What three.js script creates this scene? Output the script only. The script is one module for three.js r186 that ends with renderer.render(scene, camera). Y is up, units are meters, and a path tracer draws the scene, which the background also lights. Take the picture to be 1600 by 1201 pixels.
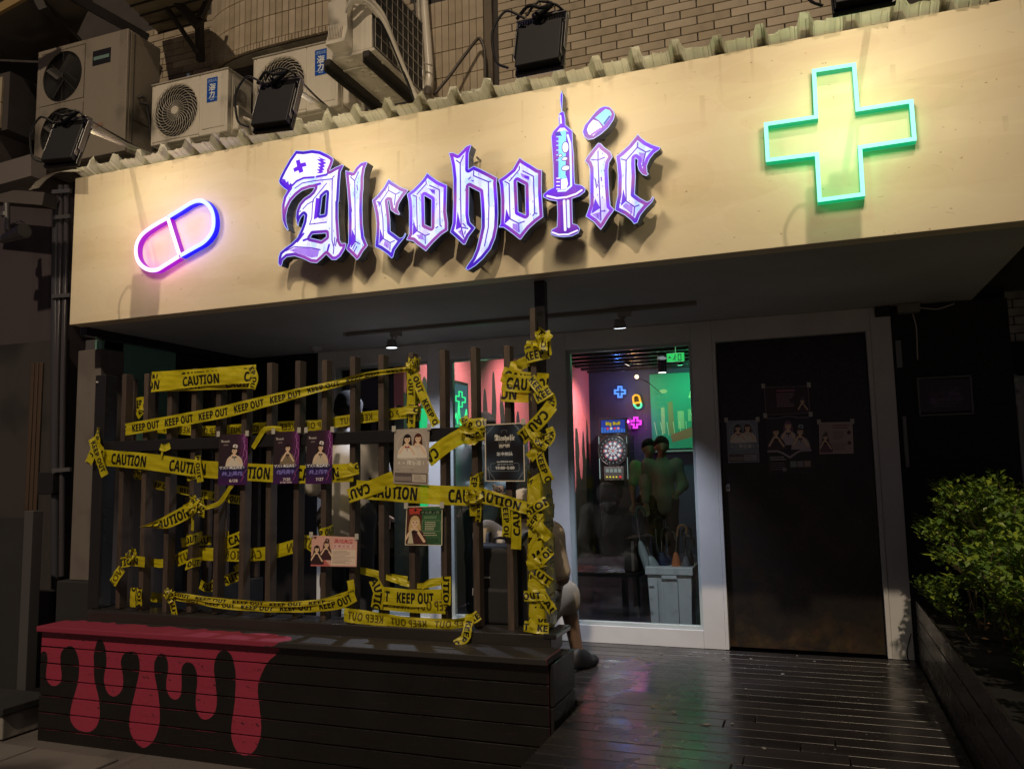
import * as THREE from 'three';
import { RoundedBoxGeometry } from 'three/addons/geometries/RoundedBoxGeometry.js';
import { mergeGeometries } from 'three/addons/utils/BufferGeometryUtils.js';
import { MarchingCubes } from 'three/addons/objects/MarchingCubes.js';
import { RectAreaLightUniformsLib } from 'three/addons/lights/RectAreaLightUniformsLib.js';
RectAreaLightUniformsLib.init();

// ---------------------------------------------------------------- camera, sky, street light, exposure
const scene = new THREE.Scene();
const camera = new THREE.PerspectiveCamera(51.19, 4 / 3, 0.05, 900);
camera.position.set(0, 1.197, 5.6);
camera.rotation.order = 'YXZ';
camera.rotation.set(0.10829, 0.3533, -0.0198);
camera.updateMatrixWorld(true);
const renderer = new THREE.WebGLRenderer({ antialias: true });
renderer.toneMapping = THREE.LinearToneMapping;
renderer.toneMappingExposure = 1.0;
renderer.shadowMap.enabled = true;
// night sky over a city: dim violet with a faint sodium glow low down
{
  const W = 64, H = 32, d = new Float32Array(W * H * 4);
  for (let j = 0; j < H; j++) for (let i = 0; i < W; i++) {
    const el = (j + 0.5) / H * Math.PI - Math.PI / 2, k = Math.exp(-Math.max(0, el) * 3);   // row 0 is the nadir
    const a = (j * W + i) * 4;
    d[a] = 0.020 + 0.030 * k; d[a + 1] = 0.018 + 0.020 * k; d[a + 2] = 0.030 + 0.018 * k; d[a + 3] = 1;
  }
  const t = new THREE.DataTexture(d, W, H, THREE.RGBAFormat, THREE.FloatType);
  t.mapping = THREE.EquirectangularReflectionMapping; t.magFilter = THREE.LinearFilter; t.minFilter = THREE.LinearFilter; t.needsUpdate = true;
  scene.background = t; scene.environment = t;
}
// the one high, distant, warm light over the street (in front of the shop, 49 degrees up)
const lampLight = new THREE.DirectionalLight(new THREE.Color(1.0, 0.80, 0.57), 1.45);
lampLight.position.set(1.0, 13.5, 11.6); lampLight.target.position.set(-1, 1.5, 0);
lampLight.castShadow = true; lampLight.shadow.mapSize.set(2048, 2048); lampLight.shadow.radius = 2;
Object.assign(lampLight.shadow.camera, { left: -9, right: 9, top: 8, bottom: -8, near: 1, far: 40 });
scene.add(lampLight, lampLight.target);

// ---------------------------------------------------------------- helpers
function rng(seed) { let s = seed >>> 0; return () => { s = (s + 0x6d2b79f5) >>> 0; let t = Math.imul(s ^ (s >>> 15), 1 | s); t = (t + Math.imul(t ^ (t >>> 7), 61 | t)) ^ t; return ((t ^ (t >>> 14)) >>> 0) / 4294967296; }; }
const V = (x, y, z) => new THREE.Vector3(x, y, z);
const lerp = (a, b, t) => a + (b - a) * t, clamp = (v, a, b) => Math.min(b, Math.max(a, v));
const smooth = (a, b, x) => { const t = clamp((x - a) / (b - a), 0, 1); return t * t * (3 - 2 * t); };
// a place measured in the photograph (1600 x 1201) put on the real plane it lies on
const F = 1253.44;
function ray(x, y) { return V((x - 800) / F, -(y - 600.5) / F, -1).applyQuaternion(camera.quaternion); }
function pz(x, y, z) { const d = ray(x, y), t = (z - camera.position.z) / d.z; return camera.position.clone().addScaledVector(d, t); }
function py(x, y, h) { const d = ray(x, y), t = (h - camera.position.y) / d.y; return camera.position.clone().addScaledVector(d, t); }
function pX(x, y, X) { const d = ray(x, y), t = (X - camera.position.x) / d.x; return camera.position.clone().addScaledVector(d, t); }

const used = {};
function numbered(n) { const k = used[n] = (used[n] || 0) + 1; return k === 1 ? n : n + '_' + String(k - 1).padStart(3, '0'); }
function tag(o, label, category, group) { o.userData = { label, category }; if (group) o.userData.group = group; return o; }
function thing(name, label, category, pos, group) {
  const o = new THREE.Group(); o.name = numbered(name); scene.add(o); if (pos) o.position.set(pos[0], pos[1], pos[2]);
  return tag(o, label, category, group);
}
function fin(g) { if (g.index) g = g.toNonIndexed(); for (const k of Object.keys(g.attributes)) if (!['position', 'normal', 'uv'].includes(k)) g.deleteAttribute(k); if (!g.attributes.normal) g.computeVertexNormals(); if (!g.attributes.uv) g.setAttribute('uv', new THREE.BufferAttribute(new Float32Array(g.attributes.position.count * 2), 2)); return g; }
function join(gs) { return gs.length === 1 ? fin(gs[0]) : mergeGeometries(gs.map(fin)); }
// uv in metres from the face's main direction
function uvm(g) {
  g = fin(g); const p = g.attributes.position, n = g.attributes.normal, u = g.attributes.uv;
  for (let i = 0; i < p.count; i++) {
    const ax = Math.abs(n.getX(i)), ay = Math.abs(n.getY(i)), az = Math.abs(n.getZ(i));
    if (az >= ax && az >= ay) u.setXY(i, p.getX(i), p.getY(i)); else if (ax >= ay) u.setXY(i, p.getZ(i), p.getY(i)); else u.setXY(i, p.getX(i), p.getZ(i));
  }
  return g;
}
function mesh(name, g, m, parent) { const o = new THREE.Mesh(Array.isArray(g) ? join(g) : g, m); o.name = parent ? name : numbered(name); o.castShadow = o.receiveShadow = true; (parent || scene).add(o); return o; }
function struct(name, g, m) { const o = mesh(name, g, m); o.userData.kind = 'structure'; return o; }
function box(x0, x1, y0, y1, z0, z1) { const g = new THREE.BoxGeometry(x1 - x0, y1 - y0, z1 - z0); g.translate((x0 + x1) / 2, (y0 + y1) / 2, (z0 + z1) / 2); return uvm(g); }
function rbox(x0, x1, y0, y1, z0, z1, r = 0.006, s = 1) { const m = Math.min(x1 - x0, y1 - y0, z1 - z0) * 0.49; const g = new RoundedBoxGeometry(x1 - x0, y1 - y0, z1 - z0, s, Math.min(r, m)); g.translate((x0 + x1) / 2, (y0 + y1) / 2, (z0 + z1) / 2); return uvm(g); }
function cyl(a, b, r0, r1 = r0, n = 12) {
  const d = b.clone().sub(a), g = new THREE.CylinderGeometry(r1, r0, d.length(), n); g.applyQuaternion(new THREE.Quaternion().setFromUnitVectors(V(0, 1, 0), d.clone().normalize())); g.translate((a.x + b.x) / 2, (a.y + b.y) / 2, (a.z + b.z) / 2); return fin(g);
}
function bar(a, b, w, h) {   // a square bar between two points
  const d = b.clone().sub(a), g = new THREE.BoxGeometry(w, d.length(), h); g.applyQuaternion(new THREE.Quaternion().setFromUnitVectors(V(0, 1, 0), d.clone().normalize())); g.translate((a.x + b.x) / 2, (a.y + b.y) / 2, (a.z + b.z) / 2); return fin(g);
}
function tube(pts, r, n = 24, k = 7, closed = false) { return fin(new THREE.TubeGeometry(new THREE.CatmullRomCurve3(pts, closed, 'catmullrom', 0.4), n, r, k, closed)); }
function ball(c, r, a = 12, b = 8) { const g = new THREE.SphereGeometry(r, a, b); g.translate(c.x, c.y, c.z); return fin(g); }

// ---------------------------------------------------------------- textures
function vnoise(seed, per) { const R = rng(seed), a = new Float32Array(per * per); for (let i = 0; i < a.length; i++) a[i] = R(); return (x, y) => { x *= per; y *= per; const xi = Math.floor(x), yi = Math.floor(y), fx = x - xi, fy = y - yi, sx = fx * fx * (3 - 2 * fx), sy = fy * fy * (3 - 2 * fy), w = (i, j) => a[((j % per + per) % per) * per + ((i % per + per) % per)]; return lerp(lerp(w(xi, yi), w(xi + 1, yi), sx), lerp(w(xi, yi + 1), w(xi + 1, yi + 1), sx), sy); }; }
function fbm(seed, base, oct) { const ns = []; for (let i = 0; i < oct; i++) ns.push(vnoise(seed + i * 17, base << i)); return (x, y) => { let s = 0, a = 0.5, t = 0; for (const n of ns) { s += a * n(x, y); t += a; a *= 0.55; } return s / t; }; }
function dataTex(n, fn, srgb, rep = 1) {
  const d = new Uint8Array(n * n * 4);
  for (let j = 0; j < n; j++) for (let i = 0; i < n; i++) { const c = fn(i / n, j / n), k = (j * n + i) * 4; d[k] = clamp(c[0], 0, 1) * 255; d[k + 1] = clamp(c[1], 0, 1) * 255; d[k + 2] = clamp(c[2], 0, 1) * 255; d[k + 3] = 255; }
  const t = new THREE.DataTexture(d, n, n); t.wrapS = t.wrapT = THREE.RepeatWrapping; t.magFilter = THREE.LinearFilter; t.minFilter = THREE.LinearMipmapLinearFilter; t.generateMipmaps = true; t.repeat.set(rep, rep); if (srgb) t.colorSpace = THREE.SRGBColorSpace; t.needsUpdate = true; return t;
}
function canvas(w, h, draw) { const c = document.createElement('canvas'); c.width = w; c.height = h; draw(c.getContext('2d'), w, h); const t = new THREE.CanvasTexture(c); t.colorSpace = THREE.SRGBColorSpace; t.wrapS = t.wrapT = THREE.RepeatWrapping; t.anisotropy = 8; return t; }
function rep(t, x, y = x) { const c = t.clone(); c.repeat.set(x, y); c.needsUpdate = true; return c; }
const N1 = fbm(3, 4, 6), N2 = fbm(91, 8, 5), N3 = fbm(57, 3, 4);
const mottle = dataTex(512, (x, y) => { const a = N1(x, y), b = N2(y, x), v = 0.80 + 0.30 * (a - 0.5) + 0.22 * (b - 0.5); return [v, v, v]; });
const grime = dataTex(512, (x, y) => { const a = N1(x, y), s = N3(x, y), st = N2(x * 2 % 1, 0.3), v = clamp(0.9 - 0.7 * smooth(0.5, 0.75, s) * (0.4 + a) - 0.35 * smooth(0.62, 0.8, st) * a, 0.2, 1); return [v, v * 0.98, v * 0.94]; });
const rough = dataTex(512, (x, y) => { const v = 0.55 + 0.5 * (N2(x, y) - 0.5) + 0.35 * (N1(y, x) - 0.5); return [v, v, v]; });
const fineBump = dataTex(512, (x, y) => { const v = 0.5 + 0.8 * (N2(x * 4 % 1, y * 4 % 1) - 0.5) + 0.5 * (N1(x, y) - 0.5); return [v, v, v]; });
const grain = dataTex(512, (x, y) => { const w = N1(x, y * 0.15), v = 0.72 + 0.5 * (N2(x * 0.12 + 0.02 * w, y * 3 % 1) - 0.5) + 0.25 * (N1(x * 0.25, y * 6 % 1) - 0.5); return [v, v, v]; });   // runs along u
function M(r, g, b, o = {}) { const { rgh = 0.6, ...rest } = o; const m = new THREE.MeshPhysicalMaterial({ roughness: rgh, metalness: 0, ...rest }); m.color.setRGB(r, g, b); return m; }
function glow(r, g, b, k = 1) { const m = new THREE.MeshStandardMaterial({ color: 0x080808, roughness: 0.5 }); m.emissive.setRGB(r, g, b); m.emissiveIntensity = k; return m; }
const mats = {
  fascia: M(0.79, 0.695, 0.515, { rgh: 0.55, map: rep(mottle, 0.23), bumpMap: rep(fineBump, 0.7), bumpScale: 0.0012 }),
  white: M(0.74, 0.73, 0.72, { rgh: 0.5, map: rep(mottle, 0.4), bumpMap: rep(fineBump, 1), bumpScale: 0.0006 }),
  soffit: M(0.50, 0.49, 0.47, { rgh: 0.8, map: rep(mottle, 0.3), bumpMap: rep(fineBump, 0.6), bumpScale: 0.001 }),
  black: M(0.018, 0.017, 0.018, { rgh: 0.45, roughnessMap: rep(rough, 0.6) }),
  blackMatt: M(0.022, 0.021, 0.022, { rgh: 0.85, map: rep(mottle, 1) }),
  slat: M(0.092, 0.064, 0.048, { rgh: 0.6, map: rep(grain, 1.5, 0.5), bumpMap: rep(grain, 1.5, 0.5), bumpScale: 0.001 }),
  darkWood: M(0.040, 0.034, 0.032, { rgh: 0.5, map: rep(grain, 0.7), roughnessMap: rep(rough, 0.9), bumpMap: rep(grain, 0.7), bumpScale: 0.0015 }),
  deck: M(0.034, 0.030, 0.029, { rgh: 0.50, map: rep(grain, 0.6), roughnessMap: rep(rough, 0.8), bumpMap: rep(grain, 0.6), bumpScale: 0.0012 }),
  brick: M(0.52, 0.425, 0.30, { rgh: 0.55, map: rep(mottle, 1.3), bumpMap: rep(fineBump, 2), bumpScale: 0.0008 }),
  brick2: M(0.465, 0.375, 0.255, { rgh: 0.6, map: rep(mottle, 1.7), bumpMap: rep(fineBump, 2), bumpScale: 0.0008 }),
  brick3: M(0.57, 0.465, 0.335, { rgh: 0.55, map: rep(mottle, 1.1), bumpMap: rep(fineBump, 2), bumpScale: 0.0008 }),
  mortar: M(0.07, 0.06, 0.055, { rgh: 0.9, map: rep(mottle, 2) }),
  concrete: M(0.30, 0.28, 0.26, { rgh: 0.9, map: rep(grime, 0.5), bumpMap: rep(fineBump, 0.7), bumpScale: 0.003 }),
  acWhite: M(0.80, 0.745, 0.64, { rgh: 0.45, map: rep(grime, 0.9), roughnessMap: rep(rough, 1) }),
  acGrey: M(0.56, 0.52, 0.45, { rgh: 0.5, map: rep(grime, 0.7), roughnessMap: rep(rough, 1) }),
  galv: M(0.66, 0.66, 0.54, { rgh: 0.45, metalness: 0.0, map: rep(grime, 0.8) }),
  steel: M(0.30, 0.29, 0.28, { rgh: 0.35, metalness: 0.8 }),
  iron: M(0.05, 0.045, 0.042, { rgh: 0.6, metalness: 0.3, map: rep(grime, 1) }),
  rubber: M(0.012, 0.012, 0.013, { rgh: 0.5 }),
  plastic: M(0.35, 0.34, 0.34, { rgh: 0.4 }),
  glass: M(0.94, 0.975, 0.955, { rgh: 0.0, transmission: 1, thickness: 0, ior: 1.5 }),
  asphalt: M(0.13, 0.115, 0.11, { rgh: 0.9, map: rep(grime, 0.35), bumpMap: rep(fineBump, 1.5), bumpScale: 0.006 }),
};

// ================================================================ the setting: street, deck, shop shell
struct('street', [box(-260, 260, -0.75, -0.352, -60, 300)], mats.asphalt);
{ // paler paving slabs along the front of the planter
  const o = struct('pavement', [box(-9, -4.75, -0.7, -0.346, 1.0, 2.3)], mats.concrete);
  const R = rng(5), pave = mats.concrete.clone(); pave.color.setRGB(0.17, 0.155, 0.145);
  for (let i = 0; i < 6; i++) { const x = -7.4 + i * 0.62; mesh('paving_slab', [rbox(x, x + 0.612, -0.36, -0.338 - R() * 0.003, 2.02, 2.62, 0.005)], pave, o); }
}
const SOF = 2.208;    // height of the porch ceiling
{ // deck: boards along the front, most of them in two lengths
  const o = struct('deck', [box(-4.5, 0.56, -0.34, -0.03, 0.0, 1.49), box(-1.185, 0.56, -0.34, -0.03, 1.49, 2.68)], mats.blackMatt);
  const R = rng(11), deckMats = [mats.deck, mats.deck.clone(), mats.deck.clone()];
  deckMats[1].color.setRGB(0.042, 0.036, 0.035); deckMats[2].color.setRGB(0.027, 0.024, 0.024);
  for (let i = 0; i < 23; i++) {
    const z0 = 0.004 + i * 0.1165, cuts = z0 > 1.36 ? [-1.184, i === 18 ? -0.37 : -0.5 + R() * 0.6, 0.54] : [-4.46, -2.3 + R() * 0.9 - 0.4, 0.54];
    for (let k = 0; k < 2; k++) {
      const g = rbox(cuts[k] + 0.002, cuts[k + 1] - 0.002, -0.028, 0, z0, z0 + 0.111, 0.004);
      const p = g.attributes.position, t = (R() - 0.5) * 0.003, h = (R() - 0.5) * 0.0015;
      for (let v = 0; v < p.count; v++) p.setY(v, p.getY(v) + h + t * (p.getZ(v) - z0 - 0.06) * 7);
      mesh('board', g, deckMats[Math.floor(R() * 3)], o);
    }
  }
  mesh('riser', [rbox(-1.18, 0.54, -0.34, -0.03, 2.682, 2.706)], mats.darkWood, o);
}
// paint plan of the planter's front: dark boards with dripping pink slime, drawn on the plane of the boards
const PLZ = 1.905, plB = { x0: -4.50, x1: -1.16, y0: -0.37, y1: 0.31 };
const pinkCss = '#9a3349';
const slimeTex = canvas(2048, 512, (g, W, H) => {
  g.fillStyle = '#1a1817'; g.fillRect(0, 0, W, H);
  const P = (x, y) => { const q = pz(x, y, PLZ); return [(q.x - plB.x0) / (plB.x1 - plB.x0) * W, (1 - (q.y - plB.y0) / (plB.y1 - plB.y0)) * H]; };
  const B = [[40, 950], [40, 1085], [49, 1080], [57, 1073], [58, 1040], [58, 1025], [62, 1018], [68, 1018], [71, 1027], [70, 1041], [68, 1057], [71, 1068], [80, 1074], [91, 1068], [94, 1056], [90, 1032], [92, 1017], [103, 1009], [112, 1011], [119, 1026], [121, 1044], [119, 1065], [113, 1084], [106, 1110], [106, 1126], [115, 1140], [130, 1145], [142, 1143], [151, 1131], [153, 1113], [151, 1092], [147, 1077], [144, 1062], [143, 1035], [143, 1022], [146, 1007], [150, 999], [155, 999], [160, 1009], [163, 1024], [163, 1041], [159, 1056], [160, 1075], [166, 1086], [175, 1090], [184, 1084], [190, 1072], [189, 1053], [185, 1038], [186, 1029], [191, 1020], [202, 1018], [211, 1020], [215, 1033], [215, 1050], [211, 1069], [206, 1087], [200, 1113], [198, 1134], [202, 1150], [211, 1164], [220, 1171], [232, 1164], [242, 1150], [247, 1128], [246, 1104], [243, 1077], [239, 1057], [237, 1044], [239, 1032], [244, 1023], [250, 1021], [257, 1027], [260, 1039], [259, 1053], [256, 1071], [259, 1087], [268, 1095], [277, 1092], [281, 1080], [281, 1056], [280, 1047], [283, 1038], [291, 1034], [300, 1039], [304, 1050], [306, 1063], [304, 1080], [302, 1095], [303, 1110], [310, 1123], [319, 1126], [330, 1120], [335, 1107], [336, 1090], [334, 1065], [331, 1050], [332, 1035], [336, 1023], [343, 1016], [352, 1017], [360, 1026], [364, 1042], [366, 1059], [365, 1087], [361, 1116], [358, 1140], [359, 1155], [364, 1170], [373, 1181], [384, 1182], [396, 1174], [403, 1158], [406, 1140], [404, 1119], [401, 1095], [400, 1072], [404, 1057], [416, 1033], [426, 1026], [433, 1018], [436, 1005], [437, 990]].map(([x, y]) => P(x, y));
  g.fillStyle = pinkCss; g.beginPath(); g.moveTo(...B[0]);
  for (let i = 1; i < B.length - 1; i++) g.quadraticCurveTo(B[i][0], B[i][1], (B[i][0] + B[i + 1][0]) / 2, (B[i][1] + B[i + 1][1]) / 2);
  g.lineTo(...B[B.length - 1]); g.closePath(); g.fill();
  const R = rng(8); for (let i = 0; i < 1500; i++) { g.fillStyle = `rgba(${R() < 0.6 ? '24,20,19' : '150,80,92'},${R() * 0.16})`; g.fillRect(R() * W, R() * H, 4 + R() * 70, 1 + R() * 2.5); } for (let i = 0; i < 260; i++) { g.fillStyle = `rgba(30,26,24,${0.2 + R() * 0.5})`; g.beginPath(); g.ellipse(R() * W, (0.08 + Math.floor(R() * 7) * 0.1405 + (R() - 0.5) * 0.02) * H, 2 + R() * 8, 1 + R() * 3, R(), 0, 7); g.fill(); }
});
slimeTex.repeat.set(1 / (plB.x1 - plB.x0), 1 / (plB.y1 - plB.y0)); slimeTex.offset.set(-plB.x0 / (plB.x1 - plB.x0), -plB.y0 / (plB.y1 - plB.y0));
const slimeMat = M(1, 1, 1, { rgh: 0.6, map: slimeTex, roughnessMap: rep(rough, 0.8), bumpMap: rep(fineBump, 1.2), bumpScale: 0.0015 });
const ledgeTex = canvas(2048, 128, (g, W, H) => {   // top board: pink at the far left with a ragged edge, dark elsewhere
  g.fillStyle = '#2d2928'; g.fillRect(0, 0, W, H);
  g.fillStyle = '#8c2e44'; g.beginPath(); g.moveTo(0, H); const e = (-2.66 + 4.50) / 3.34 * W; g.lineTo(e * 0.98, H); g.lineTo(e, H * 0.75); g.lineTo(e * 0.98, H * 0.55);
  for (let i = 20; i >= 0; i--) g.quadraticCurveTo((i + 0.5) / 20 * e * 0.95, H * (0.16 + 0.12 * Math.sin(i * 1.7) + 0.012 * i), i / 20 * e * 0.95, H * (0.10 + 0.10 * Math.sin(i * 2.3) + 0.012 * i));
  g.closePath(); g.fill();
});
ledgeTex.repeat.set(1 / 3.34, -1 / 0.25); ledgeTex.offset.set(4.50 / 3.34, 1.94 / 0.25);
{
  const o = thing('planter_bench', 'black timber bench planter with pink slime drips painted on its front boards', 'planter');
  for (let i = 0; i < 7; i++) { const y1 = 0.290 - i * 0.0955; mesh('plank', [rbox(-4.46, -1.215, y1 - 0.0905, y1, 1.87, 1.89 + 0.0015 * (i % 3), 0.004)], slimeMat, o); }
  mesh('carcass', [box(-4.455, -1.22, -0.35, 0.28, 1.50, 1.868)], mats.blackMatt, o);
  mesh('ledge', [rbox(-4.455, -1.205, 0.292, 0.325, 1.70, 1.935, 0.006)], M(1, 1, 1, { rgh: 0.55, map: ledgeTex, bumpMap: rep(grain, 0.7), bumpScale: 0.001 }), o);
  mesh('curb_board', [rbox(-4.32, -1.262, 0.292, 0.384, 1.49, 1.695, 0.008)], mats.darkWood, o);
  for (let i = 0; i < 3; i++) mesh('end_plank', [rbox(-1.218, -1.20, 0.285 - i * 0.2 - 0.194, 0.285 - i * 0.2, 1.50, 1.865, 0.004)], mats.black, o);
  mesh('cap', [rbox(-1.30, -1.232, 0.365, 0.392, 1.44, 1.70, 0.006)], mats.black, o);
}
// ---- the shop front: white wall with three windows and a door opening
const W = { top: 2.075, bot: 0.115 };
{
  const o = thing('shop_facade', 'white painted shop front wall with three tall windows and a door opening', 'shop front');
  const post = (a, b) => mesh('wall_post', [rbox(a, b, 0.0, SOF - 0.002, -0.12, 0, 0.003)], mats.white, o);
  post(-3.77, -3.61); post(-2.765, -2.595); post(-1.832, -1.645); post(-0.735, -0.595); post(0.408, 0.53);
  const win = (a, b, first) => {
    mesh('lintel', [box(a + 0.001, b - 0.001, W.top, SOF - 0.003, -0.118, -0.002)], mats.white, o);
    mesh('sill_panel', [box(a + 0.001, b - 0.001, 0.001, W.bot, -0.118, -0.002)], mats.white, o);
    const w = mesh('window_frame', [rbox(a, a + 0.028, W.bot, W.top, -0.075, -0.03, 0.003), rbox(b - 0.022, b, W.bot, W.top, -0.075, -0.03, 0.003), rbox(a + 0.028, b - 0.022, W.bot, W.bot + 0.025, -0.075, -0.03, 0.003), rbox(a + 0.028, b - 0.022, W.top - 0.022, W.top, -0.075, -0.03, 0.003)], frameMat, o);
    mesh('pane', [box(a + 0.022, b - 0.018, W.bot + 0.02, W.top - 0.018, -0.056, -0.052)], mats.glass, w);
    if (first) mesh('handle', [rbox(b - 0.03, b - 0.012, 1.0, 1.14, -0.03, 0.012, 0.006)], mats.steel, w);
  };
  const frameMat = M(0.50, 0.56, 0.55, { rgh: 0.35, map: rep(mottle, 0.5) });
  win(-3.61, -2.765); win(-2.595, -1.832); win(-1.645, -0.735);
  mesh('door_head', [box(-0.594, 0.407, 2.056, SOF - 0.003, -0.118, -0.002)], mats.white, o);
  mesh('door_trim', [rbox(-0.594, -0.572, 0.002, 2.055, -0.10, 0.006, 0.003), rbox(0.380, 0.407, 0.002, 2.055, -0.10, 0.006, 0.003)], mats.white, o);
}
{ // the black door, warm street light painted in as brown blotches low down
  const o = thing('shop_door', 'tall black steel shop door with posters taped to it', 'door');
  const t = canvas(512, 1024, (g, w, h) => {
    g.fillStyle = '#211e1d'; g.fillRect(0, 0, w, h); const R = rng(77);
    for (let i = 0; i < 2600; i++) { const y = Math.pow(R(), 0.7) * h, x = R() * w, k = smooth(0.86, 1, y / h); g.fillStyle = `rgba(${R() < 0.3 + 0.6 * k ? '112,78,38' : '30,34,32'},${0.02 + 0.08 * R() * (0.15 + k * k)})`; g.beginPath(); g.ellipse(x, y, 4 + R() * 40, 3 + R() * 22, R() * 3, 0, 7); g.fill(); }
  });
  t.repeat.set(1 / 0.96, 1 / 2.05); t.offset.set(0.571 / 0.96, 0);
  mesh('door_leaf', [rbox(-0.570, 0.378, 0.012, 2.052, -0.09, -0.045, 0.004)], M(1, 1, 1, { rgh: 0.5, map: t, roughnessMap: rep(rough, 1), bumpMap: rep(fineBump, 1), bumpScale: 0.0012 }), o);
  mesh('lock_plate', [rbox(-0.553, -0.520, 1.035, 1.085, -0.046, -0.038, 0.004)], mats.steel, o);
  mesh('keyhole', [cyl(V(-0.536, 1.06, -0.039), V(-0.536, 1.06, -0.035), 0.006)], mats.rubber, o);
}
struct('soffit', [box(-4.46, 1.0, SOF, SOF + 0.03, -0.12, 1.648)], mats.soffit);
{ // the big cream signboard above the porch
  const o = thing('fascia_board', 'long cream painted signboard across the top of the shop', 'signboard');
  const ft = canvas(2048, 512, (g, w, h) => {     // paint with faint roller bands, hairline scratches, specks and a few dull runs
    g.fillStyle = '#f4f1ea'; g.fillRect(0, 0, w, h); const R = rng(90);
    for (let i = 0; i < 240; i++) { g.fillStyle = `rgba(${R() < 0.5 ? '255,252,240' : '190,170,130'},${0.02 + R() * 0.05})`; g.beginPath(); g.ellipse(R() * w, R() * h, 30 + R() * 160, 10 + R() * 60, (R() - 0.5) * 0.3, 0, 7); g.fill(); }
    for (let i = 0; i < 46; i++) { const x = R() * w, y = R() < 0.6 ? 0 : R() * h * 0.6, l = 20 + R() * 130, q = g.createLinearGradient(0, y, 0, y + l); q.addColorStop(0, `rgba(120,98,62,${0.05 + R() * 0.09})`); q.addColorStop(1, 'rgba(120,98,62,0)'); g.fillStyle = q; g.fillRect(x, y, 2 + R() * 7, l); }
    for (let i = 0; i < 150; i++) { g.strokeStyle = `rgba(110,88,56,${0.1 + R() * 0.3})`; g.lineWidth = 0.8; const x = R() * w, y = R() * h; g.beginPath(); g.moveTo(x, y); g.lineTo(x + (R() - 0.5) * 26, y + (R() - 0.5) * 12); g.stroke(); }
    for (let i = 0; i < 130; i++) { g.fillStyle = `rgba(90,66,40,${0.15 + R() * 0.4})`; g.beginPath(); g.ellipse(R() * w, R() * h, 0.7 + R() * 1.5, 0.7 + R() * 1.2, 0, 0, 7); g.fill(); }
  });
  ft.repeat.set(1 / 5.5, 1 / (3.2 - SOF)); ft.offset.set(4.5 / 5.5, -SOF / (3.2 - SOF)); const fm = mats.fascia.clone(); fm.map = ft;
  mesh('face_panel', [rbox(-4.5, 1.0, SOF, 3.2, 1.65, 1.75, 0.004)], fm, o);
  mesh('side_beam', [box(-4.52, -4.462, SOF - 0.055, SOF + 0.02, 0.02, 1.648)], mats.black, o);
  mesh('top_closure', [box(-4.46, 1.0, 3.14, 3.198, 0.02, 1.648)], mats.mortar, o);
}
// left return of the porch: black side wall, teal board, pale column
struct('side_wall', [box(-4.62, -4.52, -0.3, SOF + 0.02, -0.1, 0.80)], mats.black);
struct('corner_wall', [box(-4.52, -3.771, 0.0, SOF - 0.002, -0.12, -0.005)], mats.black);
{
  const o = thing('side_board', 'teal green board lining the left end of the porch above a dark one', 'board');
  mesh('upper_board', [rbox(-4.56, -4.50, 1.30, 2.15, 0.802, 1.49, 0.004)], M(0.20, 0.44, 0.33, { rgh: 0.55, map: rep(mottle, 0.6) }), o); mesh('lower_board', [rbox(-4.56, -4.502, 0.0, 1.298, 0.802, 1.49, 0.004)], M(0.06, 0.05, 0.045, { rgh: 0.7, map: rep(grime, 0.6) }), o);
}
{
  const o = thing('porch_column', 'pale plastered column at the left corner of the porch', 'column');
  mesh('shaft', [rbox(-4.70, -4.49, 0.535, 2.085, 1.30, 1.50, 0.006)], M(0.17, 0.145, 0.135, { rgh: 0.7, map: rep(grime, 0.8) }), o);
  mesh('capital', [rbox(-4.67, -4.50, 2.086, 2.16, 1.30, 1.47, 0.004)], M(0.08, 0.075, 0.08, { rgh: 0.8 }), o);
  mesh('plinth', [rbox(-4.78, -4.465, -0.35, 0.533, 1.22, 1.53, 0.01)], mats.blackMatt, o);
}
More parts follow.
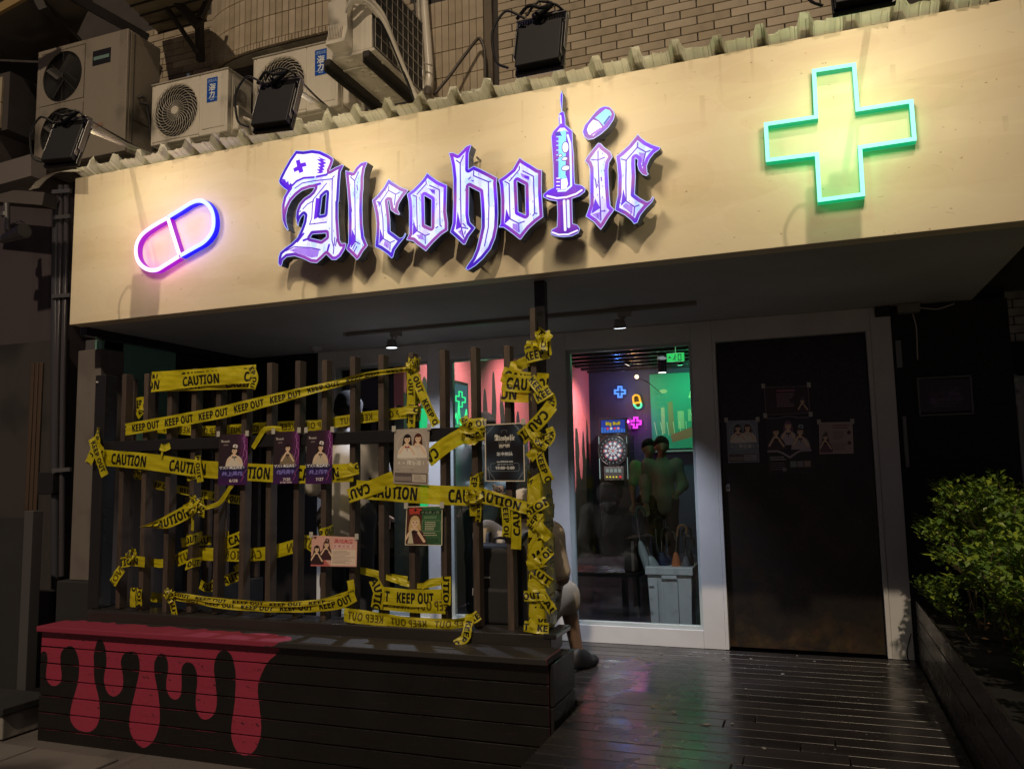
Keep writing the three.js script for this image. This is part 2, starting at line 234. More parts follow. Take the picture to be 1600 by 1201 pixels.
// ---- corrugated steel sheet lying on top of the signboard, its ragged front edge overhanging
{
  const o = thing('corrugated_sheet', 'pale corrugated steel roof sheet with a ragged edge over the signboard', 'roof sheet');
  const prof = [[0, 0], [0.028, 0], [0.034, 0.004], [0.040, 0], [0.072, 0], [0.078, 0.004], [0.084, 0], [0.110, 0], [0.130, 0.050], [0.166, 0.050], [0.186, 0]], R = rng(41);
  const xs = [], ys = [];
  for (let x = -4.46; x < 1.1; x += 0.2) for (const [a, b] of prof) if (!(a === 0 && xs.length && Math.abs(xs[xs.length - 1] - x) < 1e-4)) { xs.push(x + a); ys.push(b); }
  const zs = [0.05, 1.2, 1.60, 1.72, 1.768, 1.785, 1.80], pos = [], idx = [], n = xs.length;
  for (let j = 0; j < zs.length; j++) for (let i = 0; i < n; i++) {
    const last = j === zs.length - 1, dent = 0.006 * Math.sin(xs[i] * 7 + j) + 0.004 * Math.sin(xs[i] * 23);
    pos.push(xs[i] + (j > 3 ? (R() - 0.5) * 0.004 : 0), 3.206 + Math.max(0, zs[j] - 1.72) * 0.42 + ys[i] * (1 + (last ? (R() - 0.5) * 0.35 : 0)) + (j > 3 ? dent * (j - 3) / 3 : 0) + (1.75 - zs[j]) * 0.03 * (j < 3 ? 1 : 0), zs[j] + (last ? (R() - 0.5) * 0.022 + 0.008 * Math.sin(xs[i] * 5) : 0));
  }
  for (let j = 0; j < zs.length - 1; j++) for (let i = 0; i < n - 1; i++) { const a = j * n + i, b = a + 1, c = a + n, d = c + 1; idx.push(a, c, b, b, c, d); }
  const g = new THREE.BufferGeometry(); g.setAttribute('position', new THREE.Float32BufferAttribute(pos, 3)); g.setIndex(idx); g.computeVertexNormals();
  const sheetMat = mats.galv.clone(); sheetMat.side = THREE.DoubleSide;
  mesh('sheet', uvm(g.toNonIndexed()), sheetMat, o); o.children[0].geometry.computeVertexNormals();
  // the end of the sheet has been bent down at the left
  const cp = [], q = [pz(120, 268, 1.86), pz(96, 268, 1.86), pz(75, 272, 1.88), pz(55, 284, 1.90), pz(44, 297, 1.92)];
  const fl = []; for (const p of q) fl.push(p, p.clone().add(V(-0.03, 0.055, -0.10)));
  const fp = [], fi = []; fl.forEach((p) => fp.push(p.x, p.y, p.z)); for (let i = 0; i < q.length - 1; i++) { const a = i * 2; fi.push(a, a + 1, a + 2, a + 1, a + 3, a + 2); }
  const fg = new THREE.BufferGeometry(); fg.setAttribute('position', new THREE.Float32BufferAttribute(fp, 3)); fg.setIndex(fi); fg.computeVertexNormals();
  mesh('bent_end', uvm(fg.toNonIndexed()), sheetMat, o);
}
// ---- building above: tile-clad wall, tile by tile where it shows
{
  const o = struct('upper_wall', [box(-9, 3.2, 2.3, 9, -0.3, -0.014)], mats.mortar), R = rng(21), bm = [mats.brick, mats.brick2, mats.brick3, mats.brick, mats.brick2];
  const full = rbox(0, 0.227, 0, 0.0575, -0.014, 0.002, 0.002), half = rbox(0, 0.109, 0, 0.0575, -0.014, 0.002, 0.002);
  const lay = (x0, x1, y0, y1, edge) => {
    let row = 0;
    for (let y = y0; y < y1; y += 0.0635, row++) {
      let x = x0;
      if (row % 2) { const b = mesh('brick', half, bm[Math.floor(R() * 5)], o); b.position.set(x, y, 0); x += 0.118; }
      for (; x < x1 - 0.1; x += 0.236) { const b = mesh('brick', full, bm[Math.floor(R() * 5)], o); b.position.set(x, y, (R() - 0.5) * 0.002); b.rotation.z = (R() - 0.5) * 0.003; }
    }
  };
  lay(-2.12, 0.42, 3.80, 4.92); lay(-3.36, -2.86, 4.30, 5.1); lay(-6.2, -4.92, 4.55, 5.42);
  // strip of upright tiles and the metal trim beside it
  const up = rbox(0, 0.0565, 0, 0.212, -0.013, 0.016, 0.002);
  for (let r = 0; r < 6; r++) for (let c = 0; c < 10; c++) { const b = mesh('tile', up, bm[Math.floor(R() * 5)], o); b.position.set(-2.845 + c * 0.0605, 3.70 + r * 0.2185, (R() - 0.5) * 0.002); }
  mesh('metal_trim', [rbox(-2.232, -2.165, 3.3, 5.2, -0.013, 0.03, 0.004)], M(0.16, 0.125, 0.09, { rgh: 0.5, map: rep(grime, 1) }), o);
}

// ================================================================ things on the wall above the signboard
{ // shallow curved bay clad in upright tiles
  const o = thing('bay_wall', 'curved bay clad in upright tan tiles above the air conditioners', 'bay'), R = rng(31), bm = [mats.brick, mats.brick2, mats.brick3];
  const plan = [[-4.93, 0.0], [-4.82, 0.055], [-4.66, 0.115], [-4.46, 0.155], [-4.2, 0.175], [-3.9, 0.18], [-3.42, 0.18]], cv = new THREE.CatmullRomCurve3(plan.map(([x, z]) => V(x, 0, z)));
  const L = cv.getLength(), g = rbox(-0.030, 0.030, 0, 0.212, -0.02, 0.012, 0.002), sg = rbox(-0.0135, 0.0135, -0.055, -0.004, -0.02, 0.012, 0.002);
  const n = Math.floor(L / 0.066);
  for (let i = 0; i < n; i++) {
    const u = (i + 0.5) / n, p = cv.getPointAt(u), t = cv.getTangentAt(u), ry = -Math.atan2(t.z, t.x);
    for (let r = 0; r < 3; r++) { const b = mesh('tile', g, bm[Math.floor(R() * 3)], o); b.position.set(p.x, 4.925 + r * 0.2185, p.z); b.rotation.y = ry; }
    for (const k of [-0.25, 0.25]) { const q = cv.getPointAt(clamp(u + k / n, 0, 1)), b = mesh('edge_tile', sg, bm[Math.floor(R() * 3)], o); b.position.set(q.x, 4.925, q.z); b.rotation.y = ry; }
  }
  const sh = new THREE.Shape(); sh.moveTo(-4.94, 0.05); for (let i = 0; i <= 24; i++) { const p = cv.getPointAt(i / 24); sh.lineTo(p.x, -p.z + 0.012); } sh.lineTo(-3.42, 0.05); sh.closePath();
  const eg = new THREE.ExtrudeGeometry(sh, { depth: 1.0, bevelEnabled: false }); eg.rotateX(-Math.PI / 2); eg.translate(0, 4.872, 0);
  mesh('core', [uvm(eg)], mats.mortar, o);
  const ug = new THREE.ExtrudeGeometry(sh, { depth: 0.012, bevelEnabled: false }); ug.rotateX(-Math.PI / 2); ug.translate(0, 4.858, -0.02);
  mesh('underside', [uvm(ug)], mats.acGrey, o);
}
// a spiral fan guard: hub, rings and many swept blades, merged into one part
function fanGuard(cx, cy, r, z, m, o, wide = 30) {
  const gs = [cyl(V(cx, cy, z - 0.004), V(cx, cy, z + 0.010), r * 0.16, r * 0.15, 20)];
  for (let k = 1; k <= 4; k++) { const t = new THREE.TorusGeometry(r * (0.16 + 0.21 * k), 0.0016, 4, 48); t.translate(cx, cy, z); gs.push(fin(t)); }
  for (let i = 0; i < wide; i++) {
    const a0 = i / wide * Math.PI * 2, pts = [];
    for (let k = 0; k <= 5; k++) { const f = k / 5, a = a0 - 0.95 * f * f, rr = r * (0.15 + 0.85 * f); pts.push(V(cx + Math.cos(a) * rr, cy + Math.sin(a) * rr, z + 0.004 * (1 - f))); }
    gs.push(tube(pts, 0.0023, 8, 4));
  }
  const bl = []; for (let i = 0; i < 3; i++) { const a = i * 2.094 + 0.4, g = new THREE.BoxGeometry(r * 0.8, r * 0.5, 0.004); g.rotateX(0.5); g.translate(r * 0.48, 0, 0); g.rotateZ(a); g.translate(cx, cy, z - 0.07); bl.push(fin(g)); }
  mesh('fan_blades', bl, mats.iron, o);
  const gu = mesh('fan_guard', gs, m, o); gu.userData.kind = 'stuff';
}
const glyphs = {   // stroke plans of the characters that the signs need, on a 10 x 10 grid
  海: '11-22 04-15 09-26 41-33 32-92 44-39-89 44-94-84-79 36-97 65-66 58-59', 力: '13-83-79-59 41-45-19', 西: '01-91 13-93-99-19-13 43-46-26 63-66-86', 門: '11-19 11-41-44-14 12-42 91-99 91-61-64-94 62-92', 院: '11-19 11-31-23-34-25 60-61 43-41-91-93 53-83 45-95 55-29 75-78-98',
  年: '21-03 12-92 25-85 25-28 08-98 52-59', 中: '13-83-86-16-13 50-59', 無: '21-03 12-92 04-94 06-96 24-26 52-56 74-76 18-09 38-39 58-59 78-99', 休: '20-04 13-19 35-95 60-69 65-29 65-99', 営: '11-22 51-52 91-82 04-03-93-94 34-64-66-36-34 27-77-79-29-27', 業: '30-32 60-62 10-21 80-71 02-92 14-84 25-75 06-96 54-59 56-09 56-99',
  時: '01-08 01-31-38-08 04-34 62-62 42-92 60-64 35-95 37-97 77-79-69 56-67', 間: '11-19 11-41-44-14 91-99 91-61-64-94 35-65-68-38-35 37-67', 台: '41-14-74 64-85 26-76-79-29-26', 灣: '01-12 04-15 09-26 31-51 32-52 61-91 62-92 34-94 36-96 38-88-86 38-89-79', 降: '11-19 11-31-23-34-25 50-42 51-91-45 52-94 46-96 64-69 48-98',
  ゲ: '31-14 23-83 63-59-38 71-82 91-92', ス: '22-82-19 56-99', ト: '31-39 35-76', 来: '12-82 05-95 50-59 45-09 55-99 32-44 72-64', 店: '50-51 11-91 12-09 54-57 55-85 37-87-89-39-37', 決: '11-22 04-15 09-26 32-82-85 35-95 60-65-29 65-99', 定: '50-51 12-11-91-92 34-84 54-59 56-86 35-19 37-99',
  井: '13-93 06-96 31-34-19 71-79', 上: '51-59 54-94 09-99', 美: '30-31 70-61 12-92 24-84 06-96 52-56 56-09 57-99', 月: '21-09 21-81-89-79 24-84 26-86', 花: '12-92 31-33 71-73 34-06 25-29 64-69-99-97 95-66', 子: '12-82-54 54-59-49 05-95',
};
function glyph(g, ch, x, y, s, lw) {
  g.lineWidth = lw || s * 0.1; g.lineCap = 'round'; g.lineJoin = 'round';
  for (const st of (glyphs[ch] || '22-82-88-28-22 25-85').split(' ')) { g.beginPath(); st.split('-').forEach((p, i) => { const a = x + (+p[0] + 0.5) / 10 * s, b = y + (+p[1] + 0.5) / 10 * s; i ? g.lineTo(a, b) : g.moveTo(a, b); }); g.stroke(); }
}
function glyphRow(g, str, x, y, s, lw, pitch = 1.05) { [...str].forEach((c, i) => { if (/[\x00-\x7f]/.test(c)) { g.font = `bold ${s}px sans-serif`; g.textAlign = 'center'; g.textBaseline = 'middle'; g.fillStyle = g.strokeStyle; g.fillText(c, x + (i + 0.5) * s * pitch, y + s * 0.52); } else glyph(g, c, x + i * s * pitch, y, s, lw); }); }
const acSticker = canvas(128, 256, (g, w, h) => {
  g.fillStyle = '#0b4fb0'; g.fillRect(0, 0, w, h); g.strokeStyle = '#e8e8e0'; g.lineWidth = 3; g.beginPath(); g.moveTo(6, 42); g.lineTo(122, 42); g.moveTo(6, 216); g.lineTo(122, 216); g.stroke();
  glyphRow(g, '海力', 0, 0, 1, 1); glyph(g, '海', 24, 54, 80, 11); glyph(g, '力', 24, 132, 80, 12);
  g.globalAlpha = 0.7; for (let i = 0; i < 4; i++) glyph(g, '業時店間'[i], 14 + i * 26, 14, 22, 2.4); g.globalAlpha = 1; g.fillStyle = '#e8e8e0'; g.font = 'bold 20px sans-serif'; g.textAlign = 'center'; g.fillText('HI-LI', 64, 238);
});
const stickerMat = M(1, 1, 1, { rgh: 0.4, map: acSticker });
function sticker(x0, x1, y0, y1, z, m, o, name = 'sticker') { const g = new THREE.PlaneGeometry(x1 - x0, y1 - y0); g.translate((x0 + x1) / 2, (y0 + y1) / 2, z); return mesh(name, [fin(g)], m, o); }
function makeAC(label) {     // a wall unit, front towards +z, its lower left front corner at the origin
  const o = thing('air_conditioner', label, 'air conditioner', null, 'outdoor air conditioner units'), w = 0.785, h = 0.525, d = 0.30;
  mesh('casing', [rbox(0, w, 0.0, h, -d, -0.055, 0.012, 2), rbox(0, 0.03, 0, h, -0.055, 0, 0.012, 2), rbox(0.50, w, 0, h, -0.055, 0, 0.012, 2), rbox(0.03, 0.50, 0, 0.03, -0.055, 0, 0.01), rbox(0.03, 0.50, h - 0.03, h, -0.055, 0, 0.01)], mats.acWhite, o);
  mesh('fan_well_shade', [box(0.03, 0.50, 0.03, h - 0.03, -0.054, -0.05)], mats.rubber, o);  // flat black sheet stands for the shaded hollow behind the fan
  const ring = new THREE.Shape(); ring.moveTo(0.026, 0.026); ring.lineTo(0.504, 0.026); ring.lineTo(0.504, h - 0.026); ring.lineTo(0.026, h - 0.026); ring.closePath(); const hole = new THREE.Path(); hole.absarc(0.265, h / 2, 0.222, 0, Math.PI * 2); ring.holes.push(hole);
  const rg = new THREE.ExtrudeGeometry(ring, { depth: 0.01, bevelEnabled: true, bevelSize: 0.003, bevelThickness: 0.003, bevelSegments: 1, curveSegments: 40 }); rg.translate(0, 0, -0.009); mesh('fan_rim', [uvm(rg)], mats.acWhite, o);
  fanGuard(0.265, h / 2, 0.232, 0.008, mats.acWhite, o);
  mesh('front_panel', [rbox(0.535, w - 0.02, 0.05, h - 0.045, -0.01, 0.005, 0.008, 2)], mats.acWhite, o);
  mesh('top_cover', [rbox(-0.006, w + 0.006, h, h + 0.014, -d - 0.005, 0.006, 0.006)], mats.acGrey, o);
  sticker(0.585, 0.69, 0.27, 0.475, 0.0075, stickerMat, o);
  mesh('valve_cover', [rbox(w, w + 0.055, 0.03, 0.24, -0.26, -0.06, 0.02, 2)], mats.acWhite, o);
  mesh('handle_recess', [rbox(w - 0.004, w + 0.003, 0.30, 0.42, -0.22, -0.08, 0.01)], mats.acGrey, o);
  mesh('refrigerant_pipe', [tube([V(w + 0.05, 0.16, -0.14), V(w + 0.11, 0.12, -0.16), V(w + 0.10, 0.02, -0.22), V(w + 0.09, -0.08, -0.3)], 0.016)], mats.acGrey, o);
  for (const x of [0.12, 0.66]) mesh('foot', [rbox(x, x + 0.06, -0.03, 0, -d, 0.01, 0.004)], mats.acGrey, o);
  return o;
}
const ac1 = makeAC('smaller white air conditioner beside the tall double fan unit, a bottle on its top'); ac1.position.set(-5.02, 3.95, 0.6);
const ac2 = ac1.clone(); ac2.name = numbered('air_conditioner'); scene.add(ac2); ac2.position.set(-3.99, 3.975, 0.60); ac2.userData.label = 'white air conditioner behind the second floodlight, its fan partly hidden by it';
{ // tall two-fan unit
  const acDimmed = M(0.32, 0.28, 0.23, { rgh: 0.5, map: rep(grime, 0.7), roughnessMap: rep(rough, 1) });  // casing colour darkened in place of the weaker light on this unit
  const o = thing('double_fan_unit', 'tall beige outdoor unit with two fans stacked at the left', 'air conditioner', [-6.13, 3.86, 0.78]), w = 1.02, h = 1.06, d = 0.36;
  mesh('casing', [rbox(0, w, 0, h, -d, -0.03, 0.012, 2), rbox(0, 0.04, 0, h, -0.03, 0, 0.01), rbox(0.55, w, 0, h, -0.03, 0, 0.01), rbox(0.04, 0.55, 0, 0.035, -0.03, 0, 0.008), rbox(0.04, 0.55, 0.50, 0.545, -0.03, 0, 0.008), rbox(0.04, 0.55, h - 0.04, h, -0.03, 0, 0.008)], acDimmed, o);
  mesh('fan_well_shade', [box(0.041, 0.549, 0.036, h - 0.041, -0.0295, -0.028)], mats.rubber, o);  // black sheet put in for the unlit inside behind both fans
  for (const cy of [0.27, 0.78]) {
    const ring = new THREE.Shape(); ring.moveTo(0.045, cy - 0.232); ring.lineTo(0.548, cy - 0.232); ring.lineTo(0.548, cy + 0.236); ring.lineTo(0.045, cy + 0.236); ring.closePath(); const hole = new THREE.Path(); hole.absarc(0.297, cy, 0.225, 0, Math.PI * 2); ring.holes.push(hole);
    const rg = new THREE.ExtrudeGeometry(ring, { depth: 0.012, bevelEnabled: false, curveSegments: 40 }); rg.translate(0, 0, -0.012); mesh('fan_rim', [uvm(rg)], acDimmed, o);
    const net = []; for (let i = 0; i < 30; i++) { const r = 0.03 + i * 0.0066, t = new THREE.TorusGeometry(r, 0.0011, 3, 40); t.translate(0.297, cy, -0.004); net.push(fin(t)); } for (let i = 0; i < 8; i++) { const a = i * Math.PI / 4; net.push(cyl(V(0.297, cy, -0.004), V(0.297 + Math.cos(a) * 0.226, cy + Math.sin(a) * 0.226, -0.004), 0.002, 0.002, 4)); }
    const gm = mesh('fan_guard', net, mats.iron, o); gm.userData.kind = 'stuff';
    const bl = []; for (let i = 0; i < 4; i++) { const g = new THREE.BoxGeometry(0.17, 0.12, 0.005); g.rotateX(0.5); g.translate(0.11, 0, 0); g.rotateZ(i * 1.571 + 0.9); g.translate(0.297, cy, -0.022); bl.push(fin(g)); } mesh('fan_blades', bl, mats.iron, o);
  }
  mesh('nameplate', [rbox(0.64, 0.84, 0.80, 0.93, -0.002, 0.003, 0.004)], mats.black, o);
  sticker(0.655, 0.825, 0.845, 0.875, 0.0045, M(0.15, 0.25, 0.22), o, 'nameplate_print');
  sticker(0.70, 0.78, 0.255, 0.285, 0.003, M(0.30, 0.16, 0.10), o, 'service_label');
  mesh('side_pipe', [tube([V(w + 0.004, 0.50, -0.12), V(w + 0.03, 0.52, -0.16), V(w + 0.03, 0.36, -0.22), V(w + 0.02, 0.2, -0.26)], 0.012), tube([V(w + 0.004, 0.47, -0.14), V(w + 0.05, 0.46, -0.2), V(w + 0.05, 0.3, -0.26), V(w + 0.03, 0.1, -0.28)], 0.012)], mats.iron, o);
  mesh('seam', [box(w, w + 0.0025, 0.02, h - 0.02, -0.075, -0.07), box(w, w + 0.0025, 0.3, 0.304, -0.34, -0.075)], mats.iron, o);
}
{ // unit seen from below, its end towards the street, on two black angle irons
  const o = thing('side_mounted_unit', 'white air conditioner on black brackets, end cover and underside facing the street', 'air conditioner', [-2.85, 3.96, 1.24]), w = 0.33, h = 0.58, d = 0.72;
  mesh('casing', [rbox(0, w - 0.018, 0.004, h, -d, 0, 0.01, 2)], mats.acWhite, o);
  mesh('base_pan', [rbox(-0.006, w + 0.004, -0.02, 0.004, -d, 0.006, 0.006)], mats.acWhite, o);
  const emb = [], R = rng(4); for (let i = 0; i < 13; i++) { const g = new THREE.SphereGeometry(1, 10, 6); g.scale(0.018 + R() * 0.02, 0.006, 0.014 + R() * 0.012); g.translate(0.07 + R() * 0.2, -0.020, -0.05 - i * 0.05); emb.push(fin(g)); }
  mesh('pan_emboss', emb, mats.acWhite, o); mesh('pan_rib', [rbox(0.01, w - 0.01, -0.032, -0.02, -0.16, -0.13, 0.006), rbox(0.01, w - 0.01, -0.032, -0.02, -0.66, -0.63, 0.006)], mats.acWhite, o);
  mesh('coil', [box(w - 0.017, w - 0.006, 0.02, h - 0.02, -d + 0.01, -0.02)], M(0.03, 0.032, 0.034, { rgh: 0.5 }), o);
  const grid = []; for (let i = 0; i <= 9; i++) { const z = -0.02 - i * (d - 0.03) / 9; grid.push(box(w - 0.003, w, 0.02, h - 0.02, z - 0.002, z + 0.002)); } for (let i = 0; i <= 6; i++) { const y = 0.02 + i * (h - 0.04) / 6; grid.push(box(w - 0.0005, w + 0.002, y - 0.002, y + 0.002, -d + 0.01, -0.02)); }
  mesh('coil_grid', grid, mats.acGrey, o);
  const vc = new THREE.Shape(); vc.moveTo(0.0, 0); vc.lineTo(0.10, 0); vc.lineTo(0.055, 0.12); vc.lineTo(0.07, 0.30); vc.lineTo(0, 0.30); vc.closePath(); const vg = new THREE.ExtrudeGeometry(vc, { depth: 0.13, bevelEnabled: true, bevelSize: 0.006, bevelThickness: 0.006, bevelSegments: 2 }); vg.rotateY(-Math.PI / 2); vg.translate(0.165, 0.03, 0.008); mesh('valve_cover', [uvm(vg)], mats.acWhite, o);
  const lou = []; for (let i = 0; i < 9; i++) lou.push(bar(V(0.04 + i * 0.012, 0.17, 0.085), V(0.05 + i * 0.012, 0.06, 0.11), 0.004, 0.006)); mesh('louvre', lou, mats.acWhite, o);
  mesh('pipe_pair', [tube([V(0.15, 0.30, 0.05), V(0.20, 0.36, 0.08), V(0.27, 0.36, 0.03), V(0.35, 0.27, -0.06), V(0.40, 0.08, -0.14), V(0.46, -0.16, -0.25), V(0.52, -0.35, -0.32)], 0.019, 40), tube([V(0.15, 0.23, 0.05), V(0.22, 0.30, 0.085), V(0.29, 0.30, 0.035), V(0.37, 0.2, -0.05), V(0.42, 0.02, -0.13), V(0.48, -0.2, -0.24), V(0.54, -0.38, -0.32)], 0.021, 40)], mats.acWhite, o);
  mesh('cable', [tube([V(0.12, 0.46, 0.005), V(0.15, 0.40, 0.05), V(0.22, 0.37, 0.06), V(0.36, 0.2, -0.03), V(0.45, -0.1, -0.16), V(0.5, -0.35, -0.3)], 0.006, 40), tube([V(0.16, 0.34, 0.06), V(0.30, 0.30, 0.02), V(0.40, 0.06, -0.10), V(0.47, -0.16, -0.2), V(0.51, -0.36, -0.3)], 0.005, 40)], mats.rubber, o);
  for (const x of [0.0, 0.295]) mesh('bracket', [rbox(x - 0.035, x + 0.012, -0.062, -0.021, -0.9, 0.03, 0.004), rbox(x - 0.035, x - 0.027, -0.10, -0.062, -0.9, 0.03, 0.003)], mats.iron, o);
}
tag(mesh('water_bottle', [cyl(V(-4.80, 4.475, 0.42), V(-4.80, 4.565, 0.42), 0.036, 0.036, 16), cyl(V(-4.80, 4.565, 0.42), V(-4.80, 4.60, 0.42), 0.036, 0.018, 16), cyl(V(-4.80, 4.60, 0.42), V(-4.80, 4.625, 0.42), 0.015, 0.015, 12)], M(0.10, 0.16, 0.26, { rgh: 0.15 })), 'small plastic bottle standing on top of the smaller air conditioner', 'bottle');
{ // thick wrapped pipes running down the wall
  const o = thing('wrapped_pipes', 'pale wrapped refrigerant pipes running down the wall beside the upright tiles', 'pipe');
  const w = (n, p, r, m) => mesh(n, [tube(p.map(([x, y, z]) => pz(x, y, z)), r, 40, 8)], m, o);
  w('wrapped_pipe', [[660, -40, 0.12], [664, 20, 0.12], [668, 70, 0.13], [671, 120, 0.15], [668, 150, 0.2]], 0.034, mats.acWhite);
  w('thin_pipe', [[652, -40, 0.10], [655, 30, 0.1], [659, 90, 0.1], [662, 140, 0.14]], 0.018, mats.acGrey);
  w('cable', [[645, -40, 0.1], [649, 40, 0.12], [647, 90, 0.1], [655, 145, 0.16]], 0.008, mats.rubber);
  w('cable', [[625, 0, 0.1], [636, 30, 0.1], [645, 60, 0.12], [657, 100, 0.11], [660, 150, 0.16]], 0.006, mats.rubber);
  w('cable', [[656, 60, 0.12], [648, 85, 0.14], [645, 115, 0.13], [652, 148, 0.16]], 0.009, mats.rubber);
  mesh('pipe_tie', [tube([pz(646, 100, 0.2), pz(658, 98, 0.22), pz(672, 101, 0.22), pz(676, 103, 0.16)], 0.005, 12)], mats.acGrey, o);
}
tag(mesh('bent_pipe', [tube([pz(678, 148, 0.2), pz(700, 122, 0.16), pz(722, 92, 0.12), pz(745, 62, 0.09), pz(751, 62, 0.09), pz(757, 80, 0.09), pz(758, 125, 0.09)], 0.013, 50)], M(0.06, 0.045, 0.035, { rgh: 0.45 })), 'dark brown pipe bent into a peak over the upright tiles', 'pipe');
{ // steel frame and awning left of the bay
  const o = thing('awning_frame', 'rusty angle iron frame of a small awning over the smaller air conditioner', 'frame');
  mesh('strut', [bar(pz(255, -20, 0.5), pz(309, 40, 0.4), 0.07, 0.05)], mats.iron, o); mesh('strut', [bar(pz(245, -10, 0.5), pz(309, 84, 0.3), 0.03, 0.03)], mats.iron, o);
  mesh('strut', [bar(pz(311, 30, 0.38), pz(313, 95, 0.12), 0.06, 0.05)], mats.iron, o); mesh('strut', [bar(pz(312, 28, 0.38), pz(330, -10, 0.38), 0.05, 0.04)], mats.iron, o);
  const p = [pz(182, -12, 0.9), pz(345, -60, 0.9), pz(322, 32, 0.05), pz(248, 52, 0.05)], g = new THREE.BufferGeometry(), a = []; for (const i of [0, 1, 2, 0, 2, 3]) a.push(p[i].x, p[i].y, p[i].z); g.setAttribute('position', new THREE.Float32BufferAttribute(a, 3)); g.computeVertexNormals();
  const pm = M(0.26, 0.22, 0.15, { rgh: 0.6, map: rep(grime, 0.8), side: THREE.DoubleSide }); mesh('panel', [uvm(g)], pm, o);
  for (let i = 0; i < 5; i++) { const t = i / 4.4 + 0.06; mesh('batten', [bar(p[0].clone().lerp(p[3], t).add(V(0, -0.012, 0)), p[1].clone().lerp(p[2], t).add(V(0, -0.012, 0)), 0.012, 0.012)], mats.iron, o); }
}
{ // dark canopy and tiled wall at the far left
  const o = thing('neighbour_canopy', 'dark underside of the canopy in the upper left corner', 'canopy');
  const slab = (q, m, name) => { const g = new THREE.BufferGeometry(), a = []; for (const i of [0, 1, 2, 0, 2, 3]) a.push(q[i].x, q[i].y, q[i].z); g.setAttribute('position', new THREE.Float32BufferAttribute(a, 3)); g.computeVertexNormals(); const mm = m.clone(); mm.side = THREE.DoubleSide; mesh(name, [uvm(g)], mm, o); };
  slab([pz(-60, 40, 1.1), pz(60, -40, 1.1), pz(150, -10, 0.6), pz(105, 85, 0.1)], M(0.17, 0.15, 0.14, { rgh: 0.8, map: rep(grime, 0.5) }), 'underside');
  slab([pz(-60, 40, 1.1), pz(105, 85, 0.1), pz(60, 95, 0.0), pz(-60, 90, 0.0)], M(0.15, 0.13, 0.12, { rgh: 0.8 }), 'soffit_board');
  mesh('rafter', [bar(pz(62, 5, 1.0), pz(125, 70, 0.3), 0.07, 0.10)], mats.iron, o); mesh('rafter', [bar(pz(70, -30, 1.0), pz(230, 60, 0.2), 0.05, 0.08)], mats.iron, o);
  mesh('fascia_strip', [bar(pz(-40, 36, 1.12), pz(50, -14, 1.12), 0.08, 0.03)], M(0.35, 0.24, 0.10, { rgh: 0.5 }), o);
}
{
  const o = thing('neighbour_building', 'dark neighbouring building at the far left with tiles above a brown shutter', 'building'), R = rng(61);
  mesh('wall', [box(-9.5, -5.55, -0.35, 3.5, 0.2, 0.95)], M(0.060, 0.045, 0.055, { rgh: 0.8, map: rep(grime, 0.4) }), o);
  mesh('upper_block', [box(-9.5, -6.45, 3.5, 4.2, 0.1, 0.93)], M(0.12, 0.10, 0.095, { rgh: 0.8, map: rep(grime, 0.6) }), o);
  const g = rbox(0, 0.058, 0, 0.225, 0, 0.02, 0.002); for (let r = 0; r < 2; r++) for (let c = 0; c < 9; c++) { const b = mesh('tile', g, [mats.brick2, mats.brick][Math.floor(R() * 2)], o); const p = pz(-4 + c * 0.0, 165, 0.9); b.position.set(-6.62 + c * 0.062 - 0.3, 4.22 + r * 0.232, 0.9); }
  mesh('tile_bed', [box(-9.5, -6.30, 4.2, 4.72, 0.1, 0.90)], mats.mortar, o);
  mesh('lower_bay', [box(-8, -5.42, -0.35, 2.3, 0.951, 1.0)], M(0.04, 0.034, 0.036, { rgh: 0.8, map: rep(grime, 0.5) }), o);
  const p0 = pz(38, 850, 1.0), p1 = pz(70, 566, 1.0), sh = []; for (let x = p0.x; x < p1.x; x += 0.045) sh.push(rbox(x, x + 0.036, 0.75, p1.y, 1.001, 1.018, 0.006)); mesh('shutter', sh, M(0.075, 0.047, 0.03, { rgh: 0.6, map: rep(grime, 0.8) }), o);
  mesh('gutter_board', [bar(pz(-30, 306, 1.2), pz(78, 314, 1.2), 0.10, 0.12)], M(0.10, 0.085, 0.08, { rgh: 0.7 }), o);
  mesh('gutter', [bar(pz(-40, 290, 1.6), pz(60, 262, 1.6), 0.16, 0.12)], M(0.15, 0.13, 0.12, { rgh: 0.6 }), o);
}
{
  const o = thing('drain_pipes', 'pair of thin dark conduit pipes left of the signboard', 'pipe');
  for (const [x, xx, n] of [[95, 86, 'conduit'], [104, 96, 'conduit']]) mesh(n, [tube([pz(x, 290, 1.1), pz(x - 1, 400, 1.1), pz(xx + 2, 620, 1.1), pz(xx, 900, 1.1)], 0.022, 30)], M(0.10, 0.09, 0.10, { rgh: 0.22, metalness: 0.4 }), o);
  mesh('conduit', [tube([pz(88, 318, 1.1), pz(86, 465, 1.1), pz(86, 920, 1.1)], 0.03, 20)], M(0.05, 0.05, 0.06, { rgh: 0.3 }), o);
  for (const y of [300, 340, 463, 735]) mesh('clip', [bar(pz(82, y, 1.13), pz(110, y - 2, 1.13), 0.03, 0.02)], mats.steel, o);
  mesh('junction_box', [rbox(pz(68, 770, 1.1).x, pz(92, 770, 1.1).x, pz(68, 772, 1.1).y, pz(68, 738, 1.1).y, 1.08, 1.16, 0.01)], mats.black, o);
}
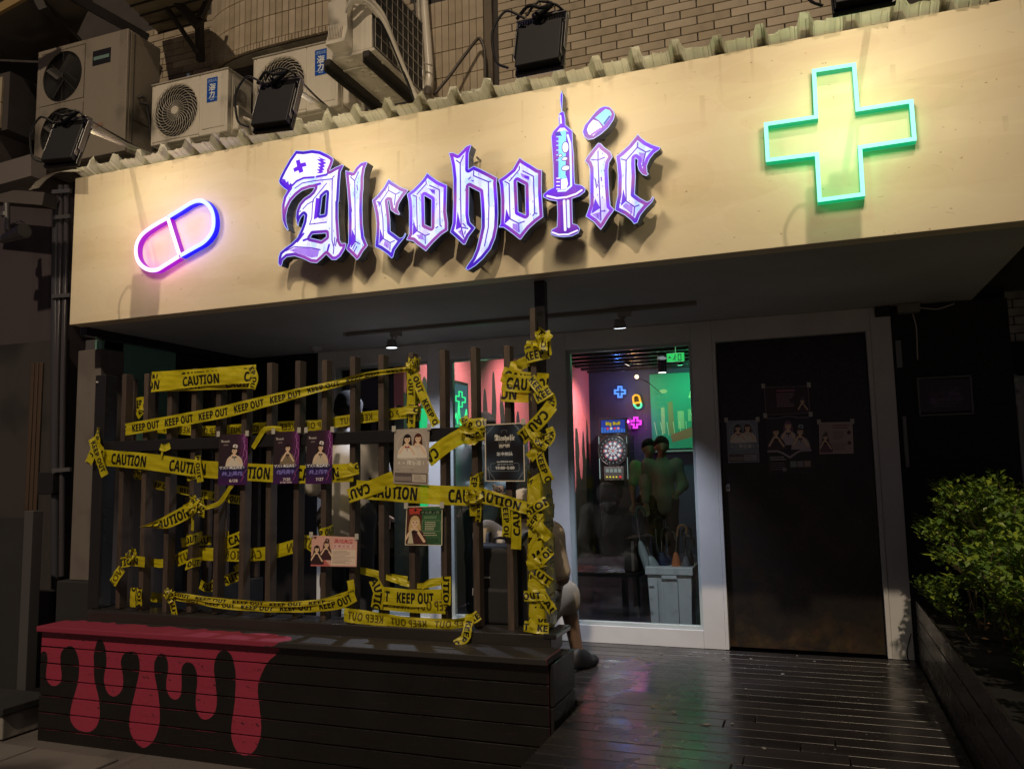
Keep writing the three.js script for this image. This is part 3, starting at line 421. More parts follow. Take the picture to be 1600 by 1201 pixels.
{
  const o = thing('wall_spotlight', 'unlit silver spotlight hanging under the gutter at the far left', 'spotlight');
  mesh('stem', [cyl(pz(10, 318, 1.3), pz(11, 360, 1.3), 0.022)], mats.steel, o); mesh('collar', [cyl(pz(8, 332, 1.3), pz(8, 338, 1.3), 0.032)], mats.steel, o);
  mesh('housing', [cyl(pz(2, 374, 1.30), pz(38, 360, 1.34), 0.03, 0.055, 18)], M(0.16, 0.16, 0.17, { rgh: 0.25, metalness: 0.6 }), o); mesh('yoke', [tube([pz(12, 352, 1.3), pz(30, 345, 1.3), pz(39, 352, 1.3), pz(36, 366, 1.3)], 0.006)], mats.steel, o);
}
{
  const o = thing('low_gate', 'dark metal gate post and low ledge beside the planter', 'gate post');
  mesh('post', [rbox(-4.98, -4.90, -0.35, 1.0, 1.55, 1.63, 0.006)], M(0.10, 0.095, 0.095, { rgh: 0.4, metalness: 0.3 }), o); mesh('panel', [box(-6.2, -4.985, -0.35, 0.95, 1.56, 1.60)], mats.blackMatt, o);
  mesh('ledge', [rbox(-6.4, -4.64, -0.345, -0.20, 1.66, 1.98, 0.01)], mats.concrete, o); mesh('ledge_lip', [rbox(-6.4, -4.62, -0.198, -0.155, 1.64, 2.0, 0.006)], mats.blackMatt, o);
}
// ---- floodlights on arms, aimed back at the signboard
function floodlight(label, px, py0, armEnd, yaw = 0) {
  const c = pz(px, py0, 2.46), o = thing('floodlight', label, 'floodlight', [c.x, c.y, c.z], 'floodlights over the signboard');
  const h = new THREE.Group(); h.name = 'housing'; o.add(h); h.rotation.set(-0.30, yaw, 0); h.scale.set(0.74, 0.92, 0.8);
  const fins = [], R = rng(px); mesh('back_shell', [rbox(-0.135, 0.135, -0.125, 0.125, 0.0, 0.045, 0.008, 2)], mats.rubber, h);
  for (let i = 0; i < 17; i++) { const x = -0.125 + i * 0.0156; fins.push(box(x, x + 0.006, 0.10, 0.140 + R() * 0.014, 0.004, 0.043)); } mesh('fins', fins, mats.black, h);
  mesh('front_bezel', [rbox(-0.148, 0.148, -0.140, 0.140, -0.03, -0.001, 0.006)], mats.black, h);
  mesh('lens', [box(-0.125, 0.125, -0.115, 0.115, -0.034, -0.031)], glow(1.0, 0.82, 0.55, 2.2), h);
  mesh('side_bracket', [rbox(0.149, 0.157, -0.05, 0.16, -0.01, 0.03, 0.003), rbox(-0.157, -0.149, -0.05, 0.16, -0.01, 0.03, 0.003), rbox(-0.157, 0.157, 0.160, 0.167, -0.02, 0.04, 0.003)], mats.steel, h);
  mesh('side_slot', [rbox(0.1355, 0.141, -0.09, 0.10, 0.008, 0.035, 0.003)], mats.steel, h);
  const a = V(0.04, 0.13, -0.06), e = armEnd.clone().sub(c);
  mesh('arm', [cyl(a, e, 0.016, 0.016, 10)], mats.galv, o); mesh('clamp', [rbox(-0.02, 0.10, 0.12, 0.175, -0.08, -0.03, 0.006)], mats.steel, o);
  mesh('cable', [tube([V(-0.06, 0.13, 0.03), V(-0.14, 0.17, 0.05), V(-0.20, 0.08, 0.06), V(-0.19, -0.05, 0.05), V(-0.14, -0.08, 0.03)], 0.006, 26), tube([V(-0.05, 0.14, 0.03), V(0.0, 0.20, 0.02), V(0.07, 0.19, -0.02), V(0.09, 0.16, -0.05), a.clone().lerp(e, 0.5).add(V(0, 0.03, 0)), e], 0.006, 30), tube([V(-0.1, 0.14, 0.02), V(-0.04, 0.175, 0.04), V(0.02, 0.15, 0.05), V(0.05, 0.18, 0)], 0.008, 20)], mats.rubber, o);
  mesh('cable_knot', [cyl(V(-0.02, 0.13, 0.02), V(0.05, 0.20, -0.02), 0.018, 0.014, 8)], mats.rubber, o);
  const L = new THREE.RectAreaLight(new THREE.Color(1.0, 0.83, 0.58), 30, 0.24, 0.22); h.add(L); L.position.set(0, 0, -0.045);    // shines along -z of the housing
  return o;
}
floodlight('leftmost black floodlight, in front of the tall double fan unit', 103, 228, pz(236, 243, 1.3), 0.12);
floodlight('black floodlight in front of the white air conditioner with a blue sticker', 432, 170, pz(530, 182, 1.3), 0.08);
floodlight('black floodlight standing before the tan tiled wall', 845, 74, pz(880, 100, 1.5), 0.0);
floodlight('black floodlight cut off by the top edge of the picture', 1346, -28, pz(1370, -10, 1.5), 0.0);

// ================================================================ the lit sign: letters traced on the plane of their faces
const SZ = 1.862, sB = { x0: -2.95, x1: -0.50, y0: 2.24, y1: 3.20 };
const sp = ([x, y], ox, oy, s = 10) => { const q = pz(ox + x / s, oy + y / s, SZ); return [q.x, q.y]; };
const signs = {
  A: { o: [430, 225], out: [[320, 98], [440, 108], [580, 88], [700, 105], [830, 165], [890, 205], [912, 240], [890, 320], [850, 412], [940, 360], [1050, 315], [1072, 335], [1025, 430], [1010, 600], [1000, 800], [995, 900], [985, 905], [985, 1150], [1000, 1380], [1010, 1500], [1035, 1550], [1085, 1545], [1110, 1555], [1090, 1640], [1020, 1755], [950, 1810], [880, 1810], [830, 1760], [795, 1725], [720, 1800], [650, 1860], [550, 1850], [440, 1795], [300, 1750], [180, 1765], [120, 1820], [98, 1905], [60, 1900], [40, 1860], [45, 1770], [70, 1690], [150, 1620], [250, 1550], [340, 1460], [400, 1330], [440, 1220], [455, 1120], [440, 1105], [400, 1150], [370, 1220], [362, 1285], [340, 1260], [318, 1150], [325, 1050], [370, 930], [450, 840], [530, 790], [580, 740], [612, 682], [540, 690], [420, 730], [330, 800], [250, 890], [195, 1000], [170, 1120], [172, 1220], [195, 1300], [208, 1345], [190, 1350], [140, 1280], [105, 1180], [98, 1050], [100, 950], [130, 820], [185, 725], [130, 690], [70, 630], [50, 580], [70, 520], [130, 400], [220, 240]],
    holes: [[[735, 825], [795, 770], [770, 1090], [700, 1105]], [[580, 1410], [790, 1395], [792, 1450], [720, 1505], [545, 1465]]],
    lines: [[[305, 690], [420, 610], [600, 575], [890, 545], [905, 510], [925, 500]], [[890, 545], [885, 900], [885, 1500], [915, 1620], [905, 1710]], [[800, 615], [590, 870], [580, 950], [570, 1150], [535, 1255], [800, 1220]], [[580, 895], [500, 940], [430, 1015]], [[165, 1670], [300, 1605], [560, 1620], [700, 1650]], [[930, 1460], [920, 1580]], [[960, 1480], [940, 1590]], [[380, 1060], [395, 1045]]],
    thick: [[[250, 660], [330, 580], [440, 530], [600, 518]], [[645, 510], [800, 480], [840, 430]], [[440, 1505], [560, 1460]], [[185, 700], [250, 640]], [[120, 560], [190, 640], [250, 690], [200, 760]], [[610, 640], [700, 620]], [[400, 1380], [345, 1520], [440, 1400]], [[840, 1575], [800, 1720]]],
    fills: [[[320, 260], [380, 240], [395, 300], [470, 285], [490, 340], [420, 360], [440, 430], [375, 455], [360, 410], [295, 440], [280, 380], [340, 350]], [[650, 190], [800, 255], [740, 260], [800, 300], [750, 320], [780, 350], [740, 370], [770, 400], [730, 420], [760, 440], [700, 460], [640, 455], [690, 430], [640, 400], [700, 390], [660, 355], [710, 345], [655, 295], [720, 290], [645, 240], [710, 235]], [[100, 520], [130, 580], [150, 540], [170, 610], [200, 570], [215, 640], [240, 600], [250, 660], [200, 720], [110, 640]], [[635, 840], [690, 850], [660, 1150], [600, 1180]], [[700, 620], [615, 690], [560, 760], [480, 800], [600, 640]]], soft: [[[220, 1660], [330, 1620], [500, 1625], [690, 1650], [660, 1760], [560, 1775], [400, 1720], [300, 1690]]] },
  l: { o: [430, 225], out: [[1095, 410], [1150, 425], [1215, 440], [1260, 365], [1330, 295], [1420, 270], [1442, 285], [1400, 390], [1380, 520], [1378, 700], [1365, 800], [1360, 1040], [1362, 1060], [1368, 1250], [1390, 1450], [1447, 1585], [1370, 1680], [1320, 1770], [1275, 1815], [1200, 1735], [1115, 1655], [1110, 1620], [1140, 1540], [1145, 1200], [1140, 950], [1120, 700], [1100, 500]],
    lines: [[[1175, 515], [1240, 575], [1300, 440]], [[1240, 575], [1245, 1000], [1250, 1520], [1320, 1560]], [[1250, 1520], [1185, 1610]], [[1275, 640], [1285, 720]], [[1185, 990], [1195, 1050]], [[1210, 1640], [1250, 1560]], [[1235, 1680], [1270, 1600]]], fills: [[[1200, 1330], [1245, 1440], [1250, 1520], [1180, 1610]]] },
  c: { o: [570, 260], out: [[368, 190], [430, 240], [570, 325], [650, 352], [680, 372], [590, 490], [530, 590], [515, 670], [550, 745], [530, 758], [470, 735], [400, 680], [385, 590], [375, 535], [360, 535], [375, 650], [395, 820], [400, 1010], [470, 1060], [545, 1118], [595, 1100], [630, 1035], [645, 1060], [620, 1115], [540, 1210], [470, 1310], [440, 1420], [415, 1435], [350, 1370], [250, 1300], [155, 1255], [170, 1100], [180, 900], [165, 750], [130, 600], [110, 530], [200, 440], [290, 330], [340, 240]],
    lines: [[[375, 310], [370, 375], [480, 435], [540, 405]], [[370, 375], [245, 560], [190, 550]], [[245, 560], [280, 800], [290, 1130], [395, 1190], [460, 1160]], [[395, 1190], [390, 1300]], [[480, 435], [460, 600]]], fills: [[[235, 960], [290, 1130], [225, 1200]], [[200, 560], [245, 570], [225, 640]]], soft: [[[310, 1160], [380, 1200], [370, 1290], [290, 1230]]] },
  o: { o: [570, 260], out: [[972, 95], [1030, 145], [1140, 225], [1285, 290], [1280, 500], [1275, 700], [1300, 880], [1298, 1000], [1200, 1065], [1080, 1180], [1000, 1270], [955, 1325], [880, 1270], [800, 1210], [750, 1165], [650, 1150], [650, 1130], [690, 1050], [690, 900], [690, 700], [680, 540], [655, 430], [760, 350], [860, 250], [920, 180]], holes: [[[930, 455], [1040, 520], [1035, 950], [940, 905]]],
    lines: [[[955, 230], [960, 270], [815, 435]], [[1010, 295], [1165, 365], [1175, 920], [1200, 935]], [[750, 450], [805, 470], [820, 1010], [940, 1080], [1010, 1055]], [[940, 1080], [945, 1200]], [[1110, 960], [1140, 940]]], fills: [[[760, 850], [820, 1010], [745, 1080]], [[1020, 360], [1090, 370], [1095, 430], [1040, 400]]], soft: [[[800, 1070], [900, 1060], [930, 1150], [850, 1130]], [[980, 340], [1100, 360], [1090, 440]]] },
  h: { o: [695, 220], out: [[55, 185], [130, 180], [205, 215], [260, 160], [330, 85], [400, 55], [415, 70], [375, 200], [372, 440], [450, 390], [560, 440], [700, 510], [820, 575], [810, 660], [820, 800], [830, 950], [835, 1150], [825, 1350], [790, 1520], [720, 1690], [600, 1840], [480, 1950], [370, 2020], [320, 2005], [345, 1950], [430, 1830], [490, 1690], [530, 1530], [570, 1350], [570, 1150], [560, 950], [545, 800], [380, 715], [378, 950], [375, 1150], [395, 1270], [480, 1360], [380, 1490], [320, 1620], [285, 1620], [180, 1520], [80, 1430], [90, 1390], [120, 1280], [125, 1100], [130, 900], [130, 600], [110, 400], [85, 280]],
    lines: [[[180, 305], [240, 350], [290, 235]], [[240, 350], [245, 800], [255, 1350], [360, 1370]], [[255, 1350], [300, 1520]], [[450, 470], [450, 545], [680, 640], [715, 630]], [[680, 640], [690, 1000], [680, 1350], [620, 1640]], [[280, 1290], [320, 1330]], [[310, 1450], [320, 1410]], [[370, 600], [400, 570]]], fills: [[[200, 1100], [255, 1350], [170, 1390]], [[400, 610], [460, 620], [440, 640]]], soft: [[[205, 1420], [270, 1370], [290, 1520]]] },
  oo: { o: [695, 220], out: [[1170, 255], [1230, 305], [1340, 370], [1450, 440], [1520, 455], [1515, 600], [1515, 800], [1525, 950], [1540, 1190], [1430, 1270], [1320, 1370], [1240, 1470], [1190, 1540], [1165, 1540], [1080, 1470], [1000, 1410], [920, 1355], [840, 1350], [870, 1290], [875, 1150], [875, 900], [860, 700], [835, 610], [940, 540], [1060, 440], [1120, 330]], holes: [[[1130, 630], [1250, 695], [1260, 1155], [1150, 1105]]],
    lines: [[[1165, 400], [1165, 450], [1010, 630]], [[1220, 470], [1385, 555], [1405, 1130], [1440, 1135]], [[1405, 1130], [1375, 1170]], [[940, 635], [1005, 670], [1020, 1220], [1155, 1290], [1235, 1260]], [[1155, 1290], [1160, 1420]]], fills: [[[960, 1060], [1020, 1220], [930, 1300]], [[1240, 540], [1310, 550], [1320, 600], [1250, 580]]], soft: [[[1060, 1290], [1140, 1300], [1150, 1430], [1060, 1370]], [[1180, 500], [1330, 560], [1310, 620], [1200, 560]]] },
  syringe: { o: [840, 135], body: 1, out: [[375, 65], [395, 120], [390, 250], [385, 390], [415, 400], [435, 500], [435, 595], [545, 690], [550, 900], [570, 1100], [575, 1400], [585, 1520], [700, 1545], [750, 1590], [740, 1650], [660, 1710], [540, 1755], [545, 1950], [550, 2140], [620, 2160], [665, 2220], [640, 2290], [540, 2340], [400, 2355], [270, 2340], [205, 2310], [215, 2240], [300, 2190], [310, 2000], [300, 1795], [180, 1775], [85, 1730], [90, 1680], [160, 1620], [250, 1575], [240, 1250], [225, 1000], [210, 780], [240, 700], [335, 600], [325, 500], [335, 420], [370, 395], [350, 220], [355, 130]] },
  pill: { o: [840, 135], body: 2, out: [[1050, 305], [1130, 320], [1190, 380], [1210, 440], [1190, 520], [1110, 640], [1000, 740], [880, 820], [790, 835], [725, 785], [700, 710], [730, 610], [820, 500], [910, 390], [980, 330]] },
  i: { o: [900, 195], out: [[345, 280], [390, 290], [440, 345], [540, 420], [575, 500], [520, 590], [505, 700], [515, 950], [525, 1100], [540, 1260], [605, 1325], [520, 1440], [440, 1570], [390, 1640], [350, 1600], [280, 1520], [150, 1430], [180, 1350], [215, 1240], [215, 1000], [215, 700], [190, 620], [135, 565], [170, 500], [270, 370]],
    lines: [[[345, 410], [345, 550], [245, 545]], [[345, 550], [445, 510]], [[345, 550], [360, 900], [385, 1350], [455, 1345]], [[385, 1350], [390, 1480]], [[305, 850], [320, 980]], [[395, 820], [400, 870]]], fills: [[[300, 1150], [380, 1300], [240, 1390]]], soft: [[[250, 1400], [380, 1360], [370, 1490]]] },
  cc: { o: [900, 195], out: [[970, 140], [1020, 200], [1100, 260], [1200, 310], [1320, 350], [1310, 385], [1220, 450], [1150, 540], [1110, 640], [1115, 740], [1140, 770], [1100, 800], [1040, 780], [980, 710], [955, 620], [965, 550], [930, 520], [925, 600], [935, 800], [920, 1080], [1000, 1140], [1110, 1200], [1160, 1180], [1200, 1115], [1225, 1140], [1190, 1210], [1090, 1310], [1010, 1410], [960, 1530], [910, 1550], [860, 1490], [760, 1410], [610, 1335], [620, 1240], [650, 1100], [655, 800], [640, 620], [620, 490], [700, 430], [830, 310], [910, 210]],
    lines: [[[965, 280], [960, 350], [1090, 425], [1155, 405]], [[960, 350], [785, 555], [710, 535]], [[785, 555], [780, 900], [785, 1190], [915, 1280], [985, 1255]], [[915, 1280], [905, 1420]], [[1090, 425], [1040, 640]]], fills: [[[740, 1000], [785, 1190], [700, 1270]]], soft: [[[780, 1220], [890, 1270], [880, 1400], [730, 1270]], [[980, 430], [1080, 440], [1040, 640]]] },
};
// draws the whole word into a canvas whose axes are the metres of the sign plane
function drawSign(g, W, H, plain) {
  const S = W / (sB.x1 - sB.x0), X = (p) => (p[0] - sB.x0) * S, Y = (p) => H - (p[1] - sB.y0) * S * (H / ((sB.y1 - sB.y0) * S));
  const trace = (pts, s, close) => { g.beginPath(); pts.forEach((p, i) => { const q = sp(p, ...s.o); i ? g.lineTo(X(q), Y(q)) : g.moveTo(X(q), Y(q)); }); if (close) g.closePath(); };
  g.lineJoin = 'round'; g.lineCap = 'round';
  const R = rng(9), pur = ['#4a12d0', '#6a22ea', '#8a3aa8', '#7c2cf0', '#3c10b0', '#94409c'];
  for (const k in signs) {
    const s = signs[k], path = () => { g.beginPath(); for (const ring of [s.out, ...(s.holes || [])]) { ring.forEach((p, i) => { const q = sp(p, ...s.o); i ? g.lineTo(X(q), Y(q)) : g.moveTo(X(q), Y(q)); }); g.closePath(); } };
    if (plain) { path(); g.fillStyle = '#e8e4d8'; g.fill('evenodd'); continue; }
    g.save(); path(); g.clip('evenodd');
    const bb = s.out.map((p) => sp(p, ...s.o)), xs = bb.map(X), ys = bb.map(Y), x0 = Math.min(...xs), x1 = Math.max(...xs), y0 = Math.min(...ys), y1 = Math.max(...ys);
    const purple = () => { const gr = g.createLinearGradient(x0, y0, x1, y1); for (let i = 0; i <= 8; i++) gr.addColorStop(i / 8, pur[Math.floor(R() * 6)]); return gr; };
    if (s.body) {
      g.fillStyle = purple(); g.fillRect(x0, y0, x1 - x0, y1 - y0);
      for (let i = 0; i < 26; i++) { g.fillStyle = pur[Math.floor(R() * 6)]; g.globalAlpha = 0.35; g.fillRect(x0 + R() * (x1 - x0), y0 + R() * (y1 - y0), 20 + R() * 40, 20 + R() * 90); } g.globalAlpha = 1;
      const T = (pts, c, w) => { trace(pts, s, !w); if (w) { g.strokeStyle = c; g.lineWidth = w * S * 0.00046; g.stroke(); } else { g.fillStyle = c; g.fill(); } };
      if (s.body === 1) {
        T([[270, 750], [350, 650], [420, 645], [490, 720], [440, 690], [360, 700]], '#ffffff'); T([[340, 790], [360, 700], [430, 690], [440, 850], [390, 940], [430, 1020], [440, 1130], [340, 1180], [330, 1300], [400, 1360], [370, 1430], [460, 1430], [420, 1340], [350, 1250], [340, 1000]], '#7fe0f8');
        T([[350, 790], [350, 1420]], '#7fe0f8', 34); T([[410, 720], [400, 1410]], '#8ae6fa', 54);
        T([[365, 1450], [460, 1430], [478, 1520], [450, 1600], [365, 1610]], '#ffffff'); T([[470, 760], [510, 900], [520, 1250], [525, 1550], [440, 1625], [325, 1632]], '#e2f6ff', 24);
        for (const y of [785, 855, 920, 995, 1070, 1150, 1435, 1490, 1550, 1600]) T([[300, y], [345, y]], y < 1200 ? '#9fe8fb' : '#ffffff', 13);
        for (const [x, y, a, b] of [[435, 950, 38, 62], [355, 1080, 22, 16], [425, 1130, 34, 22], [440, 1275, 46, 30]]) { const q = sp([x, y], ...s.o); g.fillStyle = '#ffffff'; g.strokeStyle = '#4a2a90'; g.lineWidth = 3; g.beginPath(); g.ellipse(X(q), Y(q), a * S * 0.00046, b * S * 0.00046, 0, 0, 7); g.fill(); g.stroke(); }
        T([[150, 1710], [300, 1745], [450, 1730], [600, 1680], [690, 1620]], '#ffffff', 22); T([[415, 1790], [432, 2240]], '#ffffff', 30); T([[475, 1790], [488, 2190]], '#eaf6ff', 32); T([[235, 2280], [330, 2315], [480, 2310], [620, 2250]], '#ffffff', 20); T([[356, 460], [366, 570]], '#ffffff', 20); T([[272, 720], [345, 700], [380, 770], [280, 770]], '#3a2ab0');
      } else {
        T([[1060, 350], [1130, 370], [1160, 430], [1130, 500], [1035, 615], [960, 535], [895, 490]], '#8fdcf2'); T([[870, 518], [950, 548], [1010, 632], [960, 690], [870, 770], [800, 750], [770, 680], [800, 600]], '#ffffff'); T([[1125, 470], [1045, 580]], '#2a4ab0', 22); T([[850, 750], [985, 660]], '#9a5ad0', 26);
      }
    } else {
      const gr = g.createLinearGradient(x0, y0, x1, y1); gr.addColorStop(0, '#ffffff'); gr.addColorStop(0.35, '#dcecff'); gr.addColorStop(0.55, '#ffffff'); gr.addColorStop(0.8, '#e6eeff'); gr.addColorStop(1, '#ffffff'); g.fillStyle = gr; g.fillRect(x0, y0, x1 - x0, y1 - y0);
      for (let i = 0; i < 22; i++) { g.fillStyle = R() < 0.5 ? 'rgba(150,200,250,0.35)' : 'rgba(170,140,240,0.20)'; g.beginPath(); g.ellipse(x0 + R() * (x1 - x0), y0 + R() * (y1 - y0), 8 + R() * 16, 14 + R() * 50, 0, 0, 7); g.fill(); }
      if (k === 'A') { trace([[150, 420], [320, 120], [600, 110], [860, 230], [840, 420], [640, 500], [430, 520], [260, 640]], s, true); g.fillStyle = '#ffffff'; g.fill(); }
      g.fillStyle = 'rgba(130,60,210,0.62)'; for (const q of s.soft || []) { trace(q, s, true); g.fill(); } 
      g.fillStyle = '#6420d8'; for (const q of s.fills || []) { trace(q, s, true); g.fill(); }
      g.strokeStyle = '#5a22b8'; g.lineWidth = S * 0.0060; for (const q of s.lines || []) { trace(q, s); g.stroke(); }
      g.lineWidth = S * 0.0125; g.strokeStyle = '#5a1ccc'; for (const q of s.thick || []) { trace(q, s); g.stroke(); }
      path(); g.strokeStyle = purple(); g.lineWidth = S * 0.040; g.stroke();
      for (let i = 0; i < 46; i++) { g.strokeStyle = 'rgba(80,40,170,0.8)'; g.lineWidth = 2.2; const x = x0 + R() * (x1 - x0), y = y0 + R() * (y1 - y0); g.beginPath(); g.moveTo(x, y); g.lineTo(x + (R() - 0.5) * 5, y + 3 + R() * 8); g.stroke(); }
    }
    path(); g.strokeStyle = '#bfe0ff'; g.lineWidth = S * 0.006; g.stroke();
    g.restore();
  }
}
const signTex = canvas(2048, 802, (g, W, H) => { g.fillStyle = '#5020c0'; g.fillRect(0, 0, W, H); drawSign(g, W, H); });
{
  const o = thing('shop_sign', 'glowing white and violet blackletter sign reading Alcoholic with a syringe for the letter l', 'sign');
  const face = new THREE.MeshStandardMaterial({ map: signTex, emissiveMap: signTex, roughness: 0.45 }); face.color.setRGB(0.22, 0.22, 0.25); face.emissive.setRGB(0.86, 0.88, 1.0); face.emissiveIntensity = 1.02;
  const side = M(0.055, 0.075, 0.15, { rgh: 0.35 });
  for (const k in signs) {
    const s = signs[k], sh = new THREE.Shape(s.out.map((p) => new THREE.Vector2(...sp(p, ...s.o))));
    for (const h of s.holes || []) sh.holes.push(new THREE.Path(h.map((p) => new THREE.Vector2(...sp(p, ...s.o)))));
    const g = new THREE.ShapeGeometry(sh), u = g.attributes.uv, p = g.attributes.position;
    for (let i = 0; i < p.count; i++) u.setXY(i, (p.getX(i) - sB.x0) / (sB.x1 - sB.x0), (p.getY(i) - sB.y0) / (sB.y1 - sB.y0));
    g.translate(0, 0, SZ);
    const body = new THREE.ExtrudeGeometry(sh, { depth: 0.062, bevelEnabled: false }); body.translate(0, 0, SZ - 0.0635);
    const nm = k === 'syringe' ? 'syringe' : k === 'pill' ? 'capsule' : 'letter', part = mesh(nm, [uvm(body)], side, o);
    mesh('face', [fin(g)], face, part);
    // standoff studs that hold it off the board
    const c = new THREE.Box2().setFromPoints(sh.getPoints()), m = c.getCenter(new THREE.Vector2());
    mesh('stud', [cyl(V(m.x, c.min.y + 0.035, 1.75), V(m.x, c.min.y + 0.035, SZ - 0.06), 0.006), cyl(V(m.x, c.max.y - 0.05, 1.75), V(m.x, c.max.y - 0.05, SZ - 0.06), 0.006)], mats.steel, part);
  }
  const L = new THREE.RectAreaLight(new THREE.Color(0.62, 0.5, 1.0), 0.5, 1.9, 0.6); L.position.set(-1.55, 2.75, SZ + 0.03); L.rotation.y = Math.PI; scene.add(L);
}
// ---- neon-style outlines: a lit face on a coloured translucent body
function neonStrip(o, pts, w, z0, z1, faceM, sideM, closed, nm) {
  const n = pts.length, A = [], B = [];
  for (let i = 0; i < n; i++) {
    const p = pts[i], q = closed || i > 0 ? pts[(i - 1 + n) % n] : null, r = closed || i < n - 1 ? pts[(i + 1) % n] : null;
    const d1 = q ? p.clone().sub(q).normalize() : r.clone().sub(p).normalize(), d2 = r ? r.clone().sub(p).normalize() : d1, t = d1.clone().add(d2).normalize(), k = 1 / Math.max(0.5, t.dot(d1)), nx = new THREE.Vector2(-t.y, t.x).multiplyScalar(w / 2 * k);
    A.push(p.clone().add(nx)); B.push(p.clone().sub(nx));
  }
  const fa = [], si = [], quad = (L, a, b, c, d) => L.push(...a, ...b, ...c, ...a, ...c, ...d);
  for (let i = 0; i < (closed ? n : n - 1); i++) {
    const j = (i + 1) % n, at = (p, z) => [p.x, p.y, z];
    const ia = A[i].clone().lerp(B[i], 0.12), ja = A[j].clone().lerp(B[j], 0.12), ib = B[i].clone().lerp(A[i], 0.12), jb = B[j].clone().lerp(A[j], 0.12);
    quad(fa, at(ib, z1), at(jb, z1), at(ja, z1), at(ia, z1)); quad(fa, at(ia, z1), at(ja, z1), at(A[j], z1 - 0.004), at(A[i], z1 - 0.004)); quad(fa, at(B[i], z1 - 0.004), at(B[j], z1 - 0.004), at(jb, z1), at(ib, z1));
    quad(si, at(A[i], z1 - 0.004), at(A[j], z1 - 0.004), at(A[j], z0), at(A[i], z0)); quad(si, at(B[i], z0), at(B[j], z0), at(B[j], z1 - 0.004), at(B[i], z1 - 0.004));
  }
  const mk = (a) => { const g = new THREE.BufferGeometry(); g.setAttribute('position', new THREE.Float32BufferAttribute(a, 3)); g.computeVertexNormals(); return fin(g); };
  const b = mesh(nm || 'tube_body', [mk(si)], sideM, o); mesh('lit_face', [mk(fa)], faceM, b);
}
// light of one straight run of tube, thrown back on the board
function haloLight(a, b, z, c, k) { const d = b.clone().sub(a), L = new THREE.RectAreaLight(c, k, d.length() * 0.94, 0.052); L.position.set((a.x + b.x) / 2, (a.y + b.y) / 2, z); L.rotation.z = Math.atan2(d.y, d.x); scene.add(L); }
const v2 = (x, y, z) => { const q = pz(x, y, z); return new THREE.Vector2(q.x, q.y); };
const curve2 = (pts, n) => new THREE.SplineCurve(pts).getPoints(n);
function dbl(m) { m.side = THREE.DoubleSide; return m; }
{
  const o = thing('neon_cross', 'green neon outline of a medical cross on the signboard', 'neon sign');
  const P = [[726, 293], [893, 267], [908, 455], [1132, 420], [1145, 577], [918, 612], [930, 808], [750, 832], [738, 640], [533, 665], [525, 516], [735, 485]].map(([x, y]) => v2(1000 + x / 2.667, y / 2.667, 1.80));
  neonStrip(o, P, 0.018, 1.752, 1.80, dbl(glow(0.32, 1.0, 0.78, 1.5)), dbl(glow(0.0, 0.62, 0.22, 0.6)), true); for (let i = 0; i < 12; i++) haloLight(P[i], P[(i + 1) % 12], 1.808, new THREE.Color(0.10, 1.0, 0.26), 1.5);
  const c = v2(1312, 208, 1.9), L = new THREE.PointLight(new THREE.Color(0.2, 1, 0.4), 0.10); L.position.set(c.x, c.y, 1.93); scene.add(L);
}
{
  const o = thing('neon_pill', 'pink and blue neon outline of a capsule on the signboard', 'neon sign');
  const Z = 1.797, q = (a, oy) => a.map(([x, y]) => v2(190 + x / 10, oy + y / 10, Z));
  const pink = [...q([[708, 448], [560, 530], [400, 632]], 295), ...q([[300, 470], [230, 590], [212, 720], [235, 850], [310, 955], [420, 1012], [540, 1010], [640, 955], [890, 798]], 320)];
  const blue = q([[712, 440], [900, 325], [1060, 225], [1180, 182], [1290, 205], [1385, 310], [1425, 450], [1420, 600], [1370, 720], [1270, 830], [1100, 930], [905, 1040]], 295);
  const ends = (a, n) => [a[0], ...curve2(a, n).slice(1, -1), a[a.length - 1]];
  { const pe = ends(pink, 60), be = ends(blue, 60); for (let i = 0; i < 8; i++) { const h = (a) => [a[Math.floor(i / 8 * (a.length - 1))], a[Math.floor((i + 1) / 8 * (a.length - 1))]]; haloLight(...h(pe), Z + 0.008, new THREE.Color(1.0, 0.24, 1.0), 4); haloLight(...h(be), Z + 0.008, new THREE.Color(0.30, 0.22, 1.0), 5); } const dv = q([[712, 455], [893, 1030]], 295); haloLight(dv[0], dv[1], Z + 0.008, new THREE.Color(1.0, 0.24, 1.0), 4); }
  neonStrip(o, ends(pink, 60), 0.026, 1.752, Z, dbl(glow(1.0, 0.80, 1.0, 1.5)), dbl(glow(0.34, 0.0, 0.50, 1.1)), false, 'pink_tube');
  neonStrip(o, ends(blue, 60), 0.026, 1.752, Z, dbl(glow(0.52, 0.72, 1.0, 1.4)), dbl(glow(0.0, 0.0, 0.80, 1.25)), false, 'blue_tube');
  neonStrip(o, q([[712, 455], [893, 1030]], 295), 0.026, 1.752, Z, dbl(glow(1.0, 0.84, 1.0, 1.5)), dbl(glow(0.34, 0.0, 0.50, 1.1)), false, 'divider_tube');
  for (const [x, y, c] of [[245, 385, new THREE.Color(1, 0.25, 0.9)], [300, 350, new THREE.Color(0.3, 0.25, 1)]]) { const p = pz(x, y, 1.9), L = new THREE.PointLight(c, 0.05); L.position.set(p.x, p.y, 1.93); scene.add(L); }
}

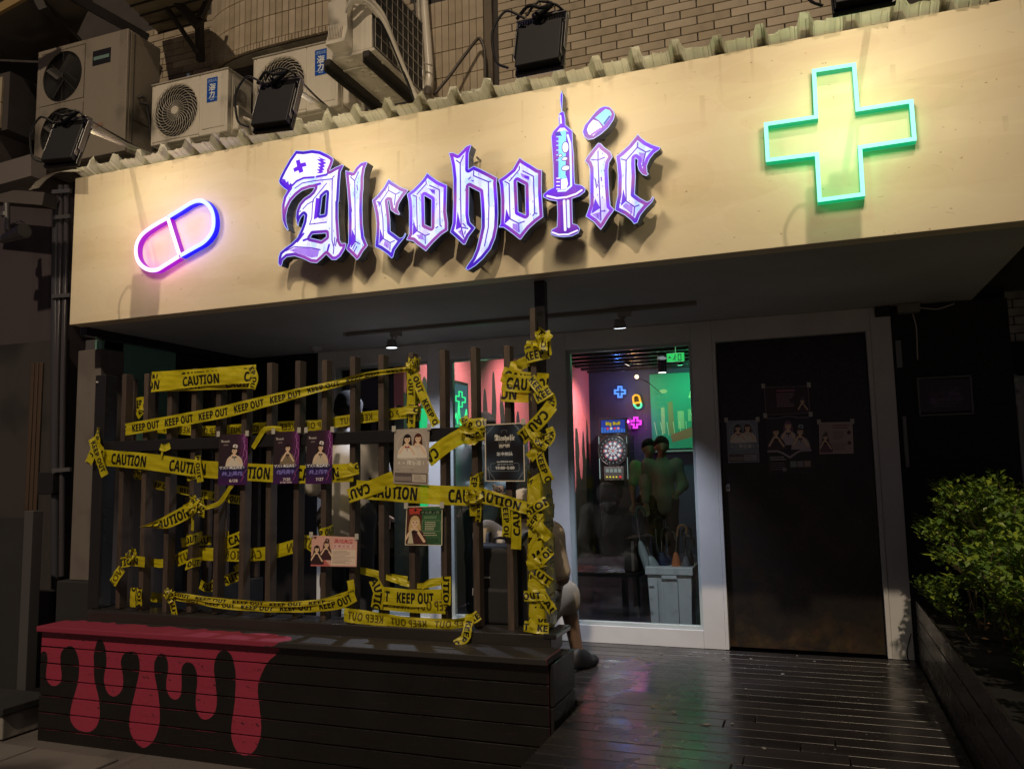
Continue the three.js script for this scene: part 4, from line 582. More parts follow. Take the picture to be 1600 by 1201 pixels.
// ================================================================ inside the bar
struct('room_floor', [box(-4.5, 1.2, -0.3, -0.002, -6.3, -0.121)], M(0.10, 0.085, 0.12, { rgh: 0.35, roughnessMap: rep(rough, 1), map: rep(grime, 0.7) }));
{
  const o = struct('room_wall', [box(-4.6, 1.3, -0.3, 2.85, -6.2, -6.0)], M(0.045, 0.05, 0.105, { rgh: 0.6, map: rep(mottle, 0.5) }));
  mesh('side_panel', [box(1.0, 1.2, -0.3, 2.8, -6.0, -0.13)], mats.blackMatt, o); mesh('side_panel', [box(-4.62, -4.5, -0.3, 2.8, -6.0, -0.13)], mats.blackMatt, o);
  mesh('front_panel', [box(-4.5, -3.771, -0.3, 2.8, -0.2, -0.122), box(-4.5, 1.2, SOF + 0.032, 2.8, -0.2, -0.125), box(0.53, 1.2, -0.3, SOF, -0.2, -0.122)], mats.blackMatt, o);
}
{
  const o = struct('room_ceiling', [box(-4.6, 1.2, 2.76, 2.85, -6.0, -0.13)], mats.blackMatt);
  for (let i = 0; i < 17; i++) mesh('ceiling_slat', [rbox(-3.04, 1.0, 2.63, 2.755, -5.95 + i * 0.34, -5.87 + i * 0.34, 0.004)], mats.black, o);
}
{ // partition with pink slime running down it
  const t = canvas(2048, 1024, (g, w, h) => {
    g.fillStyle = '#34362f'; g.fillRect(0, 0, w, h); g.fillStyle = '#e8808a'; const R = rng(14), pts = [[0, -10]]; let x = 0; const H = (m) => h - m / 2.76 * h;
    while (x < w) { const pw = 26 + R() * 46, gw = 24 + R() * 34, low = H(0.75 + R() * 0.9), top = H(1.75 + R() * 0.55), nk = pw * 0.22; pts.push([x, top + 60], [x + nk, (low + top) / 2], [x - 2, low - 90], [x + pw * 0.3, low], [x + pw * 0.7, low], [x + pw + 2, low - 90], [x + pw - nk, (low + top) / 2], [x + pw, top + 60], [x + pw + gw * 0.25, top], [x + pw + gw * 0.75, top]); x += pw + gw; }
    pts.push([w + 10, h * 0.3], [w + 10, -10]); g.beginPath(); g.moveTo(...pts[0]); for (let i = 1; i < pts.length - 1; i++) g.quadraticCurveTo(pts[i][0], pts[i][1], (pts[i][0] + pts[i + 1][0]) / 2, (pts[i][1] + pts[i + 1][1]) / 2); g.lineTo(...pts[pts.length - 1]); g.closePath(); g.fill();
  });
  t.repeat.set(1 / 6, 1 / 2.76);
  const o = struct('partition_wall', [box(-3.14, -3.05, 0, 2.758, -5.999, -0.14)], M(1, 1, 1, { rgh: 0.5, map: t, bumpMap: rep(fineBump, 1), bumpScale: 0.001 }));
}
{ // slanted light box with a green cross and a heartbeat line, on the pink wall
  const o = thing('heartbeat_lightbox', 'dark framed light box with a green neon cross and heartbeat line on the pink wall', 'light box'), X = -3.048, at = (x, y) => { const q = pX(x, y, X); return [q.z, q.y]; };
  const a = at(697, 592), b = at(727, 603), c = at(727, 700), lo = Math.min(a[1], b[1]) - 0.02;
  mesh('frame', [box(X + 0.001, X + 0.03, c[1] - 0.25, a[1], b[0], a[0])], mats.black, o);
  mesh('screen', [box(X + 0.031, X + 0.034, c[1] - 0.22, a[1] - 0.03, b[0] + 0.03, a[0] - 0.03)], glow(0.03, 0.09, 0.12, 1), o);
  const gn = glow(0.03, 0.9, 0.28, 1.2), cz = (a[0] + b[0]) / 2, cy = at(713, 624)[1], s = 0.07, L = [[-1, 3], [1, 3], [1, 1], [3, 1], [3, -1], [1, -1], [1, -3], [-1, -3], [-1, -1], [-3, -1], [-3, 1], [-1, 1]].map(([u, v]) => V(X + 0.045, cy + v * s / 3, cz + u * s * 0.5));
  const tub = []; for (let i = 0; i < 12; i++) tub.push(cyl(L[i], L[(i + 1) % 12], 0.006, 0.006, 6)); mesh('cross_tube', tub, gn, o);
  const y0 = at(713, 655)[1], hb = [[0, 0], [0.15, 0], [0.22, 0.05], [0.3, -0.05], [0.38, 0.16], [0.48, -0.08], [0.56, 0], [0.75, 0.02], [0.85, 0.10], [0.9, -0.06], [1, 0]].map(([u, v]) => V(X + 0.045, y0 + v, lerp(a[0] - 0.03, b[0] + 0.03, u))), ht = []; for (let i = 0; i < hb.length - 1; i++) ht.push(cyl(hb[i], hb[i + 1], 0.006, 0.006, 6)); mesh('heartbeat_tube', ht, gn, o);
  mesh('green_glow_panel', [box(X + 0.035, X + 0.038, c[1] - 0.2, y0 - 0.06, b[0] + 0.035, a[0] - 0.035)], glow(0.0, 0.40, 0.13, 1), o);
  const l = new THREE.PointLight(new THREE.Color(0.1, 1, 0.4), 0.12); l.position.set(X + 0.25, y0 + 0.1, cz); scene.add(l);
  const q = at(655, 634), r = at(669, 640), p = thing('green_light_panel', 'small bright green light panel at the street end of the pink wall', 'light panel');
  mesh('panel', [box(X + 0.002, X + 0.02, 0.9, r[1], r[0], q[0])], glow(0.0, 0.55, 0.18, 1), p); mesh('panel_frame', [box(X + 0.001, X + 0.024, r[1], r[1] + 0.02, r[0], q[0])], mats.black, p);
}
{ // mural on the far wall
  const t = canvas(512, 512, (g, w, h) => {
    g.fillStyle = '#2f9a78'; g.fillRect(0, 0, w, h); g.fillStyle = '#bfe0a0';
    g.beginPath(); g.moveTo(300, 60); g.bezierCurveTo(250, 90, 262, 130, 240, 170); g.lineTo(262, 180); g.bezierCurveTo(258, 215, 270, 250, 318, 246); g.lineTo(360, 250); g.lineTo(362, 60); g.closePath(); g.fill();
    g.strokeStyle = '#2c5a3c'; g.lineWidth = 6; g.beginPath(); g.moveTo(272, 140); g.lineTo(300, 132); g.moveTo(266, 205); g.lineTo(288, 206); g.stroke();
    g.fillStyle = '#9fbf8c'; g.beginPath(); g.ellipse(85, 120, 26, 14, 0, 0, 7); g.fill(); g.fillRect(66, 230, 22, 180); g.fillStyle = '#8c8a58'; g.beginPath(); g.moveTo(110, 200); g.lineTo(140, 190); g.lineTo(150, 420); g.lineTo(112, 410); g.closePath(); g.fill(); g.fillStyle = '#a8c890'; g.fillRect(170, 260, 40, 120); g.fillRect(235, 250, 40, 80);
    g.strokeStyle = '#c8e8b0'; g.lineWidth = 4; for (let i = 0; i < 6; i++) { g.beginPath(); g.moveTo(20 + i * 40, 330); g.lineTo(34 + i * 38, 420); g.stroke(); }
    g.fillStyle = '#a06a48'; g.beginPath(); g.moveTo(120, 420); g.lineTo(280, 360); g.lineTo(290, 430); g.lineTo(130, 470); g.closePath(); g.fill();
  });
  t.repeat.set(1 / 1.15, 1 / 1.08); t.offset.set(2.13 / 1.15, -1.48 / 1.08);
  const o = thing('wall_mural', 'green wall mural with a pale face in profile at the back of the bar', 'mural'); mesh('board', [rbox(-2.13, -0.98, 1.48, 2.56, -5.99, -5.96, 0.004)], M(1, 1, 1, { rgh: 0.6, map: t }), o); mesh('shelf', [rbox(-2.13, -0.98, 1.43, 1.455, -5.99, -5.86, 0.004)], M(0.3, 0.32, 0.3), o);
  const w = thing('added_mural_spot', 'added green ceiling spot lighting the mural', 'ceiling spot'); mesh('can', [cyl(V(-1.55, 2.56, -5.05), V(-1.55, 2.757, -5.0), 0.04, 0.045, 14)], mats.black, w); mesh('lens', [cyl(V(-1.55, 2.556, -5.052), V(-1.55, 2.559, -5.051), 0.034, 0.034, 14)], glow(0.15, 1, 0.5, 2), w);  // ceiling spot added to throw green light on the mural only
  const l = new THREE.SpotLight(new THREE.Color(0.10, 0.95, 0.55), 3.4, 0, 0.95, 0.8); l.position.set(-1.55, 2.54, -5.06); l.target.position.set(-1.55, 1.95, -5.97); scene.add(l, l.target);
}
{
  const neon = (name, label, pts, c, k, closed = true) => { const o = thing(name, label, 'neon sign'); neonStrip(o, pts.map(([x, y]) => v2(x, y, -5.93)), 0.026, -5.985, -5.93, dbl(glow(...c, k)), dbl(glow(c[0] * 0.4, c[1] * 0.4, c[2] * 0.4, 1)), closed, 'tube'); const p = pz(pts[0][0], pts[0][1] + 6, -5.7), l = new THREE.PointLight(new THREE.Color(...c), 0.28); l.position.copy(p); scene.add(l); return o; };
  const cross = (cx, cy, a, b, t) => [[-b, -a], [b, -a], [b, -b], [a, -b], [a, b], [b, b], [b, a], [-b, a], [-b, b], [-a, b], [-a, -b], [-b, -b]].map(([x, y]) => [cx + x - y * t, cy + y + x * t * 0]);
  neon('blue_neon_cross', 'small blue neon cross on the dark back wall', cross(968.5, 612, 8, 2.6, 0), [0.10, 0.28, 1.0], 1.5);
  neon('magenta_neon_cross', 'small magenta neon cross on the back wall right of the dart machine', cross(993, 660, 8, 2.6, 0.05), [0.95, 0.05, 0.85], 1.5);
  const arc = (cx, cy, r, a0, a1) => { const L = []; for (let i = 0; i <= 10; i++) { const a = lerp(a0, a1, i / 10); L.push([cx + Math.cos(a) * r, cy + Math.sin(a) * r]); } return L; };
  const o = neon('orange_neon_pill', 'small orange and green neon capsule on the back wall', [...arc(994, 622, 5.2, Math.PI + 0.15, 2 * Math.PI + 0.1), [1001, 628], [990, 630]], [1.0, 0.42, 0.02], 1.5);
  neonStrip(o, [[990, 630], [991, 633], ...arc(997, 632, 5.2, Math.PI - 0.2, 0.1), [1001, 628]].map(([x, y]) => v2(x, y, -5.93)), 0.026, -5.985, -5.93, dbl(glow(0.05, 0.95, 0.50, 1.4)), dbl(glow(0.02, 0.3, 0.15, 1)), false, 'green_tube');
}
{ // electronic dart machine
  const o = thing('dart_machine', 'electronic dart machine with a lit board and a colourful top screen', 'dart machine'), Z = -5.5, r = (x0, y0, x1, y1) => { const a = pz(x0, y0, Z), b = pz(x1, y1, Z); return [a.x, b.x, b.y, a.y]; };
  const [a, b, , top] = r(934.5, 679, 983, 700), c = r(936, 653, 981, 677);
  mesh('cabinet', [rbox(a, b, 0, top, Z - 0.35, Z - 0.01, 0.01)], mats.black, o); mesh('screen_housing', [rbox(c[0], c[1], top - 0.005, c[3], Z - 0.25, Z - 0.01, 0.01)], mats.black, o);
  const sc = canvas(256, 128, (g, w, h) => { g.fillStyle = '#1a3fa8'; g.fillRect(0, 0, w, h); g.fillStyle = '#3a7ae0'; for (let i = 0; i < 9; i++) g.fillRect(i * 30, 70 + (i * 37 % 30), 22, 60); g.font = 'bold 44px sans-serif'; g.textAlign = 'center'; g.lineWidth = 6; g.strokeStyle = '#4a2a00'; g.strokeText('Big Bull', 128, 52); g.fillStyle = '#f8d820'; g.fillText('Big Bull', 128, 52); for (let i = 0; i < 4; i++) { g.fillStyle = ['#e84060', '#f0f0f0', '#e84060', '#f090a0'][i]; g.beginPath(); g.arc(70 + i * 38, 86, 14, 0, 7); g.fill(); } });
  const d = r(939, 656.5, 977, 675), sm = new THREE.MeshStandardMaterial({ emissiveMap: sc, emissive: 0xffffff, emissiveIntensity: 0.8, color: 0x000000, roughness: 0.3 }); sticker(d[0], d[1], d[2], d[3], Z + 0.002, sm, o, 'screen');
  const bt = canvas(512, 512, (g, w) => {
    g.fillStyle = '#0c0c10'; g.fillRect(0, 0, w, w); const m = w / 2;
    for (let i = 0; i < 20; i++) { const a0 = (i - 0.5) / 20 * 6.2832 - 1.5708, a1 = a0 + 0.31416, sec = (r0, r1, c) => { g.fillStyle = c; g.beginPath(); g.arc(m, m, r1, a0, a1); g.arc(m, m, r0, a1, a0, true); g.closePath(); g.fill(); };
      sec(20, 170, i % 2 ? '#f4f0f2' : '#6a6a86'); sec(84, 104, i % 2 ? '#c86070' : '#4a4660'); sec(150, 172, i % 2 ? '#e0606c' : '#403c54'); g.fillStyle = '#9a9aa6'; const a2 = a0 + 0.157; g.beginPath(); g.arc(m + Math.cos(a2) * 212, m + Math.sin(a2) * 212, 11, 0, 7); g.fill(); }
    g.fillStyle = '#e05050'; g.beginPath(); g.arc(m, m, 20, 0, 7); g.fill(); g.strokeStyle = '#2a2a34'; g.lineWidth = 3; for (const q of [84, 104, 150, 172]) { g.beginPath(); g.arc(m, m, q, 0, 7); g.stroke(); }
  });
  const e = pz(958, 704, Z), bm = new THREE.MeshStandardMaterial({ emissiveMap: bt, emissive: 0xffffff, emissiveIntensity: 0.75, color: 0x050505, roughness: 0.5 }), cg = new THREE.CircleGeometry(0.205, 40); cg.translate(e.x, e.y, Z + 0.012); mesh('board', [fin(cg)], bm, o);
  const rim = new THREE.TorusGeometry(0.21, 0.014, 8, 40); rim.translate(e.x, e.y, Z + 0.005); mesh('board_rim', [fin(rim)], mats.black, o);
  for (const [p, q] of [[935.5, 938], [979, 981.5]]) { const s = r(p, 682, q, 748); mesh('side_light', [rbox(s[0], s[1], s[2], s[3], Z - 0.008, Z + 0.012, 0.004)], glow(0.45, 0.62, 0.62, 0.8), o); }
  const f = r(944, 729, 975, 750); mesh('control_panel', [rbox(f[0], f[1], f[2], f[3], Z - 0.02, Z + 0.02, 0.006)], M(0.16, 0.15, 0.15, { rgh: 0.4 }), o);
  for (let i = 0; i < 4; i++) { const s = r(947 + i * 6.4, 732, 952 + i * 6.4, 738); mesh('score_window', [box(s[0], s[1], s[2], s[3], Z + 0.021, Z + 0.024)], glow(0.30, 0.34, 0.32, 0.7), o); const k = pz(949 + i * 5, 745, Z); mesh('button', [ball(V(k.x, k.y, Z + 0.022), 0.011, 10, 6)], glow(0.9, 0.75, 0.05, 1), o); }
  const k = pz(970, 745, Z); mesh('button', [ball(V(k.x, k.y, Z + 0.022), 0.016, 10, 6)], glow(0.9, 0.03, 0.05, 1), o);
  const l = new THREE.PointLight(new THREE.Color(0.8, 0.9, 1), 0.25); l.position.set(e.x, e.y + 0.1, Z + 0.35); scene.add(l);
}
{
  const o = thing('exit_sign', 'green lit emergency exit sign hanging under the bar ceiling', 'exit sign'), a = pz(1041, 552, -3.4), b = pz(1070, 564, -3.4);
  const t = canvas(128, 48, (g, w, h) => { g.fillStyle = '#2fe06a'; g.fillRect(0, 0, w, h); g.strokeStyle = '#064018'; g.fillStyle = '#064018'; g.lineWidth = 6; g.beginPath(); g.arc(62, 12, 5, 0, 7); g.fill(); g.beginPath(); g.moveTo(60, 18); g.lineTo(54, 30); g.lineTo(44, 38); g.moveTo(54, 30); g.lineTo(64, 40); g.moveTo(58, 22); g.lineTo(70, 26); g.stroke(); g.strokeRect(84, 8, 20, 34); g.beginPath(); g.moveTo(34, 24); g.lineTo(16, 24); g.lineTo(24, 16); g.stroke(); });
  mesh('case', [rbox(a.x, b.x, b.y, a.y, -3.46, -3.41, 0.006)], M(0.3, 0.32, 0.3), o); sticker(a.x + 0.004, b.x - 0.004, b.y + 0.004, a.y - 0.004, -3.408, new THREE.MeshStandardMaterial({ emissiveMap: t, emissive: 0xffffff, emissiveIntensity: 0.8, color: 0 }), o, 'lit_panel');
  mesh('hanger', [cyl(V((a.x + b.x) / 2, a.y, -3.435), V((a.x + b.x) / 2, 2.76, -3.435), 0.006)], mats.steel, o);
  const l = new THREE.PointLight(new THREE.Color(0.3, 1, 0.5), 0.55); l.position.set((a.x + b.x) / 2, a.y - 0.05, -3.25); scene.add(l);
}
{
  const o = thing('ceiling_downlight', 'small round white lamp glowing under the bar ceiling', 'ceiling lamp'), p = pz(1035, 582, -5.2); mesh('can', [cyl(V(p.x, p.y + 0.002, p.z), V(p.x, 2.76, p.z), 0.06, 0.06, 20)], mats.black, o); mesh('lit_disc', [cyl(V(p.x, p.y - 0.002, p.z), V(p.x, p.y + 0.002, p.z), 0.052, 0.052, 20)], glow(0.95, 1, 0.98, 2.5), o);
  const l = new THREE.SpotLight(new THREE.Color(0.9, 1, 0.95), 2.0, 0, 0.7, 0.6); l.position.set(p.x, p.y - 0.02, p.z); l.target.position.set(p.x, 0, p.z); scene.add(l, l.target);
  const b = pz(995, 588.5, -5.6), q = thing('hanging_bulb', 'small warm bulb on a thin cable at the back of the bar', 'bulb'); mesh('bulb', [ball(b, 0.030, 14, 10)], glow(1.0, 0.72, 0.45, 3), q); mesh('bulb_cable', [tube([b.clone().add(V(0, 0.03, 0)), b.clone().add(V(0.03, 0.15, 0)), b.clone().add(V(-0.1, 0.25, 0))], 0.005), tube([b.clone().add(V(0.02, -0.02, 0)), b.clone().add(V(0.14, -0.08, -0.1)), b.clone().add(V(0.28, -0.22, -0.3))], 0.005)], mats.rubber, q);
  const pl = new THREE.PointLight(new THREE.Color(1, 0.7, 0.4), 0.3); pl.position.copy(b); scene.add(pl);
}
for (const [z, k, c] of [[-0.9, 8, [1, 0.80, 0.74]], [-2.4, 7, [1, 0.70, 0.66]], [-5.0, 10, [1, 0.74, 0.66]]]) {   // ceiling spots that wash the pink wall
  const o = thing('wall_washer', { '-0.9': 'ceiling spot washing the street end of the pink wall', '-2.4': 'ceiling spot washing the middle of the pink wall', '-5': 'ceiling spot washing the far end of the pink wall' }[z], 'ceiling spot'), p = V(-2.25, 2.60, z);
  mesh('can', [cyl(p, p.clone().add(V(0.05, 0.155, 0)), 0.045, 0.05, 16)], mats.black, o); mesh('lens', [cyl(p.clone().add(V(-0.002, -0.004, 0)), p, 0.036, 0.036, 16)], glow(...c, 2), o);
  const l = new THREE.SpotLight(new THREE.Color(...c), k, 0, 0.85, 0.8); l.position.copy(p).add(V(-0.01, -0.02, 0)); l.target.position.set(-3.05, 1.55, z - 0.1); scene.add(l, l.target);
}
// ---- grey bin full of umbrellas behind the glass
{
  const Z = -0.62, a = pz(1008, 889, Z), b = pz(1083, 895, Z), w = b.x - a.x, h = 0.45, cx = (a.x + b.x) / 2;
  const o = thing('umbrella_bin', 'pale grey plastic bin holding folded umbrellas behind the window', 'bin'), g = new THREE.BoxGeometry(w * 0.93, h, 0.26, 1, 6, 1), p = g.attributes.position;
  for (let i = 0; i < p.count; i++) { const k = 1 - 0.10 * (0.5 - p.getY(i) / h); p.setX(i, p.getX(i) * k); p.setZ(i, p.getZ(i) * k); } g.translate(cx, h / 2 + 0.004, Z - 0.14); g.computeVertexNormals();
  const bm = M(0.78, 0.77, 0.77, { rgh: 0.45, map: rep(grime, 1.6) }); mesh('tub', [uvm(g)], bm, o);
  mesh('rim', [rbox(a.x, b.x, h - 0.055, h + 0.005, Z - 0.005, Z + 0.01, 0.008), rbox(a.x, b.x, h - 0.055, h + 0.005, Z - 0.29, Z - 0.275, 0.008), rbox(a.x, a.x + 0.014, h - 0.055, h + 0.005, Z - 0.275, Z - 0.005, 0.006), rbox(b.x - 0.014, b.x, h - 0.055, h + 0.005, Z - 0.275, Z - 0.005, 0.006)], bm, o);
  mesh('grip', [rbox(cx - 0.06, cx + 0.06, h - 0.085, h - 0.056, Z - 0.004, Z + 0.006, 0.006)], bm, o); for (const x of [-0.09, 0.06]) mesh('rib', [rbox(cx + x, cx + x + 0.004, 0.01, h - 0.10, Z - 0.022, Z - 0.004, 0.001)], mats.plastic, o); sticker(a.x + 0.028, a.x + 0.062, h - 0.14, h - 0.09, Z - 0.001, M(0.7, 0.7, 0.7), o, 'label');
  const um = (label, x0, tip, top, r, col, hcol, hook, z = Z - 0.13) => {
    const u = thing('umbrella', label, 'umbrella', null, 'umbrellas in the grey bin'), A = V(x0, 0.12, z), T = pz(tip[0], tip[1], z), H = pz(top[0], top[1], z), d = T.clone().sub(A);
    const q = new THREE.Quaternion().setFromUnitVectors(V(0, 1, 0), d.clone().normalize()), L = d.length(), prof = [[0.012, 0], [r * 0.55, L * 0.25], [r, L * 0.62], [r * 0.9, L * 0.85], [r * 0.45, L * 0.97], [0.008, L]].map(([rr, y]) => new THREE.Vector2(rr, y)), lg = new THREE.LatheGeometry(prof, 18), lp = lg.attributes.position;
    for (let i = 0; i < lp.count; i++) { const an = Math.atan2(lp.getZ(i), lp.getX(i)), k = 1 + 0.16 * Math.sin(an * 8 + lp.getY(i) * 12); lp.setX(i, lp.getX(i) * k); lp.setZ(i, lp.getZ(i) * k); } lg.applyQuaternion(q); lg.translate(A.x, A.y, A.z); lg.computeVertexNormals(); mesh('canopy', [fin(lg)], col, u);
    mesh('shaft', [cyl(T, H, 0.005, 0.005, 8)], mats.steel, u); const up = H.clone().sub(T).normalize(), R = 0.034 * Math.sign(hook), pts = [H.clone().addScaledVector(up, -0.05)]; for (let i = 0; i <= 8; i++) { const t = i / 8 * Math.PI; pts.push(H.clone().addScaledVector(up, Math.sin(t) * 0.04).add(V(R * (1 - Math.cos(t)), 0, 0))); } pts.push(pts[pts.length - 1].clone().addScaledVector(up, -0.03)); mesh('handle', [tube(pts, 0.0095, 24, 8)], hcol, u);
  };
  const navy = M(0.02, 0.025, 0.06), blk = M(0.018, 0.018, 0.02, { rgh: 0.4 }), clearish = M(0.34, 0.36, 0.36, { rgh: 0.3 }), orange = M(0.55, 0.16, 0.05), wood = M(0.40, 0.20, 0.09, { rgh: 0.35 }), grn = M(0.01, 0.09, 0.05, { rgh: 0.3 });
  um('clear white umbrella with a green hooked handle leaning left', cx - 0.07, [1000, 845], [994, 800], 0.04, clearish, grn, 1); um('clear umbrella with a short dark handle at the front of the bin', cx - 0.02, [1016, 868], [1008, 843], 0.045, clearish, blk, 1, Z - 0.07);
  um('orange umbrella with a pale wooden hook', cx + 0.05, [1056, 862], [1059, 828], 0.036, orange, wood, 1, Z - 0.09); um('navy umbrella in the middle of the bin', cx, [1034, 862], [1034, 832], 0.05, navy, blk, 1); um('navy umbrella with a brown hook right of the middle', cx + 0.02, [1044, 866], [1042, 838], 0.045, navy, M(0.12, 0.09, 0.06), 1, Z - 0.18); um('black umbrella leaning against the right rim', cx + 0.10, [1078, 860], [1080, 832], 0.04, blk, blk, -1); um('striped grey umbrella at the right end of the bin', cx + 0.10, [1072, 868], [1070, 846], 0.035, M(0.14, 0.14, 0.15), blk, 1, Z - 0.08); um('tall black umbrella rising behind the others', cx + 0.03, [1026, 850], [1024, 816], 0.03, blk, blk, 1, Z - 0.22);
}
{
  const o = thing('bar_table', 'dark bar table with slim legs behind the right window', 'table'), Z = -1.5, a = pz(905, 893, Z), b = pz(998, 893, Z);
  mesh('top', [rbox(a.x - 0.4, b.x, a.y - 0.04, a.y, Z - 0.5, Z, 0.006)], mats.black, o); for (const x of [975, 993]) { const p = pz(x, 900, Z); mesh('leg', [rbox(p.x - 0.025, p.x + 0.025, 0, a.y - 0.04, Z - 0.05, Z - 0.005, 0.004)], mats.black, o); }
  mesh('box_front', [rbox(pz(972, 850, Z).x, pz(990, 850, Z).x, a.y + 0.002, pz(984, 842, Z).y, Z - 0.45, Z - 0.06, 0.006)], mats.blackMatt, o); mesh('paper_edge', [box(pz(984, 850, Z).x, pz(988, 850, Z).x, pz(984, 893, Z).y, pz(984, 846, Z).y, Z - 0.059, Z - 0.05)], M(0.35, 0.30, 0.26), o);
}
// ---- lamps on a track under the porch ceiling
{
  const o = thing('lamp_track', 'slim grey lamp track fixed under the porch ceiling', 'track'); mesh('rail', [rbox(-3.06, -0.60, SOF - 0.026, SOF - 0.001, 0.675, 0.715, 0.003)], M(0.20, 0.19, 0.17, { rgh: 0.5 }), o); mesh('end_cap', [rbox(-3.08, -3.06, SOF - 0.028, SOF, 0.672, 0.718, 0.003)], mats.plastic, o);
  const lamp = (label, px, y, aim, k, lit, ang) => {
    const p = pz(px, y, 0.70), t = thing('track_lamp', label, 'track lamp', null, 'lamps on the porch track'), d = aim.clone().sub(p).normalize(), base = V(p.x + 0.02, SOF - 0.026, 0.695);
    mesh('adapter', [rbox(base.x - 0.03, base.x + 0.05, base.y - 0.034, base.y, 0.675, 0.715, 0.004)], mats.plastic, t); mesh('arm', [tube([base.clone().add(V(-0.01, -0.03, 0)), base.clone().add(V(-0.03, -0.06, 0)), p.clone().addScaledVector(d, -0.05).add(V(-0.03, 0.0, 0))], 0.007), tube([base.clone().add(V(0.02, -0.03, 0)), p.clone().addScaledVector(d, -0.05).add(V(0.03, 0.01, 0))], 0.006)], mats.plastic, t);
    mesh('head', [cyl(p.clone().addScaledVector(d, -0.055), p, 0.03, 0.042, 20)], M(0.20, 0.20, 0.20, { rgh: 0.35 }), t); mesh('lens', [cyl(p, p.clone().addScaledVector(d, 0.003), 0.036, 0.036, 20)], lit ? glow(0.86, 0.93, 1, 3) : M(0.05, 0.05, 0.06, { rgh: 0.15 }), t);
    if (k) { const l = new THREE.SpotLight(new THREE.Color(0.74, 0.81, 1.0), k, 0, ang, 1.0); l.position.copy(p).addScaledVector(d, 0.012); l.target.position.copy(aim); l.castShadow = true; l.shadow.radius = 1.5; scene.add(l, l.target); }
  };
  lamp('lit track lamp near the left end of the track', 612, 543, V(-2.74, 0.0, 0.58), 8, true, 1.2);
  lamp('track lamp over the right window, its lens turned to the wall', 969, 512, V(-1.12, 0.0, 0.16), 9, true, 0.66);
}
tag(mesh('smoke_detector', [cyl(V(-3.62, SOF - 0.03, 0.25), V(-3.62, SOF - 0.001, 0.25), 0.04, 0.05, 20), cyl(V(-3.62, SOF - 0.045, 0.25), V(-3.62, SOF - 0.03, 0.25), 0.02, 0.02, 12)], mats.plastic), 'small round detector on the porch ceiling', 'detector');
// ---- dark wall, sliding door and white brick right of the entrance
{
  const o = struct('right_wall', [box(0.532, 1.19, 0, SOF - 0.004, -0.30, -0.022)], mats.blackMatt);
  mesh('skirting', [box(0.532, 1.19, 0, 0.08, -0.0215, -0.01)], mats.black, o);
  tag(mesh('door_pull', [rbox(0.556, 0.580, 1.175, 1.50, -0.018, 0.012, 0.008)], M(0.16, 0.16, 0.16, { rgh: 0.4 })), 'pale vertical door pull bar right of the entrance frame', 'door pull');
  const p0 = pz(1399, 532, -0.019), p1 = pz(1411, 574, -0.019); tag(mesh('wall_notice', [rbox(p0.x, p1.x, p1.y, p0.y, -0.021, -0.018, 0.001)], M(0.20, 0.22, 0.24)), 'narrow pale notice on the dark wall by the ceiling', 'notice');
  const a = pz(1402, 466, 0.02), jb = thing('junction_box', 'small electrical box and thin wires at the right end of the porch ceiling', 'junction box'); mesh('box', [rbox(0.57, 0.70, SOF - 0.06, SOF - 0.002, -0.02, 0.06, 0.006)], M(0.20, 0.19, 0.18), jb); mesh('wire', [tube([V(0.69, SOF - 0.03, 0.02), V(0.80, SOF - 0.045, 0.0), V(0.9, SOF - 0.02, 0.0)], 0.004), tube([V(0.66, SOF - 0.06, 0.0), V(0.675, 2.05, -0.005), V(0.67, 1.85, -0.01)], 0.004)], mats.acGrey, jb);
  mesh('bracket_plate', [rbox(0.44, 0.53, SOF - 0.07, SOF - 0.003, 0.001, 0.02, 0.004)], mats.black, jb);
}
